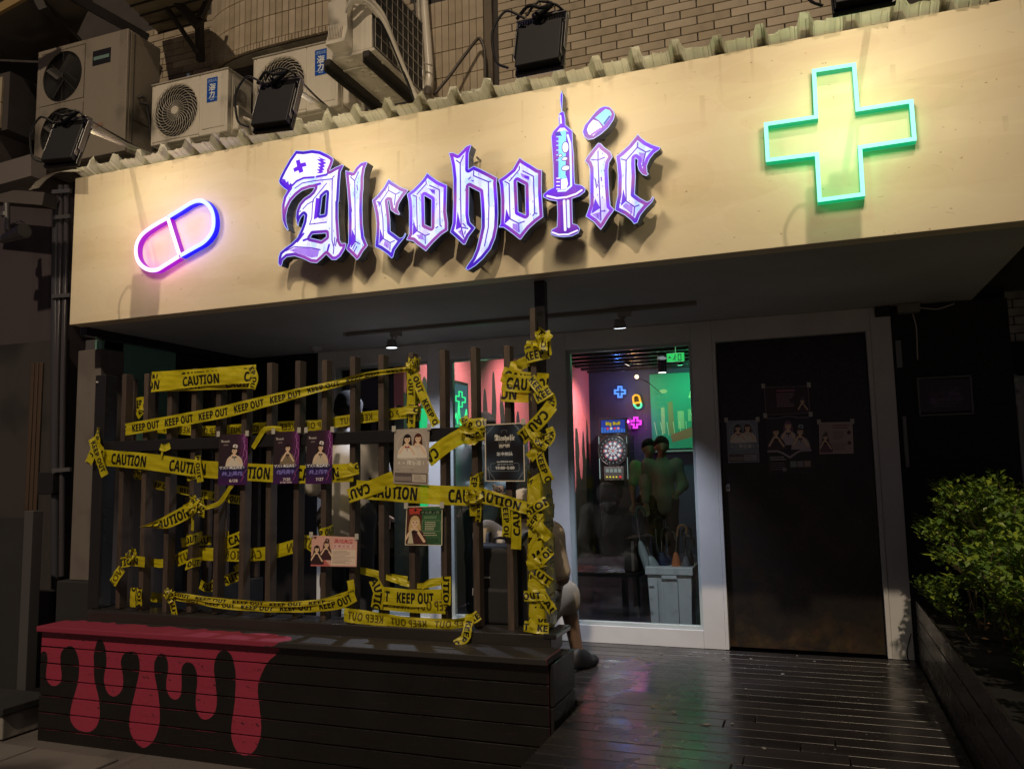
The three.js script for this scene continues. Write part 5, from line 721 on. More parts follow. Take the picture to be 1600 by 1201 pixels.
{
  const o = thing('white_brick_wall', 'white painted brick wall beyond the right end of the porch', 'wall'), R = rng(71), wm = M(0.52, 0.56, 0.54, { rgh: 0.6, map: rep(grime, 1) });
  mesh('wall', [box(1.19, 3.2, -0.35, 2.56, -1.2, -1.012)], M(0.05, 0.05, 0.055, { rgh: 0.9, map: rep(mottle, 1) }), o);
  const full = rbox(0, 0.224, 0, 0.0555, -0.012, 0.0, 0.002), half = rbox(0, 0.106, 0, 0.0555, -0.012, 0, 0.002);
  for (let r = 0; r < 7; r++) { let x = 1.20; if (r % 2) { const b = mesh('brick', half, wm, o); b.position.set(x, 2.055 + r * 0.0625, -1); x += 0.114; } for (let k = 0; k < 4; k++, x += 0.232) { const b = mesh('brick', full, wm, o); b.position.set(x, 2.055 + r * 0.0625, -1 + (R() - 0.5) * 0.002); } }
  mesh('beam', [box(1.19, 3.2, 1.85, 2.05, -1.011, -0.96)], mats.blackMatt, o); mesh('upper_beam', [box(1.19, 3.2, 2.49, 2.62, -1.011, -0.95)], mats.blackMatt, o);
  const n = thing('shade_awning', 'dark awning over the alley at the right edge, run out of view to shade the wall', 'awning'); mesh('awning_slab', [box(1.004, 3.6, 2.64, 2.72, -1.2, 1.9)], mats.blackMatt, n);  // awning sized beyond its visible part to shade the right wall
  const s = thing('plastic_curtain', 'crumpled pale plastic sheet hanging in the alley at the right edge', 'curtain'), g = new THREE.PlaneGeometry(0.42, 1.0, 30, 20), p = g.attributes.position; for (let i = 0; i < p.count; i++) p.setZ(i, 0.018 * Math.sin(p.getX(i) * 55) + 0.012 * Math.sin(p.getX(i) * 23 + p.getY(i) * 9)); g.translate(1.47, 1.3, -0.93); g.computeVertexNormals(); const cm = M(0.30, 0.34, 0.33, { rgh: 0.35 }); cm.side = THREE.DoubleSide; mesh('sheet', [fin(g)], cm, s);
  const kn = []; for (let i = 0; i < 7; i++) { const q = new THREE.IcosahedronGeometry(0.035 + R() * 0.03, 1); q.translate(1.24 + R() * 0.14, 1.78 - R() * 0.10 - i * 0.012, -0.9 + R() * 0.05); kn.push(fin(q)); } mesh('gathered_top', kn, cm, s);
}

// ================================================================ slatted screen on the planter
const FZ = 1.62;
{
  const o = thing('slat_fence', 'dark timber screen of upright slats standing on the planter', 'fence'), R = rng(17), g = rbox(-0.018, 0.018, 0.384, 1.874, FZ - 0.065, FZ, 0.004);
  const sm = [mats.slat, mats.slat.clone(), mats.slat.clone()]; sm[1].color.setRGB(0.078, 0.054, 0.042); sm[2].color.setRGB(0.108, 0.075, 0.056);
  for (let k = 0; k < 15; k++) { const s = mesh('slat', g, sm[Math.floor(R() * 3)], o); s.position.set(-1.5 - k * 0.1895, (R() - 0.5) * 0.012, (R() - 0.5) * 0.006); s.rotation.z = (R() - 0.5) * 0.008; }
  mesh('rail', [rbox(-4.36, -1.40, 1.372, 1.442, FZ + 0.001, FZ + 0.022, 0.004)], mats.black, o); mesh('back_rail', [rbox(-4.36, -1.40, 1.372, 1.442, FZ - 0.085, FZ - 0.067, 0.004)], mats.black, o);
  mesh('corner_post', [rbox(-4.375, -4.285, 0.384, 1.88, FZ - 0.08, FZ + 0.024, 0.006)], mats.black, o); mesh('bolt', [ball(V(-4.355, 1.83, FZ + 0.026), 0.012, 10, 6)], mats.steel, o);
  for (let k = 0; k < 8; k++) { const s = mesh('side_slat', [rbox(-4.34, -4.275, 0.384, 1.874, 1.40 - k * 0.19 - 0.018, 1.40 - k * 0.19 + 0.018, 0.004)], sm[k % 3], o); }
  mesh('side_rail', [rbox(-4.365, -4.342, 1.372, 1.442, 0.05, FZ - 0.082, 0.004)], mats.black, o); mesh('side_sill', [rbox(-4.37, -4.25, 0, 0.382, 0.04, 1.48, 0.006)], mats.blackMatt, o);
}
const PX0 = pz(827, 700, 1.66).x, PX1 = pz(842.5, 700, 1.66).x, PZ0 = 1.50, PZ1 = 1.66;
{
  const o = thing('screen_post', 'dark square post at the right end of the screen, a thin pole rising above it', 'post');
  mesh('post', [rbox(PX0, PX1, 0.393, 1.86, PZ0, PZ1, 0.005)], M(0.035, 0.025, 0.022, { rgh: 0.6, map: rep(grain, 0.5, 1.5) }), o); mesh('pole', [rbox(-1.335, -1.278, 1.861, SOF - 0.001, 1.555, 1.612, 0.004)], mats.black, o); mesh('batten', [rbox(-1.337, -1.307, 1.40, 2.045, 1.662, 1.69, 0.003)], mats.slat, o);
}
// ---- printed barrier tape
function tapeTex(text, per, w, back, hFrac, bold) {
  const H = 128, Wd = Math.round(H * per / w);
  return canvas(Wd, H, (g) => {
    g.fillStyle = '#d8cb10'; g.fillRect(0, 0, Wd, H); const R = rng(text.length + (back ? 5 : 0)); for (let i = 0; i < 60; i++) { g.fillStyle = `rgba(${R() < 0.5 ? '255,240,90' : '150,120,0'},0.10)`; g.fillRect(0, R() * H, Wd, 1 + R() * 4); }
    g.save(); g.translate(Wd / 2, H * 0.53); if (back) g.scale(-1, 1); g.font = `bold ${H * hFrac * 1.36}px sans-serif`; g.textAlign = 'center'; g.textBaseline = 'middle'; const m = g.measureText(text).width; g.scale(Wd * bold / m, 1); g.fillStyle = back ? 'rgba(86,72,0,0.80)' : '#14110c'; g.strokeStyle = g.fillStyle; g.lineWidth = back ? 3 : 5; g.lineJoin = 'round'; g.fillText(text, 0, 0); g.strokeText(text, 0, 0); g.restore();
  });
}
const tapeKinds = {
  caution: [0.47, tapeTex('CAUTION', 0.47, 0.11, false, 0.66, 0.62)], cautionBack: [0.47, tapeTex('CAUTION', 0.47, 0.11, true, 0.66, 0.62)],
  keep: [0.265, tapeTex('KEEP OUT', 0.265, 0.09, false, 0.60, 0.84)], keepBack: [0.265, tapeTex('KEEP OUT', 0.265, 0.09, true, 0.60, 0.84)], plain: [0.47, tapeTex(' ', 0.47, 0.11, false, 0.5, 0.5)],
};
for (const k in tapeKinds) { const m = M(1, 1, 1, { rgh: 0.34, map: tapeKinds[k][1], side: THREE.DoubleSide, transmission: 0.22, thickness: 0, clearcoat: 0.35, clearcoatRoughness: 0.25, bumpMap: rep(fineBump, 3), bumpScale: 0.0012 }); m.color.setRGB(0.94, 0.94, 0.94); tapeKinds[k].push(m); }
// a strip that follows 3-D points; its width lies across the run (upDir) with ripples and creases
function ribbon(pts, w0, kind, { u0 = 0, seed = 1, amp = 0.004, normal = V(0, 0, 1), taper, crumple = 0, smoothRun = true } = {}) {
  const w = w0 * 0.87, R = rng(seed), cv = new THREE.CatmullRomCurve3(pts, false, 'catmullrom', smoothRun ? 0.4 : 0.02), L = cv.getLength(), n = Math.max(6, Math.round(L / 0.014)), K = 6, [per] = tapeKinds[kind], pos = [], uv = [], idx = [];
  const f1 = 6 + R() * 10, f2 = 20 + R() * 20, p1 = R() * 6, p2 = R() * 6, cr = []; for (let i = 0; i < 7; i++) cr.push([R() * L, (R() - 0.5) * 3, 0.004 + R() * 0.012, (R() - 0.5)]);
  for (let i = 0; i <= n; i++) {
    const t = i / n, c = cv.getPointAt(t), T = cv.getTangentAt(t), s = t * L, wd = w * (taper ? taper(t) : 1); let B = new THREE.Vector3().crossVectors(normal, T).normalize(); if (B.lengthSq() < 0.5) B = V(0, 1, 0); const Nn = new THREE.Vector3().crossVectors(T, B).normalize();
    for (let j = 0; j <= K; j++) {
      const v = j / K - 0.5; let h = amp * (Math.sin(s * f1 + p1 + v * 2) + 0.5 * Math.sin(s * f2 + p2 - v * 5)) + 0.0015 * Math.sin(v * 14 + s * 30);
      for (const [a, sl, wd2, k] of cr) h += crumple * k * Math.exp(-Math.pow((s - a - sl * v * wd) / wd2, 2)) * 2; if (wd < w * 0.8) h += (w - wd) * 0.22 * Math.cos(v * 9 + s * 12);
      const q = c.clone().addScaledVector(B, v * wd).addScaledVector(Nn, h); pos.push(q.x, q.y, q.z); uv.push(u0 + s / per, j / K);
    }
  }
  for (let i = 0; i < n; i++) for (let j = 0; j < K; j++) { const a = i * (K + 1) + j, b = a + 1, c = a + K + 1, d = c + 1; idx.push(a, c, b, b, c, d); }
  const g = new THREE.BufferGeometry(); g.setAttribute('position', new THREE.Float32BufferAttribute(pos, 3)); g.setAttribute('uv', new THREE.Float32BufferAttribute(uv, 2)); g.setIndex(idx); g.computeVertexNormals(); return g;
}
let tapeSeed = 100;
const TZ = FZ + 0.028, BZ = FZ - 0.095;    // in front of the rail / behind the slats
function tape(label, runs) {     // runs: [kind, width, [[px, py, dz?]...], options]
  const o = thing('barrier_tape', label, 'barrier tape', null, 'barrier tapes on the screen');
  for (const [kind, w, pts, op = {}] of runs) { const z = op.z ?? TZ; mesh(runs.length > 1 ? 'strip' : 'tape', [ribbon(pts.map(([x, y, d = 0]) => pz(x, y, z + d)), w, kind, { seed: tapeSeed++, amp: 0.003, crumple: 0.003, ...op })], tapeKinds[kind][2], o); }
  return o;
}
// a band wound round a slat or post of rectangular section
function band(cx0, cx1, z0, z1, y, tilt, w, e, kind, seed, turns = 1, part = 1) {
  const R = rng(seed), c = [V(cx0 - e, 0, z1 + e), V(cx1 + e, 0, z1 + e), V(cx1 + e, 0, z0 - e), V(cx0 - e, 0, z0 - e)], pts = [], gs = [], per = tapeKinds[kind][0]; let u = R(), prev = null, pos = [], uv = [], idx = [];
  const N = 4 * turns * part; for (let i = 0; i <= N; i++) { const p = c[i % 4].clone(); p.y = y + tilt * ((i % 4 === 1 || i % 4 === 2) ? 1 : -1) + (i / 4) * 0.03 + (R() - 0.5) * 0.012; pts.push(p); }
  const sub = 5, K = 4; let s = 0; const rows = []; for (let i = 0; i < N; i++) for (let k = 0; k < sub; k++) rows.push(pts[i].clone().lerp(pts[i + 1], k / sub)); rows.push(pts[N]);
  rows.forEach((p, i) => { if (prev) s += p.distanceTo(prev); prev = p; const out = V(p.x - (cx0 + cx1) / 2, 0, p.z - (z0 + z1) / 2).normalize(); for (let j = 0; j <= K; j++) { const v = j / K - 0.5, h = (R() - 0.5) * 0.007 + 0.002 * Math.sin(v * 20 + i); pos.push(p.x + out.x * h, p.y + v * w + (R() - 0.5) * 0.003, p.z + out.z * h); uv.push(u + s / per, j / K); } });
  for (let i = 0; i < rows.length - 1; i++) for (let j = 0; j < K; j++) { const a = i * (K + 1) + j, b = a + 1, d = a + K + 1; idx.push(a, d, b, b, d, d + 1); }
  const g = new THREE.BufferGeometry(); g.setAttribute('position', new THREE.Float32BufferAttribute(pos, 3)); g.setAttribute('uv', new THREE.Float32BufferAttribute(uv, 2)); g.setIndex(idx); g.computeVertexNormals(); return g;
}
const slatX = (k) => -1.5 - k * 0.1895, sBand = (o, k, y, tilt, w, kind, seed) => mesh('band', [band(slatX(k) - 0.018, slatX(k) + 0.018, FZ - 0.065, FZ, y, tilt, w, 0.006, kind, seed)], tapeKinds[kind][2], o);
const yAt = (x, y) => pz(x, y, FZ).y;
function knot(o, x, y, z, r, n, seed, kinds = ['caution', 'keep']) { const R = rng(seed), c = pz(x, y, z); for (let i = 0; i < n; i++) { const a = R() * 6.28, p = []; for (let k = 0; k < 4; k++) p.push(c.clone().add(V((k / 3 - 0.5) * 2 * r * Math.cos(a) + (R() - 0.5) * r * 0.8, (k / 3 - 0.5) * 2 * r * Math.sin(a) + (R() - 0.5) * r * 0.8, R() * 0.035 + i * 0.004))); const kd = kinds[Math.floor(R() * kinds.length)]; mesh('knot_loop', [ribbon(p, r * (0.6 + R() * 0.6), kd, { seed: seed * 31 + i, amp: 0.006, crumple: 0.008, u0: R() })], tapeKinds[kd][2], o); } }

tape('triple caution tape banner across the tops of the slats at the upper left', [['caution', 0.105, [[236, 592, 0.004], [320, 587, 0.006], [399, 581, 0.004]], { u0: -0.30 }], ['caution', 0.10, [[236, 602, 0.012], [320, 592, 0.013], [398, 587, 0.012]], { u0: -0.33, amp: 0.004 }], ['caution', 0.085, [[244, 603, -0.004], [320, 600, -0.004], [398, 597, -0.004]], { u0: 0.06 }], ['keep', 0.06, [[392, 573, 0.017], [398, 590, 0.015], [393, 607, 0.017]], { u0: 0.3 }]]);
tape('long keep out tape sloping up from the left rail to the middle slat', [['keep', 0.088, [[195, 671, 0.006], [270, 658, 0.004], [350, 643, 0.004], [430, 623, 0.004], [510, 603, 0.004], [585, 584, 0.004], [640, 576, 0.012]], { u0: -0.12, taper: (t) => 1 - 0.62 * smooth(0.35, 1, t), amp: 0.002 }]]);
tape('caution tape running level below the rail from the left corner to the flyers', [['caution', 0.118, [[150, 714, 0.004], [230, 721], [310, 732], [400, 738], [470, 741], [552, 738]], { u0: -0.08 }]]);
{ const o = tape('short tape wound on a slat where the level caution tape crosses it', [['keep', 0.055, [[309, 712, 0.01], [310, 735, 0.012], [313, 753, 0.008]], { u0: 0.4 }]]); sBand(o, 11, yAt(311, 744), 0.004, 0.055, 'keep', 5); }
tape('crossed keep out tape ends hanging on the pale corner column', [['keep', 0.075, [[152, 668, 0.02], [150, 690, 0.03], [138, 724, 0.03]], { u0: 0.2, taper: (t) => 0.25 + 0.75 * smooth(0, 0.4, t) }], ['keep', 0.075, [[143, 684, 0.035], [152, 712, 0.04], [164, 743, 0.03]], { u0: 0.0 }], ['caution', 0.06, [[146, 690, 0.028], [158, 705, 0.03], [156, 716, 0.01]], {}]]);
tape('reversed keep out tape seen from behind, stretched along the back of the slats', [['keepBack', 0.075, [[206, 666], [302, 672], [333, 673], [410, 668], [450, 666], [493, 664], [533, 658], [576, 651], [640, 644]], { z: BZ, u0: 0.1 }]]);
{ const o = tape('tapes wound down the middle slat above the rail, one end slanting right', [['keep', 0.055, [[644, 558, 0.004], [642, 600, 0.006], [643, 668, 0.006]], { u0: 0.1, amp: 0.004 }], ['keep', 0.062, [[647, 584, 0.01], [662, 622, 0.006], [682, 664, 0.004]], { u0: 0.5 }], ['caution', 0.05, [[623, 645, 0.01], [636, 640, 0.014], [652, 640, 0.012]], {}]]); sBand(o, 3, yAt(645, 575), 0.01, 0.08, 'caution', 9); sBand(o, 3, yAt(645, 597), -0.02, 0.09, 'caution', 10); sBand(o, 3, yAt(645, 622), 0.0, 0.09, 'keep', 12); sBand(o, 3, yAt(645, 650), 0.01, 0.085, 'caution', 13); knot(o, 645, 575, TZ, 0.035, 3, 21); }
{ const o = tape('bunched tape knot on the rail with a caution tape slanting down to the left', [['caution', 0.10, [[752, 666, 0.012], [722, 680, 0.01], [694, 697, 0.006], [668, 718, 0.004]], { u0: 0.58 }], ['caution', 0.055, [[740, 676, 0.016], [763, 682, 0.01], [766, 695, 0.0]], { u0: 0.2 }]]); knot(o, 742, 671, TZ + 0.004, 0.06, 7, 33); }
tape('caution tape end folded below the poster of two girls', [['caution', 0.105, [[616, 748, 0.006], [595, 756, 0.008], [570, 765, 0.01], [544, 775, 0.012]], { u0: 0.85, taper: (t) => 1 - 0.12 * t }]]);
tape('level caution tape between the middle slat and the next knot', [['caution', 0.118, [[556, 764], [620, 769], [680, 773], [736, 775, 0.004]], { u0: -0.02 }]]);
{ const o = tape('crumpled caution tape pulled from the knotted slat to the wrapped post', [['caution', 0.085, [[744, 772, 0.01], [775, 780, 0.006], [805, 788, 0.01], [834, 797, 0.02]], { u0: 0.25, crumple: 0.012, amp: 0.005, taper: (t) => 1.1 - 0.3 * t }], ['keep', 0.06, [[742, 745, 0.008], [740, 775, 0.012], [741, 806, 0.006]], { u0: 0.3 }], ['keep', 0.035, [[746, 780, 0.006], [748, 800, 0.008], [746, 815, 0.0]], {}]]); sBand(o, 1, yAt(741, 752), 0.01, 0.06, 'caution', 15); sBand(o, 1, yAt(741, 765), -0.02, 0.07, 'caution', 16); sBand(o, 1, yAt(741, 792), 0.01, 0.065, 'keep', 18); knot(o, 741, 775, TZ, 0.04, 5, 43); }
tape('wide caution tapes stretched from the last slat to the top of the wrapped post', [['caution', 0.095, [[784, 584, 0.003], [815, 592, 0.008], [857, 596, 0.045]], { u0: 0.16 }], ['caution', 0.105, [[784, 597, 0.006], [820, 600, 0.014], [857, 600, 0.05]], { u0: 0.14 }], ['caution', 0.105, [[784, 614, -0.002], [820, 615, 0.006], [858, 612, 0.044]], { u0: 0.62 }], ['keep', 0.062, [[829, 590, 0.055], [842, 606, 0.06], [853, 620, 0.055]], { u0: 0.08 }], ['keep', 0.07, [[836, 623, 0.06], [848, 616, 0.064], [860, 608, 0.055]], { u0: 0.06 }], ['plain', 0.07, [[798, 574, -0.03], [812, 570, 0.0], [826, 563, 0.03]], { crumple: 0.012 }]]);
{ const o = tape('crumpled tape and a keep out end tied at the top of the wrapped post', [['keep', 0.085, [[821, 557, 0.06], [838, 553, 0.064], [857, 549, 0.055]], { u0: 0.12 }], ['caution', 0.07, [[820, 548, 0.056], [836, 545, 0.056], [856, 541, 0.05]], { u0: 0.2 }], ['keep', 0.05, [[822, 538, 0.05], [838, 539, 0.05], [852, 543, 0.05]], {}], ['caution', 0.075, [[849, 516, 0.065], [850, 530, 0.07], [853, 556, 0.06]], { crumple: 0.014, amp: 0.006, u0: 0.3 }]]); knot(o, 850, 533, 1.70, 0.042, 4, 53, ['caution', 'plain']); }
tape('caution tape twisted down across the wrapped post beside the hours poster', [['caution', 0.085, [[862, 633, 0.055], [848, 652, 0.06], [832, 668, 0.058], [814, 685, 0.03]], { u0: 0.1 }], ['keep', 0.06, [[858, 615, 0.05], [862, 632, 0.05], [852, 645, 0.055]], {}], ['plain', 0.05, [[824, 664, 0.055], [834, 680, 0.06], [846, 690, 0.055]], { crumple: 0.01 }]]);
{ const o = tape('keep out tape hanging in a loop on the middle of the wrapped post', [['keep', 0.062, [[842, 700, 0.06], [846, 722, 0.062], [858, 752, 0.055]], { u0: 0.0, taper: (t) => 0.75 + 0.4 * t }], ['caution', 0.06, [[826, 716, 0.055], [838, 704, 0.06], [846, 698, 0.06]], { crumple: 0.01 }], ['keep', 0.05, [[858, 668, 0.05], [862, 680, 0.055], [854, 694, 0.06]], {}]]); knot(o, 846, 690, 1.68, 0.05, 5, 63); }
{ // the post itself is wound thickly with tape
  const o = thing('post_tape_wrapping', 'yellow tape wound thickly round the lower part of the square post', 'barrier tape', null, 'barrier tapes on the screen'), R = rng(73), kinds = ['caution', 'keep', 'keep', 'caution', 'plain'];
  const at = (y) => pz(842, y, PZ1).y; let n = 0;
  const add = (y, tilt, w, kind) => mesh('tape_loop', [band(PX0, PX1, PZ0, PZ1, at(y), tilt, w, 0.006 + 0.0022 * (n % 6), kind, 300 + n++)], tapeKinds[kind][2], o);
  add(752, 0.01, 0.055, 'keep'); for (let y = 768; y < 835; y += 9) add(y, (R() - 0.5) * 0.07, 0.05 + R() * 0.05, kinds[Math.floor(R() * 5)]); add(842, 0.055, 0.05, 'caution');
  for (let y = 862; y < 986; y += 8.5) add(y, (R() - 0.5) * 0.06, 0.05 + R() * 0.06, kinds[Math.floor(R() * 5)]);
  for (const [x, y, a, l, k] of [[835, 812, 1.0, 0.10, 'keep'], [848, 828, -0.9, 0.11, 'plain'], [838, 880, 0.3, 0.10, 'caution'], [851, 935, -0.95, 0.15, 'caution'], [836, 930, 0.1, 0.12, 'keep'], [838, 980, -0.05, 0.13, 'keep'], [846, 900, -0.6, 0.12, 'caution'], [842, 790, 0.5, 0.1, 'caution'], [850, 870, 0.8, 0.1, 'keep']]) { const c = pz(x, y, PZ1 + 0.026), d = V(Math.cos(a), Math.sin(a), 0).multiplyScalar(l / 2); mesh('tape_end', [ribbon([c.clone().sub(d), c.clone().add(V(0, 0, 0.006)), c.clone().add(d)], 0.062, k, { seed: n++, amp: 0.004, crumple: 0.008, u0: R() })], tapeKinds[k][2], o); }
}
{ const o = tape('torn caution tape trailing left from a knot low on the left slats', [['caution', 0.10, [[220, 823, 0.01], [255, 817, 0.006], [285, 803, 0.006], [306, 790, 0.01]], { u0: 0.0, taper: (t) => 0.12 + 0.88 * smooth(0, 0.55, t) }], ['plain', 0.030, [[312, 795, 0.008], [340, 787, 0.006], [352, 773, 0.006], [364, 755, 0.004]], { u0: 0.2 }], ['plain', 0.026, [[299, 802, 0.01], [300, 815, 0.012], [300, 829, 0.006]], {}], ['keep', 0.045, [[314, 778, 0.01], [315, 793, 0.012], [314, 808, 0.008]], { u0: 0.3 }]]); knot(o, 308, 790, TZ, 0.055, 6, 83); }
tape('keep out tape behind the left slats at knee of the flyers', [['keep', 0.06, [[236, 755], [266, 762], [303, 769], [342, 776], [392, 784]], { z: BZ, u0: 0.2 }]]);
tape('dim tape stretched across the far end of the terrace at the upper left', [['keepBack', 0.085, [[236, 636], [290, 634], [350, 628]], { z: 0.35 }]]);
tape('short crumpled keep out tape on the back of the second slat from the left', [['keep', 0.10, [[213, 632, 0.02], [222, 630, 0.03], [232, 633, 0.02]], { z: BZ, u0: 0.3 }], ['keep', 0.06, [[214, 650, 0.02], [222, 640, 0.03], [229, 630, 0.02]], { z: BZ }]]);
{ const o = tape('reversed caution tape sagging behind the lower left slats', [['cautionBack', 0.09, [[274, 876], [300, 866], [340, 866], [376, 867], [418, 864], [460, 853], [478, 846], [496, 858]], { z: BZ, u0: 0.4 }], ['caution', 0.07, [[283, 848], [300, 846], [330, 843]], { z: BZ - 0.02 }]]); sBand(o, 11, yAt(307, 845), 0.004, 0.062, 'keep', 25); sBand(o, 11, yAt(307, 883), 0.006, 0.055, 'keep', 26); sBand(o, 6, yAt(466, 832), 0.002, 0.06, 'keep', 27); sBand(o, 6, yAt(466, 868), 0.003, 0.055, 'keep', 28); }
tape('tilted caution tape behind the slats under the first flyer', [['caution', 0.085, [[350, 849], [366, 843], [384, 835]], { z: BZ, u0: 0.12 }], ['plain', 0.02, [[355, 830], [355, 840], [354, 848]], { z: BZ }]]);
{ const o = tape('tape stub tied low at the left with a loose end hanging down', [['caution', 0.075, [[188, 879, 0.01], [206, 876, 0.012], [226, 878, 0.006]], { u0: 0.5 }], ['cautionBack', 0.075, [[190, 888, 0.01], [183, 898, 0.02], [175, 911, 0.02]], { u0: 0.2 }], ['plain', 0.06, [[236, 878], [250, 880], [266, 878]], { z: BZ }]]); knot(o, 209, 868, TZ, 0.035, 4, 93); }
tape('two caution tape ends hanging side by side above the planter at the left', [['caution', 0.055, [[207, 948, 0.01], [207, 930, 0.012], [208, 918, 0.008]], { u0: 0.0 }], ['caution', 0.05, [[217, 946, 0.004], [217, 930, 0.006], [218, 918, 0.004]], { u0: 0.5 }]]);
tape('dim crumpled tapes behind the slats above the long sagging tape', [['caution', 0.07, [[236, 932], [252, 934], [272, 930]], { z: BZ - 0.1 }], ['keep', 0.07, [[312, 912], [325, 918], [340, 908]], { z: BZ - 0.1 }], ['caution', 0.075, [[350, 908], [364, 902], [382, 894]], { z: BZ - 0.1, u0: 0.3 }], ['plain', 0.05, [[366, 890], [372, 885], [378, 886]], { z: BZ - 0.1 }]]);
{ const o = tape('long keep out tape sagging low over the left half of the planter', [['keep', 0.066, [[266, 931, 0.008], [300, 937, 0.006], [350, 945, 0.006], [420, 950, 0.006], [480, 948, 0.006], [530, 941, 0.006], [555, 929, 0.008]], { u0: 0.1, amp: 0.004, crumple: 0.006, taper: (t) => 0.75 + 0.5 * smooth(0.5, 0.95, t) }], ['keep', 0.035, [[268, 928, 0.014], [340, 938, 0.012], [430, 944, 0.012], [500, 940, 0.012], [553, 924, 0.012]], { u0: 0.4, amp: 0.004 }], ['caution', 0.055, [[268, 936, 0.012], [270, 948, 0.014], [273, 962, 0.008]], { u0: 0.3 }], ['plain', 0.05, [[548, 930, 0.01], [549, 918, 0.014], [547, 906, 0.01]], {}]]); knot(o, 269, 928, TZ, 0.035, 4, 103); }
{ const o = tape('reversed keep out tape draped along the planter curb, its end folded over the ledge', [['keepBack', 0.088, [[538, 960, 0.03], [590, 967, 0.03], [640, 973, 0.03], [700, 975, 0.03], [738, 970, 0.03]], { u0: 0.0, amp: 0.005, crumple: 0.008, taper: (t) => 1 - 0.35 * t }], ['keep', 0.055, [[734, 962, 0.04], [731, 980, 0.06], [727, 996, 0.08], [712, 1007, 0.10]], { crumple: 0.012 }], ['keep', 0.06, [[728, 968, 0.03], [740, 966, 0.03], [748, 960, 0.02]], {}]]); }
tape('double keep out tape strung between two slats low in the middle', [['keep', 0.105, [[584, 928, 0.004], [640, 934, 0.006], [697, 934, 0.004]], { u0: 0.55 }], ['keepBack', 0.10, [[584, 938, -0.002], [640, 944, -0.002], [696, 946, -0.002]], { u0: 0.1, amp: 0.005 }], ['plain', 0.035, [[600, 900, -0.05], [650, 915, -0.05], [697, 908, -0.04]], { crumple: 0.008 }], ['plain', 0.03, [[658, 918, 0.008], [672, 908, 0.01], [690, 906, 0.004]], {}], ['caution', 0.06, [[697, 900, 0.01], [697, 922, 0.012], [697, 945, 0.01]], { u0: 0.4 }], ['caution', 0.08, [[584, 905, 0.012], [592, 925, 0.014], [588, 950, 0.01]], { u0: 0.3 }]]);
tape('thin folded tape slanting behind the slats right of the pink flyer', [['plain', 0.045, [[556, 889], [586, 896], [602, 900], [636, 906]], { z: BZ, u0: 0.2 }]]);
tape('caution tape end hanging straight down beside the seated person', [['caution', 0.062, [[806, 858, 0.006], [807, 830, 0.008], [806, 798, 0.006]], { u0: 0.05 }], ['keep', 0.055, [[790, 792, 0.01], [792, 815, 0.012], [791, 839, 0.006]], { u0: 0.2 }]]);
tape('plain twisted tape rising from behind the first flyer to the rail', [['plain', 0.034, [[394, 700, 0.008], [404, 684, 0.01], [413, 671, 0.01], [427, 669, 0.008], [440, 670, 0.004]], {}]]);
tape('short caution tape strip beside the third flyer', [['caution', 0.06, [[524, 741, 0.008], [540, 738, 0.01], [560, 733, 0.01]], { u0: 0.75 }], ['caution', 0.05, [[545, 727, 0.008], [551, 731, 0.01], [560, 728, 0.01]], { u0: 0.1 }]]);
{ const o = tape('small tape scraps caught on the slats just under the rail at the left', [['plain', 0.05, [[250, 698, 0.004], [257, 700, 0.01], [265, 696, 0.004]], {}], ['plain', 0.02, [[254, 704, 0.006], [252, 710, 0.008], [252, 716, 0.004]], {}]]); knot(o, 218, 742, BZ, 0.03, 3, 113); }

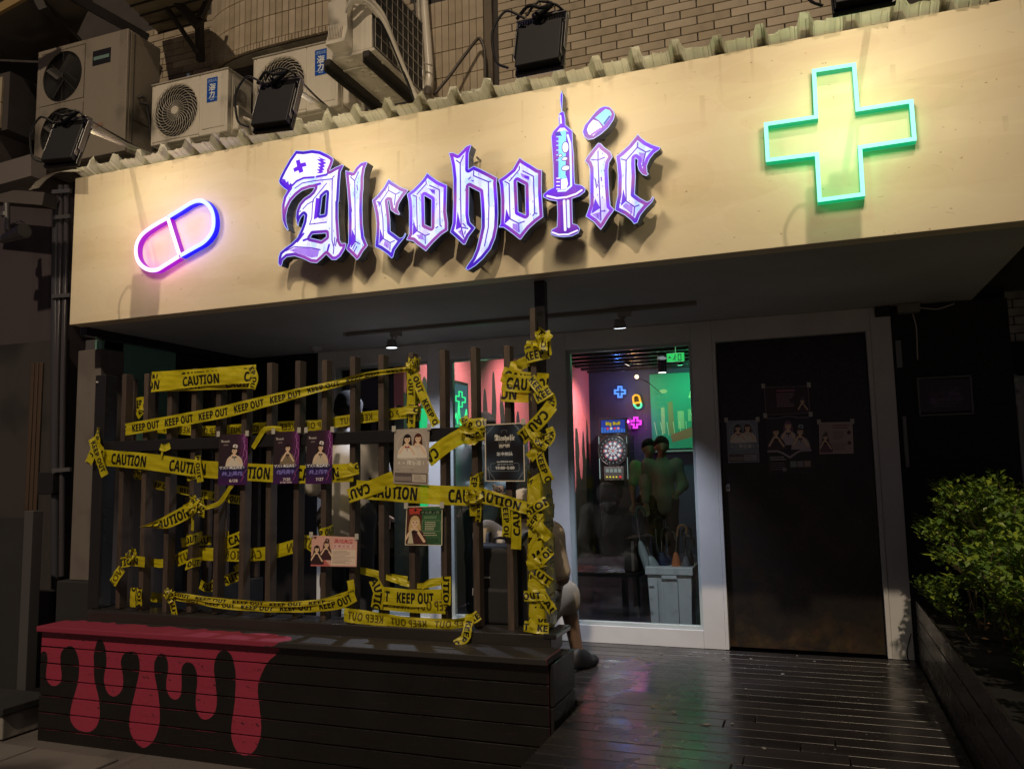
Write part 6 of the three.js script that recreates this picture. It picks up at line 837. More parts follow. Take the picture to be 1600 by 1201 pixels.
// ---- printed flyers and posters
function girl(g, x, y, s, o = {}) {       // head at (x, y), s = head height
  const { hair = '#2a1a18', dress = '#e8dcc8', skin = '#f0cfae', cap = '#f4f0e8', capMark = '#2a2430', twin = false, ribbonC = '#2a2024', long = true, arm = true } = o;
  g.fillStyle = hair; g.beginPath(); g.ellipse(x, y + s * 0.05, s * 0.50, s * 0.60, 0, 0, 7); g.fill(); if (long) { g.beginPath(); g.moveTo(x - s * 0.5, y); g.quadraticCurveTo(x - s * 0.75, y + s * 1.2, x - s * 0.5, y + s * 1.9); g.lineTo(x + s * 0.55, y + s * 1.9); g.quadraticCurveTo(x + s * 0.7, y + s, x + s * 0.5, y); g.fill(); }
  g.fillStyle = dress; g.beginPath(); g.moveTo(x - s * 0.3, y + s * 0.85); g.quadraticCurveTo(x - s * 1.15, y + s * 1.0, x - s * 1.25, y + s * 2.6); g.lineTo(x + s * 1.25, y + s * 2.6); g.quadraticCurveTo(x + s * 1.2, y + s * 1.0, x + s * 0.3, y + s * 0.85); g.closePath(); g.fill();
  g.fillStyle = skin; g.fillRect(x - s * 0.16, y + s * 0.4, s * 0.32, s * 0.5); g.beginPath(); g.ellipse(x, y + s * 0.12, s * 0.37, s * 0.46, 0, 0, 7); g.fill();
  g.fillStyle = hair; g.beginPath(); g.moveTo(x - s * 0.42, y + s * 0.1); g.quadraticCurveTo(x - s * 0.3, y - s * 0.5, x, y - s * 0.5); g.quadraticCurveTo(x + s * 0.35, y - s * 0.5, x + s * 0.42, y + s * 0.1); g.lineTo(x + s * 0.3, y - s * 0.12); g.lineTo(x + s * 0.05, y - s * 0.04); g.lineTo(x - s * 0.25, y - s * 0.1); g.closePath(); g.fill();
  g.fillStyle = '#2a1c1c'; for (const k of [-1, 1]) { g.beginPath(); g.ellipse(x + k * s * 0.16, y + s * 0.13, s * 0.065, s * 0.055, 0, 0, 7); g.fill(); } g.fillStyle = '#b05a52'; g.beginPath(); g.ellipse(x, y + s * 0.36, s * 0.08, s * 0.03, 0, 0, 7); g.fill();
  if (arm) { g.strokeStyle = skin; g.lineWidth = s * 0.26; g.lineCap = 'round'; g.beginPath(); g.moveTo(x - s * 0.95, y + s * 1.9); g.lineTo(x - s * 0.25, y + s * 0.75); g.stroke(); g.beginPath(); g.moveTo(x + s * 0.95, y + s * 2.0); g.lineTo(x + s * 0.2, y + s * 0.85); g.stroke(); }
  g.fillStyle = ribbonC; g.beginPath(); g.moveTo(x, y + s * 1.05); g.lineTo(x - s * 0.3, y + s * 0.95); g.lineTo(x - s * 0.25, y + s * 1.3); g.lineTo(x, y + s * 1.1); g.lineTo(x + s * 0.25, y + s * 1.3); g.lineTo(x + s * 0.3, y + s * 0.95); g.closePath(); g.fill(); g.fillRect(x - s * 0.04, y + s * 1.1, s * 0.08, s * 0.5);
  if (cap) { g.save(); g.translate(x + s * 0.1, y - s * 0.5); g.rotate(0.2); g.fillStyle = cap; g.beginPath(); g.moveTo(-s * 0.34, s * 0.14); g.lineTo(-s * 0.3, -s * 0.28); g.quadraticCurveTo(0, -s * 0.42, s * 0.32, -s * 0.26); g.lineTo(s * 0.34, s * 0.16); g.closePath(); g.fill(); g.fillStyle = capMark; g.fillRect(-s * 0.045, -s * 0.2, s * 0.09, s * 0.28); g.fillRect(-s * 0.14, -s * 0.105, s * 0.28, s * 0.09); g.restore(); }
}
function logo(g, x, y, w) { const c = document.createElement('canvas'); c.width = 512; c.height = 200; drawSign(c.getContext('2d'), 512, 200, true); g.drawImage(c, x, y, w, w * 0.39); }
function bars(g, x, y, w, n, h, gap, c, seed) { const R = rng(seed); g.fillStyle = c; for (let i = 0; i < n; i++) { let u = x; while (u < x + w * (0.6 + R() * 0.4)) { const l = 4 + R() * 14; g.fillRect(u, y + i * gap, l, h); u += l + 3; } } }
const art = {
  guest: (date, name, extra, opt) => canvas(320, 600, (g, w, h) => {
    const gr = g.createLinearGradient(0, 0, w, 0); gr.addColorStop(0, '#33282a'); gr.addColorStop(0.6, '#3a2636'); gr.addColorStop(1, '#6e2c66'); g.fillStyle = gr; g.fillRect(0, 0, w, h); const R = rng(date.length * 7 + name.length + date.charCodeAt(2));
    g.lineCap = 'round'; for (let k = 0; k < 6; k++) { g.strokeStyle = k < 2 ? '#d890e0' : '#9a4aa6'; g.lineWidth = k < 2 ? 4 : 2; let x = w * (0.78 + R() * 0.16), y = 0; g.beginPath(); g.moveTo(x, y); while (y < h * (0.4 + 0.5 * R())) { x += (R() - 0.5) * 36; y += 18 + R() * 24; x = clamp(x, w * 0.6, w); g.lineTo(x, y); } g.stroke(); }
    g.globalAlpha = 0.8; logo(g, 18, 58, 108); g.globalAlpha = 0.7; g.strokeStyle = '#d8c8c0'; glyphRow(g, '西門院', 52, 118, 16, 2); g.globalAlpha = 1; girl(g, w * 0.54, 185, 78, opt);
    const b = g.createLinearGradient(0, 370, 0, h); b.addColorStop(0, 'rgba(34,28,80,0)'); b.addColorStop(0.2, '#2a2450'); b.addColorStop(1, '#4a2058'); g.fillStyle = b; g.fillRect(0, 370, w, h - 370); g.strokeStyle = '#d060b0'; g.lineWidth = 4; g.beginPath(); g.moveTo(250, 560); g.lineTo(280, 500); g.lineTo(262, 490); g.lineTo(310, 420); g.stroke();
    g.strokeStyle = '#ffffff'; glyphRow(g, 'ゲスト来店決定!', 10, 376, 36, 5, 1.0); g.strokeStyle = '#8a80d8'; glyphRow(g, name, 40, 436, 54, 9, 1.05); g.fillStyle = '#f4ece4'; g.font = 'bold 46px sans-serif'; g.textAlign = 'center'; g.fillText(date, w * 0.52, 550); if (extra) { g.font = 'bold 26px sans-serif'; g.fillText(extra, w * 0.5, 584); }
  }),
  hours: canvas(512, 736, (g, w, h) => {
    g.fillStyle = '#191a1e'; g.fillRect(0, 0, w, h); for (const [x, y, r, a] of [[60, 60, 190, 0.55], [w - 30, 120, 200, 0.6], [30, 560, 220, 0.55], [w - 20, 640, 200, 0.5], [w / 2, 440, 170, 0.25]]) { const q = g.createRadialGradient(x, y, 10, x, y, r); q.addColorStop(0, `rgba(110,140,170,${a})`); q.addColorStop(1, 'rgba(90,120,160,0)'); g.fillStyle = q; g.fillRect(0, 0, w, h); }
    g.strokeStyle = '#c8ccd0'; g.lineWidth = 3; for (const L of [[20, 130, 130, 12], [380, 12, 490, 150], [400, 12, 505, 160], [20, 560, 130, 720], [40, 540, 60, 720], [500, 600, 420, 724]]) { g.beginPath(); g.moveTo(L[0], L[1]); g.lineTo(L[2], L[3]); g.stroke(); }
    g.strokeStyle = '#e6dcc6'; g.lineWidth = 18; g.strokeRect(4, 4, w - 8, h - 8); g.lineWidth = 3; g.strokeStyle = '#9aa0a6'; g.beginPath(); g.moveTo(222, 120); g.lineTo(218, 92); g.quadraticCurveTo(250, 78, 288, 90); g.lineTo(284, 120); g.stroke();
    logo(g, 106, 118, 300); g.fillStyle = '#a8a49a'; g.font = 'bold 17px sans-serif'; g.textAlign = 'center'; g.fillText('T A I P E I   X I M E N', w / 2, 250); g.strokeStyle = '#eee8da'; glyphRow(g, '西門院', 182, 262, 46, 6); g.shadowColor = '#9ac0e0'; g.shadowBlur = 16; glyphRow(g, '年中無休', 152, 360, 50, 6); glyphRow(g, '営業時間', 152, 474, 50, 6); g.shadowBlur = 0;
    g.strokeStyle = '#aab4bc'; g.lineWidth = 3; g.beginPath(); g.roundRect(72, 506, 368, 100, 20); g.stroke(); g.fillStyle = '#191a1e'; g.fillRect(140, 496, 230, 20); g.fillStyle = '#f4f0e4'; g.font = 'bold 50px sans-serif'; g.shadowColor = '#9ac0e0'; g.shadowBlur = 12; g.fillText('19:00~5:00', w / 2, 582); g.shadowBlur = 0;
  }),
  twins: (bg, paper) => canvas(400, 620, (g, w, h) => {
    g.fillStyle = bg; g.fillRect(0, 0, w, h); g.strokeStyle = '#efe6d6'; g.lineWidth = 5; g.setLineDash([10, 8]); g.beginPath(); g.ellipse(w / 2, 190, 168, 168, 0, 0, 7); g.stroke(); g.setLineDash([]); g.save(); g.beginPath(); g.rect(0, 0, w, 326); g.clip(); girl(g, 268, 104, 88, { dress: '#efe4d4', hair: '#5a2c1e', cap: null, ribbonC: '#d8c8b8' }); girl(g, 146, 108, 88, { dress: '#f2eadc', hair: '#221818', cap: null, ribbonC: '#a0302c' }); g.restore();
    bars(g, 50, 330, 300, 1, 9, 12, '#efe8dc', 3); g.strokeStyle = '#f6f0e4'; glyphRow(g, '.8.4', 22, 366, 34, 4, 0.75); glyphRow(g, '降台灣!!', 146, 354, 52, 6); bars(g, 90, 424, 210, 1, 7, 12, '#d8d0c4', 5); bars(g, 28, 452, 40, 2, 5, 12, '#8a8078', 6); bars(g, 190, 452, 40, 2, 5, 12, '#8a8078', 7);
    g.fillStyle = '#6a5e5c'; g.fillRect(14, 494, w - 28, 110); for (let i = 0; i < 4; i++) { g.strokeStyle = '#c8bcb0'; g.lineWidth = 4; g.strokeRect(24 + i * 46, 540, 34, 40); g.beginPath(); g.arc(41 + i * 46, 560, 9, 0, 7); g.stroke(); } g.fillStyle = paper; g.fillRect(210, 506, 164, 86); bars(g, 234, 516, 110, 5, 5, 14, '#7a7068', 9);
  }),
  menu: canvas(640, 420, (g, w, h) => {
    g.fillStyle = '#e8b6a8'; g.fillRect(0, 0, w, h); g.fillStyle = '#d0706c'; g.beginPath(); g.moveTo(0, 300); g.lineTo(150, 280); g.lineTo(280, h); g.lineTo(0, h); g.fill(); girl(g, 215, 110, 86, { hair: '#5a3834', dress: '#4a2e34', cap: '#3a2a2c', capMark: '#e8b6a8' }); girl(g, 80, 180, 84, { hair: '#2a1c1e', dress: '#3c282c', cap: null });
    g.fillStyle = '#4a2e30'; for (const [x, y] of [[50, 28], [262, 190], [262, 310]]) { g.beginPath(); for (let i = 0; i < 10; i++) { const a = i * 0.628 - 1.57, r = i % 2 ? 12 : 30; g.lineTo(x + Math.cos(a) * r, y + Math.sin(a) * r); } g.fill(); }
    g.fillStyle = '#f2dcc8'; g.beginPath(); g.roundRect(288, 180, 338, 220, 10); g.fill(); g.strokeStyle = '#c8505a'; glyphRow(g, '美花来店', 322, 34, 62, 9, 1.06); g.strokeStyle = '#fff4ec'; glyphRow(g, '営業時間決', 308, 104, 56, 14, 1.06); g.strokeStyle = '#c8505a'; glyphRow(g, '営業時間決', 308, 104, 56, 5, 1.06); bars(g, 304, 200, 300, 5, 5, 17, '#6a5048', 3); g.fillStyle = '#6a4a44'; g.fillRect(300, 288, 316, 4); bars(g, 304, 306, 290, 5, 5, 17, '#6a5048', 4);
  }),
  nurse: canvas(420, 460, (g, w, h) => {
    g.fillStyle = '#3f6a44'; g.fillRect(0, 0, w, h); g.strokeStyle = '#2c4c34'; g.lineWidth = 2; for (let i = 0; i < 30; i++) { g.beginPath(); g.arc(180 + (i * 73) % 240, (i * 97) % 460, 14, 0, 7); g.stroke(); } g.fillStyle = '#5a3026'; g.fillRect(0, 0, 190, h); girl(g, 108, 176, 118, { hair: '#d8b880', dress: '#54302c', cap: null, ribbonC: '#1c1a1a' }); g.fillStyle = '#d8d0b0'; g.beginPath(); g.moveTo(60, 250); g.lineTo(30, 440); g.lineTo(100, 440); g.fill();
    g.fillStyle = '#c44a38'; g.beginPath(); g.moveTo(44, 100); g.lineTo(34, 30); g.quadraticCurveTo(110, 0, 186, 36); g.lineTo(170, 96); g.quadraticCurveTo(110, 78, 44, 100); g.fill(); g.fillStyle = '#241c1c'; g.fillRect(104, 22, 12, 44); g.fillRect(88, 38, 44, 12);
    g.fillStyle = '#1f2c22'; g.beginPath(); g.roundRect(160, 50, 244, 48, 20); g.fill(); g.strokeStyle = '#8fae86'; glyphRow(g, '子花美上西', 178, 56, 36, 4, 1.18); g.strokeStyle = '#a8c49a'; g.lineWidth = 3; g.strokeRect(192, 170, 206, 124); bars(g, 214, 120, 170, 2, 6, 16, '#a8c49a', 3); bars(g, 226, 186, 150, 5, 9, 21, '#e8dcc0', 4); bars(g, 210, 310, 180, 2, 10, 26, '#d8ccb0', 5); bars(g, 240, 386, 140, 3, 10, 24, '#1c241c', 6); g.strokeStyle = '#efe4c8'; g.lineWidth = 9; g.strokeRect(4, 4, w - 8, h - 8);
  }),
  notice: canvas(420, 280, (g, w, h) => { g.fillStyle = '#38262c'; g.fillRect(0, 0, w, h); g.strokeStyle = '#8a7880'; g.lineWidth = 5; g.strokeRect(8, 6, w - 16, h - 12); g.fillStyle = '#9a5a66'; g.fillRect(120, 34, 170, 22); bars(g, 116, 72, 190, 7, 9, 20, '#b890a0', 4); girl(g, 352, 150, 44, { hair: '#6a4a58', dress: '#4a343c', cap: '#6a5a64' }); }),
  trio: canvas(420, 560, (g, w, h) => { g.fillStyle = '#262027'; g.fillRect(0, 0, w, h); g.strokeStyle = '#b8a8b4'; g.lineWidth = 4; g.beginPath(); g.moveTo(10, 24); g.lineTo(130, 24); g.lineTo(180, 8); g.lineTo(250, 8); g.lineTo(300, 24); g.lineTo(410, 24); g.stroke(); girl(g, 208, 92, 74, { hair: '#8a5a72', dress: '#cdbcc6', cap: null }); girl(g, 92, 150, 72, { hair: '#2c2026', dress: '#4a363e', cap: null }); girl(g, 318, 150, 72, { hair: '#4a3436', dress: '#bfb0b4', cap: '#a8b8c0' }); g.fillStyle = '#1e1a20'; g.fillRect(0, 330, w, h); g.strokeStyle = '#b8a8b4'; g.beginPath(); g.moveTo(10, 340); g.lineTo(100, 340); g.lineTo(150, 362); g.lineTo(212, 404); g.lineTo(274, 362); g.lineTo(320, 340); g.lineTo(410, 340); g.stroke(); bars(g, 24, 392, 150, 2, 12, 22, '#c8bcc4', 5); bars(g, 24, 450, 160, 4, 8, 20, '#8a7c86', 6); for (let i = 0; i < 3; i++) { g.fillStyle = ['#8fa39a', '#9a9494', '#a89684'][i]; g.fillRect(214 + i * 66, 440, 58, 58); } g.fillStyle = '#9a9494'; g.fillRect(140, 500, 34, 34); }),
  small: canvas(360, 330, (g, w, h) => { g.fillStyle = '#b8a49e'; g.fillRect(0, 0, w, h); g.fillStyle = '#a06068'; g.fillRect(10, 270, 120, 50); girl(g, 66, 150, 62, { hair: '#3a2a30', dress: '#6a4a54', cap: '#8a6a70' }); bars(g, 146, 26, 180, 2, 14, 26, '#8a5a60', 3); bars(g, 146, 100, 150, 4, 8, 22, '#6a5a58', 4); bars(g, 146, 220, 150, 4, 8, 20, '#8a5a60', 5); g.fillStyle = '#4a3a3c'; for (const y of [110, 220]) { g.beginPath(); g.arc(320, y, 20, 0, 7); g.fill(); } g.strokeStyle = '#d8c8c0'; g.lineWidth = 6; g.strokeRect(3, 3, w - 6, h - 6); }),
  framed: canvas(512, 340, (g, w, h) => { g.fillStyle = '#17141b'; g.fillRect(0, 0, w, h); const R = rng(4); for (let i = 0; i < 60; i++) { g.fillStyle = `rgba(${60 + R() * 60},${50 + R() * 40},${80 + R() * 60},0.25)`; g.beginPath(); g.ellipse(w / 2 + (R() - 0.5) * 300, h / 2 + (R() - 0.5) * 160, 10 + R() * 40, 8 + R() * 24, 0, 0, 7); g.fill(); } bars(g, 120, 250, 280, 2, 10, 26, '#5a5468', 4); }),
};
function poster(label, q, z, tex, cat = 'poster', bow = 0.011, tapes = true) {       // q: the four photo corners tl, tr, bl, br
  const o = thing(cat, label, cat), P = q.map(([x, y]) => pz(x, y, z)), N = 8, pos = [], uv = [], idx = [], R = rng(Math.round(q[0][0]));
  const k1 = (R() - 0.5) * 2, k2 = (R() - 0.5) * 2;
  for (let j = 0; j <= N; j++) for (let i = 0; i <= N; i++) { const u = i / N, v = j / N, a = P[0].clone().lerp(P[1], u), b = P[2].clone().lerp(P[3], u), c = a.lerp(b, v); c.z += bow * (0.5 + k1 * Math.sin(u * 3.1) * 0.5 + k2 * v * (u - 0.5)) + 0.0005; pos.push(c.x, c.y, c.z); uv.push(u, 1 - v); }
  for (let j = 0; j < N; j++) for (let i = 0; i < N; i++) { const a = j * (N + 1) + i, b = a + 1, c = a + N + 1, d = c + 1; idx.push(a, c, b, b, c, d); }
  const g = new THREE.BufferGeometry(); g.setAttribute('position', new THREE.Float32BufferAttribute(pos, 3)); g.setAttribute('uv', new THREE.Float32BufferAttribute(uv, 2)); g.setIndex(idx); g.computeVertexNormals(); mesh('sheet', [fin(g)], M(0.92, 0.92, 0.92, { rgh: 0.35, map: tex, side: THREE.DoubleSide, clearcoat: 0.3, clearcoatRoughness: 0.25 }), o);
  if (tapes) for (const p of [P[0], P[1]]) mesh('tape_piece', [rbox(p.x - 0.012, p.x + 0.012, p.y - 0.012, p.y + 0.02, z + bow + 0.002, z + bow + 0.003, 0.0005)], M(0.5, 0.48, 0.42, { rgh: 0.2 }), o);
  return o;
}
const QZ = FZ + 0.034;
poster('purple flyer of a girl in a white nurse cap dated 6/28', [[343, 679], [388, 678], [342, 758], [386, 757]], QZ, art.guest('6/28', '井上美花', '', {}), 'flyer');
poster('purple flyer of a girl in a dark dress dated 7/20', [[429, 675], [469, 673], [427, 756], [467, 755]], QZ, art.guest('7/20', '花月美子', '21:00~25:00', { dress: '#8a7a60', cap: null, long: false, hair: '#2a1c1c' }), 'flyer');
poster('purple flyer of a girl in a nurse cap dated 7/27', [[480, 673], [521, 672], [478, 756], [519, 755]], QZ, art.guest('7/27', '井上花子', '', { dress: '#d8c8b0' }), 'flyer');
poster('pale poster of two girls taped below the rail of the screen', [[617, 671], [672, 668], [615, 755], [670, 758]], QZ, art.twins('#b8ada2', '#cfc4b4'));
poster('dark poster with the bar name and opening hours 19:00 to 5:00', [[758, 663], [819, 660], [759, 752], [821, 752]], QZ + 0.004, art.hours);
poster('pink landscape flyer with two girls hanging low on the screen', [[488, 836], [559, 839], [486, 884], [558, 885]], QZ, art.menu, 'flyer');
poster('green poster of a girl in a red nurse cap', [[636, 791], [692, 790], [634, 851], [691, 852]], QZ, art.nurse);
const DZ = -0.043;
poster('pale blue poster of two girls on the left of the black door', [[1135, 657], [1184, 656], [1138, 723], [1187, 722]], DZ, art.twins('#8a94a2', '#a8a8b0'), 'poster', 0.002);
poster('dark text notice at the top of the black door', [[1193, 604], [1264, 602], [1196, 649], [1267, 646]], DZ, art.notice, 'notice', 0.002);
poster('dark poster of three girls in the middle of the black door', [[1196, 650], [1267, 648], [1201, 741], [1270, 739]], DZ, art.trio, 'poster', 0.002);
poster('small beige flyer on the right of the black door', [[1280, 660], [1332, 659], [1281, 709], [1334, 708]], DZ, art.small, 'flyer', 0.002);
{ const o = poster('dark framed picture on the wall right of the entrance', [[1435, 593], [1520, 591], [1439, 645], [1521, 641]], -0.012, art.framed, 'picture', 0.0005, false), a = pz(1432, 590, -0.012), b = pz(1523, 647, -0.012); mesh('frame', [rbox(a.x, b.x, a.y - 0.012, a.y, -0.02, -0.004, 0.003), rbox(a.x, b.x, b.y, b.y + 0.012, -0.02, -0.004, 0.003), rbox(a.x, a.x + 0.012, b.y + 0.012, a.y - 0.012, -0.02, -0.004, 0.003), rbox(b.x - 0.012, b.x, b.y + 0.012, a.y - 0.012, -0.02, -0.004, 0.003)], M(0.12, 0.12, 0.12, { rgh: 0.4 }), o); }

// ================================================================ shrub in its slatted box, right of the entrance
{
  const o = thing('shrub_planter', 'dark slatted planter box along the right side of the deck', 'planter');
  for (let i = 0; i < 4; i++) mesh('plank', [rbox(0.548, 0.562, -0.035 + i * 0.104, 0.062 + i * 0.104, 0.07, 3.2, 0.003)], mats.darkWood, o);
  for (let i = 0; i < 4; i++) mesh('end_plank', [rbox(0.563, 1.6, -0.035 + i * 0.104, 0.062 + i * 0.104, 3.185, 3.2, 0.003)], mats.darkWood, o);
  mesh('soil', [box(0.563, 1.6, -0.34, 0.33, 0.07, 3.18)], M(0.008, 0.007, 0.006, { rgh: 0.95 }), o); mesh('corner_post', [rbox(0.565, 0.60, -0.34, 0.37, 3.202, 3.235, 0.004)], mats.darkWood, o);
  const s = thing('leafy_shrub', 'dense green shrub with small glossy leaves in the slatted box', 'shrub'), R = rng(123), stems = [], tips = [];
  for (let i = 0; i < 120; i++) { const b = V(0.78 + R() * 0.7, 0.30, 0.2 + R() * 2.2), t = V(b.x + (R() - 0.62) * 0.38, 0.60 + Math.sqrt(R()) * 0.46 * (b.z > 1.4 ? 0.6 : 1), b.z + (R() - 0.4) * 0.4); stems.push(tube([b, b.clone().lerp(t, 0.5).add(V((R() - 0.5) * 0.08, 0.04, (R() - 0.5) * 0.08)), t], 0.005, 8, 5)); tips.push([b, t]); for (let k = 0; k < 4; k++) { const q = t.clone().add(V((R() - 0.6) * 0.26, (R() - 0.6) * 0.18, (R() - 0.5) * 0.26)), m = b.clone().lerp(t, 0.6 + R() * 0.3); stems.push(cyl(m, q, 0.003, 0.0015, 4)); tips.push([m, q]); } }
  for (let i = 0; i < 5; i++) { const b = V(0.68, 0.33, 0.25 + R() * 0.9), t = V(0.53 + R() * 0.1, 0.42 + R() * 0.2, b.z + (R() - 0.4) * 0.3); stems.push(cyl(b, t, 0.004, 0.002, 5)); tips.push([b, t], [b, t]); }
  for (let i = 0; i < 16; i++) { const b = V(0.70 + R() * 0.55, 0.32, 1.7 + R() * 1.4), t = V(b.x + (R() - 0.5) * 0.16, 0.42 + R() * 0.16, b.z + (R() - 0.5) * 0.2); stems.push(cyl(b, t, 0.004, 0.002, 5)); tips.push([b, t]); }
  mesh('stem', [join(stems)], M(0.10, 0.075, 0.045, { rgh: 0.8 }), s).userData.kind = 'stuff';
  const leaf = (pos, nor, col, c, dir, up, l) => { const side = new THREE.Vector3().crossVectors(dir, up).normalize(), w = l * 0.27, P = [c, c.clone().addScaledVector(dir, l * 0.45).addScaledVector(side, w).addScaledVector(up, l * 0.06), c.clone().addScaledVector(dir, l).addScaledVector(up, -l * 0.10), c.clone().addScaledVector(dir, l * 0.45).addScaledVector(side, -w).addScaledVector(up, l * 0.06), c.clone().addScaledVector(dir, l * 0.5).addScaledVector(up, -l * 0.03)]; const tri = (a, b, d) => { const n = P[b].clone().sub(P[a]).cross(P[d].clone().sub(P[a])).normalize(); for (const k of [a, b, d]) { pos.push(P[k].x, P[k].y, P[k].z); nor.push(n.x, n.y, n.z); col.push(...col.c); } }; tri(0, 1, 4); tri(1, 2, 4); tri(2, 3, 4); tri(3, 0, 4); };
  const pos = [], nor = [], col = [];
  for (const [b, t] of tips) { const n = 46 + Math.floor(R() * 24), ax = t.clone().sub(b).normalize(); for (let i = 0; i < n; i++) { const f = 0.25 + 0.8 * Math.sqrt(R()), c = b.clone().lerp(t, f).add(V((R() - 0.5) * 0.07, (R() - 0.5) * 0.06, (R() - 0.5) * 0.07)), a = R() * 6.283, d = V(Math.cos(a), 0.1 + R() * 0.7, Math.sin(a)).addScaledVector(ax, 0.4).normalize(), up = V((R() - 0.5) * 0.9, 1, (R() - 0.5) * 0.9).normalize(); const y = R(); col.c = y < 0.25 ? [0.26, 0.34, 0.03] : y < 0.6 ? [0.17, 0.27, 0.03] : [0.10, 0.19, 0.03]; leaf(pos, nor, col, c, d, up, 0.026 + R() * R() * 0.036); } }
  const g = new THREE.BufferGeometry(); g.setAttribute('position', new THREE.Float32BufferAttribute(pos, 3)); g.setAttribute('normal', new THREE.Float32BufferAttribute(nor, 3)); g.setAttribute('color', new THREE.Float32BufferAttribute(col, 3));
  const lm = new THREE.MeshPhysicalMaterial({ vertexColors: true, roughness: 0.42, side: THREE.DoubleSide, transmission: 0.25, thickness: 0 }); mesh('crown', g, lm, s);
  const dead = thing('dry_leaves', 'few dry brown leaves hanging at the base of the shrub', 'leaves'), dp = [], dn = [], dc = []; for (let i = 0; i < 26; i++) { dc.c = [0.22, 0.12, 0.05]; const c = V(0.66 + R() * 0.25, 0.36 + R() * 0.1, 0.7 + R() * 0.9), a = R() * 6.28; leaf(dp, dn, dc, c, V(Math.cos(a), -0.5 + R() * 0.6, Math.sin(a)).normalize(), V(R() - 0.5, 1, R() - 0.5).normalize(), 0.035); } const dg = new THREE.BufferGeometry(); dg.setAttribute('position', new THREE.Float32BufferAttribute(dp, 3)); dg.setAttribute('normal', new THREE.Float32BufferAttribute(dn, 3)); dg.setAttribute('color', new THREE.Float32BufferAttribute(dc, 3)); mesh('leaf_litter', dg, new THREE.MeshStandardMaterial({ vertexColors: true, roughness: 0.8, side: THREE.DoubleSide }), dead).userData.kind = 'stuff'; dead.userData.kind = 'stuff';
  tag(mesh('floor_cable', [tube([pz(1424, 990, 0.03), pz(1418, 1015, 0.04), pz(1420, 1032, 0.05), pz(1431, 1052, 0.16)], 0.004)], mats.rubber), 'black cable curling over the foot of the right door frame', 'cable');
}

{ // specks of litter lying about on the deck
  const R = rng(55), gs = []; for (let i = 0; i < 46; i++) { const x = -1.15 + R() * 1.65, z = 0.05 + Math.pow(R(), 1.6) * 1.9, g = new THREE.IcosahedronGeometry(0.003 + R() * R() * 0.012, 0); g.scale(1 + R(), 0.35, 1); g.rotateY(R() * 6); g.translate(x, 0.004, z); gs.push(fin(g)); }
  const o = mesh('deck_litter', gs, M(0.42, 0.40, 0.37, { rgh: 0.8 })); o.material.color.setRGB(0.2, 0.19, 0.18); tag(o, 'tiny pale bits of litter scattered over the deck', 'litter'); o.userData.kind = 'stuff';
}
// ================================================================ people
// a smooth field of tapered bones, meshed by marching cubes
function skin3(bones, k, cell, pad = 0.05) {
  const lo = V(1e9, 1e9, 1e9), hi = V(-1e9, -1e9, -1e9); for (const [a, b, r, s] of bones) for (const [p, q] of [[a, r], [b, s]]) { lo.min(V(p.x - q, p.y - q, p.z - q)); hi.max(V(p.x + q, p.y + q, p.z + q)); } lo.addScalar(-pad); hi.addScalar(pad);
  const size = Math.max(hi.x - lo.x, hi.y - lo.y, hi.z - lo.z), n = Math.ceil(size / cell) + 4, c = lo.clone().add(hi).multiplyScalar(0.5), half = n / 2, mc = new MarchingCubes(n, mats.white, false, false, 160000); mc.isolation = 0;
  const B = bones.map(([a, b, r, s]) => { const d = b.clone().sub(a); return [a.x, a.y, a.z, d.x, d.y, d.z, Math.max(1e-9, d.lengthSq()), r, s]; });
  for (let z = 0; z < n; z++) for (let y = 0; y < n; y++) for (let x = 0; x < n; x++) {
    const px = c.x + (x - half) * cell, py = c.y + (y - half) * cell, pz2 = c.z + (z - half) * cell; let acc = 0, mn = 1e9, dd = null;
    if (px < lo.x || px > hi.x || py < lo.y || py > hi.y || pz2 < lo.z || pz2 > hi.z) { mc.field[x + n * (y + n * z)] = -1; continue; }
    for (const q of B) { const ux = px - q[0], uy = py - q[1], uz = pz2 - q[2], t = clamp((ux * q[3] + uy * q[4] + uz * q[5]) / q[6], 0, 1), ex = ux - t * q[3], ey = uy - t * q[4], ez = uz - t * q[5], d = Math.sqrt(ex * ex + ey * ey + ez * ez) - lerp(q[7], q[8], t); if (d < mn) mn = d; if (d < 0.2) acc += Math.exp(-d / k); }
    mc.field[x + n * (y + n * z)] = -(acc > 0 ? -k * Math.log(acc) : mn);
  }
  mc.update(); const cnt = mc.count, P = new Float32Array(cnt * 3), Nn = new Float32Array(cnt * 3), sc = half * cell;
  for (let i = 0; i < cnt; i++) { P[i * 3] = c.x + mc.positionArray[i * 3] * sc; P[i * 3 + 1] = c.y + mc.positionArray[i * 3 + 1] * sc; P[i * 3 + 2] = c.z + mc.positionArray[i * 3 + 2] * sc; Nn[i * 3] = mc.normalArray[i * 3]; Nn[i * 3 + 1] = mc.normalArray[i * 3 + 1]; Nn[i * 3 + 2] = mc.normalArray[i * 3 + 2]; }
  const g = new THREE.BufferGeometry(); g.setAttribute('position', new THREE.BufferAttribute(P, 3)); g.setAttribute('normal', new THREE.BufferAttribute(Nn, 3)); return fin(g);
}
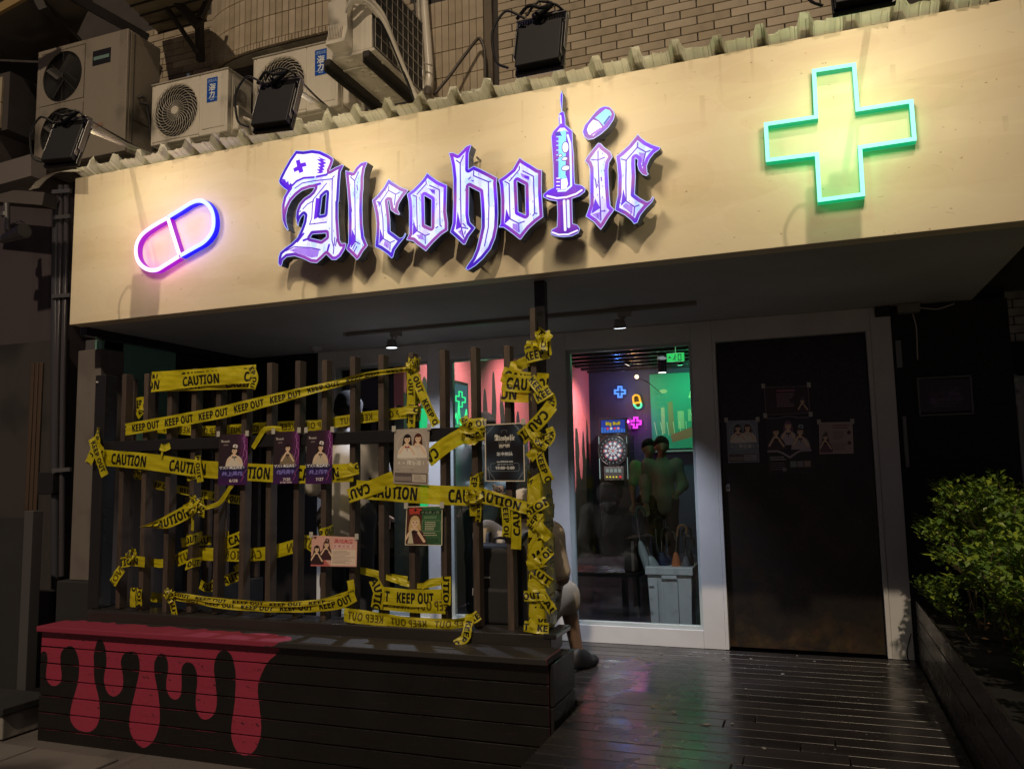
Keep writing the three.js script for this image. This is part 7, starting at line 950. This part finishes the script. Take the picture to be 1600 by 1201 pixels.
function handBones(w, dir, palmN, curl, s) {        // palm and five fingers growing from the wrist
  const d = dir.clone().normalize(), n = palmN.clone().normalize(), side = new THREE.Vector3().crossVectors(d, n).normalize(), L = [], at = (f, a, h = 0) => w.clone().addScaledVector(d, f * s).addScaledVector(side, a * s).addScaledVector(n, h * s);
  L.push([at(0.0, 0), at(0.075, 0.018), 0.022 * s, 0.022 * s], [at(0.01, 0), at(0.078, -0.020), 0.022 * s, 0.020 * s]);
  [[0.030, 0.072], [0.010, 0.082], [-0.010, 0.077], [-0.029, 0.060]].forEach(([a, l]) => { let p = at(0.085, a), dirn = d.clone(); for (let k = 0; k < 3; k++) { dirn = dirn.clone().addScaledVector(n, curl * (0.5 + k * 0.5)).normalize(); const q = p.clone().addScaledVector(dirn, l * [0.45, 0.32, 0.23][k] * s); L.push([p, q, (0.0095 - k * 0.001) * s, (0.0085 - k * 0.001) * s]); p = q; } });
  const t0 = at(0.02, 0.026), t1 = at(0.055, 0.052, 0.012), t2 = at(0.085, 0.058, 0.024); L.push([t0, t1, 0.013 * s, 0.011 * s], [t1, t2, 0.011 * s, 0.009 * s]); return L;
}
function person(label, pose, look) {
  const { pos, yaw = 0, s = 1 } = pose, o = thing('person', label, 'person', pos); o.rotation.y = yaw; const J = {}; for (const k in pose.j) J[k] = V(...pose.j[k]).multiplyScalar(s);
  const b = (a, c, r, q) => [J[a], J[c], r * s, q * s], skinM = M(...(look.skin || [0.42, 0.26, 0.18]), { rgh: 0.5 });
  const up = J.head.clone().sub(J.neck).normalize(), f0 = V(0, 0, 1), fwd = f0.clone().addScaledVector(up, -f0.dot(up)).normalize(), rt = new THREE.Vector3().crossVectors(up, fwd).normalize(), H = (x, y, z) => J.head.clone().addScaledVector(rt, x * s).addScaledVector(up, y * s).addScaledVector(fwd, z * s);
  const head = [[H(0, 0.035, -0.015), H(0, 0.02, 0.01), 0.083 * s, 0.078 * s], [H(0, -0.045, 0.035), H(0, -0.075, 0.045), 0.052 * s, 0.036 * s], [H(0, 0.01, 0.085), H(0, -0.025, 0.100), 0.010 * s, 0.014 * s], [H(0.078, 0.0, -0.005), H(0.080, -0.03, 0.0), 0.012 * s, 0.010 * s], [H(-0.078, 0.0, -0.005), H(-0.080, -0.03, 0.0), 0.012 * s, 0.010 * s], [H(0, -0.062, 0.078), H(0, -0.062, 0.080), 0.014 * s, 0.014 * s]];
  const bones = [...head, [J.neck, H(0, -0.05, -0.01), 0.050 * s, 0.048 * s], b('chest', 'neck', 0.10, 0.055), b('pelvis', 'chest', 0.11, 0.115)];
  for (const k of ['L', 'R']) bones.push(b('chest', 'sh' + k, 0.09, 0.055), b('sh' + k, 'el' + k, 0.048, 0.036), b('el' + k, 'wr' + k, 0.038, 0.025), b('pelvis', 'hip' + k, 0.10, 0.085), b('hip' + k, 'kn' + k, 0.080, 0.052), b('kn' + k, 'an' + k, 0.055, 0.036));
  const body = skin3(bones, 0.014 * s, 0.014), hands = []; for (const k of ['L', 'R']) hands.push(skin3(handBones(J['wr' + k], J['wr' + k].clone().sub(J['el' + k]), V(...(pose.palm || [0, 0, 1])), pose.curl ?? 0.35, s), 0.005, 0.0055, 0.02));
  mesh('body', [body, skin3(head, 0.010 * s, 0.007), ...hands], skinM, o);
  for (const k of [-1, 1]) { mesh('eye', [ball(H(k * 0.032, 0.005, 0.068), 0.011 * s, 10, 8)], M(0.02, 0.015, 0.012, { rgh: 0.2 }), o); }
  const sl = look.sleeve ?? 0.75, shirt = [b('chest', 'neck', 0.115, 0.066), b('pelvis', 'chest', 0.130, 0.132)]; for (const k of ['L', 'R']) { const e = J['sh' + k].clone().lerp(J['el' + k], Math.min(1, sl)); shirt.push(b('chest', 'sh' + k, 0.108, 0.072), [J['sh' + k], e, 0.070 * s, 0.062 * s]); if (sl > 1) shirt.push([J['el' + k], J['el' + k].clone().lerp(J['wr' + k], sl - 1), 0.058 * s, 0.044 * s]); }
  if (look.hem) shirt.push([J.pelvis, J.pelvis.clone().add(V(0, -look.hem, 0)), 0.142 * s, 0.135 * s]);
  const sg = skin3(shirt, 0.022 * s, 0.013), sp2 = sg.attributes.position, sn = sg.attributes.normal; for (let i = 0; i < sp2.count; i++) { const x = sp2.getX(i), y = sp2.getY(i), z = sp2.getZ(i), w = 0.005 * Math.sin(y * 38 + x * 26 + 3 * Math.sin(x * 17)) + 0.004 * Math.sin(x * 50 - y * 22 + z * 30); sp2.setXYZ(i, x + sn.getX(i) * w, y + sn.getY(i) * w, z + sn.getZ(i) * w); } sg.computeVertexNormals();
  mesh('shirt', [sg], M(...look.shirt, { rgh: 0.8, bumpMap: rep(fineBump, 4), bumpScale: 0.001 }), o);
  const tr = []; for (const k of ['L', 'R']) tr.push(b('pelvis', 'hip' + k, 0.118, 0.100), b('hip' + k, 'kn' + k, 0.098, 0.072)); const cut = look.shorts ? 0.15 : 0.92; for (const k of ['L', 'R']) tr.push([J['kn' + k], J['kn' + k].clone().lerp(J['an' + k], cut), 0.074 * s, (look.shorts ? 0.074 : 0.060) * s]);
  mesh('trousers', [skin3(tr, 0.016 * s, 0.014)], M(...look.legs, { rgh: 0.85 }), o);
  for (const k of ['L', 'R']) { const t = J['an' + k], d = V(...(pose.toe || [0, 0, 1])).normalize(), q = (f, y) => t.clone().addScaledVector(d, f * s).add(V(0, y * s, 0)); mesh('shoe', [skin3([[q(-0.04, -0.035), q(0.06, -0.04), 0.042 * s, 0.042 * s], [q(0.06, -0.045), q(0.15, -0.055), 0.044 * s, 0.034 * s], [q(-0.02, 0.01), q(0.03, -0.01), 0.046 * s, 0.042 * s]], 0.014, 0.010)], M(...(look.shoe || [0.02, 0.02, 0.022]), { rgh: 0.5 }), o); }
  const hair = [[H(0, 0.055, -0.028), H(0, 0.045, -0.01), 0.086 * s, 0.086 * s], [H(0, 0.0, -0.055), H(0, -0.04, -0.05), 0.066 * s, 0.048 * s], [H(0.06, 0.05, 0.0), H(0.07, 0.0, -0.02), 0.03 * s, 0.022 * s], [H(-0.06, 0.05, 0.0), H(-0.07, 0.0, -0.02), 0.03 * s, 0.022 * s], [H(-0.04, 0.085, 0.05), H(0.045, 0.085, 0.05), 0.028 * s, 0.026 * s]];
  if (look.cap) { const cg = skin3([[H(0, 0.06, -0.018), H(0, 0.05, -0.01), 0.094 * s, 0.094 * s]], 0.01, 0.008), br = skin3([[H(-0.06, 0.03, 0.10), H(0.06, 0.03, 0.10), 0.018 * s, 0.018 * s], [H(0, 0.025, 0.07), H(0, 0.02, 0.15), 0.02 * s, 0.014 * s]], 0.014, 0.007); mesh('cap', [cg, br], M(...look.cap, { rgh: 0.85 }), o); mesh('hair', [skin3([[H(0, 0.0, -0.045), H(0, -0.03, -0.045), 0.07 * s, 0.056 * s]], 0.01, 0.008)], M(0.012, 0.010, 0.010, { rgh: 0.5 }), o); } else mesh('hair', [skin3(hair, 0.012, 0.008)], M(0.010, 0.008, 0.008, { rgh: 0.85, bumpMap: rep(grain, 8), bumpScale: 0.004 }), o);
  return o;
}
const standing = (o = {}) => ({ head: [0, 1.60, 0.01], neck: [0, 1.44, -0.01], chest: [0, 1.24, -0.01], pelvis: [0, 0.95, 0], shL: [0.185, 1.37, -0.01], shR: [-0.185, 1.37, -0.01], elL: [0.235, 1.10, -0.02], elR: [-0.235, 1.10, -0.02], wrL: [0.235, 0.86, 0.07], wrR: [-0.235, 0.86, 0.07], hipL: [0.09, 0.90, 0], hipR: [-0.09, 0.90, 0], knL: [0.10, 0.49, 0.02], knR: [-0.10, 0.49, 0.02], anL: [0.105, 0.085, -0.02], anR: [-0.105, 0.085, -0.02], ...o });
person('person standing behind the slats with their back turned, in a pale shirt and dark trousers', { pos: [-2.93, 0, 0.90], yaw: Math.PI + 0.25, s: 1.02, j: standing({ elL: [0.25, 1.10, 0.04], elR: [-0.25, 1.10, 0.03], wrL: [0.16, 0.98, 0.24], wrR: [-0.20, 0.90, 0.20], head: [0.0, 1.59, 0.03] }), palm: [0, 1, 0.3] }, { shirt: [0.52, 0.48, 0.44], legs: [0.03, 0.032, 0.045], sleeve: 1.0, hem: 0.14 });
person('person in a light blue shirt standing inside behind the middle window', { pos: [-2.66, 0, -0.85], yaw: 0.7, s: 1.0, j: standing({ elL: [0.24, 1.12, 0.02], elR: [-0.22, 1.10, 0.06], wrL: [0.08, 1.06, 0.24], wrR: [-0.05, 1.02, 0.27], head: [0, 1.57, 0.06] }), palm: [0.4, 0.8, 0], curl: 0.6 }, { shirt: [0.28, 0.42, 0.56], legs: [0.03, 0.03, 0.04], sleeve: 1.85, hem: 0.08 });
{ // seated with the back to the street
  person('person in a beige cap and shirt sitting behind the screen post, seen from behind', { pos: [-1.625, 0, 1.14], yaw: Math.PI - 0.06, s: 1, j: { head: [0.01, 0.945, 0.11], neck: [0, 0.845, 0.03], chest: [0, 0.70, -0.01], pelvis: [0, 0.40, -0.02], shL: [0.20, 0.83, 0.0], shR: [-0.20, 0.83, 0.0], elL: [0.26, 0.59, 0.05], elR: [-0.245, 0.59, 0.05], wrL: [0.15, 0.50, 0.25], wrR: [-0.14, 0.50, 0.26], hipL: [0.10, 0.37, 0.03], hipR: [-0.10, 0.37, 0.03], knL: [0.17, 0.44, 0.36], knR: [-0.165, 0.45, 0.33], anL: [0.18, 0.085, 0.34], anR: [-0.215, 0.085, 0.38] }, palm: [0, 1, 0], toe: [-0.35, 0, 1] }, { shirt: [0.56, 0.47, 0.37], legs: [0.34, 0.28, 0.20], cap: [0.62, 0.53, 0.43], sleeve: 0.85, shorts: true, skin: [0.20, 0.125, 0.085], shoe: [0.015, 0.015, 0.017] });
  const st = thing('low_stool', 'low dark stool under the seated person', 'stool', [-1.625, 0, 1.12]); mesh('seat', [rbox(-0.17, 0.17, 0.23, 0.265, -0.15, 0.15, 0.01)], mats.black, st); for (const [x, z] of [[-0.14, -0.12], [0.14, -0.12], [-0.14, 0.12], [0.14, 0.12]]) mesh('leg', [cyl(V(x, 0, z), V(x * 0.9, 0.23, z * 0.9), 0.012)], mats.iron, st);
  const p = thing('backpack', 'black backpack worn by the seated person', 'backpack', [-1.665, 0.34, 1.36]), bm = M(0.020, 0.020, 0.023, { rgh: 0.6, bumpMap: rep(fineBump, 6), bumpScale: 0.001 }); p.rotation.y = -0.05; mesh('main_bag', [rbox(-0.15, 0.15, 0, 0.46, -0.09, 0.06, 0.05, 3)], bm, p); mesh('front_pocket', [rbox(-0.12, 0.12, 0.03, 0.23, 0.05, 0.10, 0.03, 3)], bm, p); mesh('top_handle', [tube([V(-0.04, 0.45, -0.03), V(-0.03, 0.485, -0.03), V(0.03, 0.485, -0.03), V(0.04, 0.45, -0.03)], 0.008)], bm, p); for (const x of [-1, 1]) mesh('strap', [tube([V(x * 0.09, 0.44, -0.06), V(x * 0.12, 0.50, -0.14), V(x * 0.13, 0.42, -0.24)], 0.016)], bm, p); mesh('brand_patch', [rbox(-0.075, -0.025, 0.275, 0.285, 0.06, 0.0635, 0.001)], M(0.5, 0.5, 0.5), p); for (const x of [-0.13, 0.13]) mesh('zip_pull', [rbox(x - 0.003, x + 0.003, 0.18, 0.22, 0.06, 0.066, 0.002)], M(0.45, 0.45, 0.45), p);
}
person('person with short dark hair in an open jacket, placed inside to stand in for a reflection in the right window', { pos: [pz(1034, 700, -3.9).x, 0, -3.9], yaw: 0.25, s: 0.91, j: standing({ elL: [0.25, 1.1, 0.0], wrL: [0.16, 1.0, 0.2] }) }, { shirt: [0.26, 0.28, 0.24], legs: [0.02, 0.02, 0.025], sleeve: 1.8, hem: 0.10, skin: [0.32, 0.20, 0.14] });  // this figure and the next stand inside in place of reflections on the glass
person('person in a green shirt half hidden behind the person with the open jacket, also standing in for a window reflection', { pos: [pz(1014, 708, -4.15).x, 0, -4.15], yaw: 0.35, s: 0.90, j: standing() }, { shirt: [0.30, 0.50, 0.26], legs: [0.02, 0.02, 0.025], sleeve: 0.8, hem: 0.10, skin: [0.34, 0.24, 0.15] });

renderer.render(scene, camera);
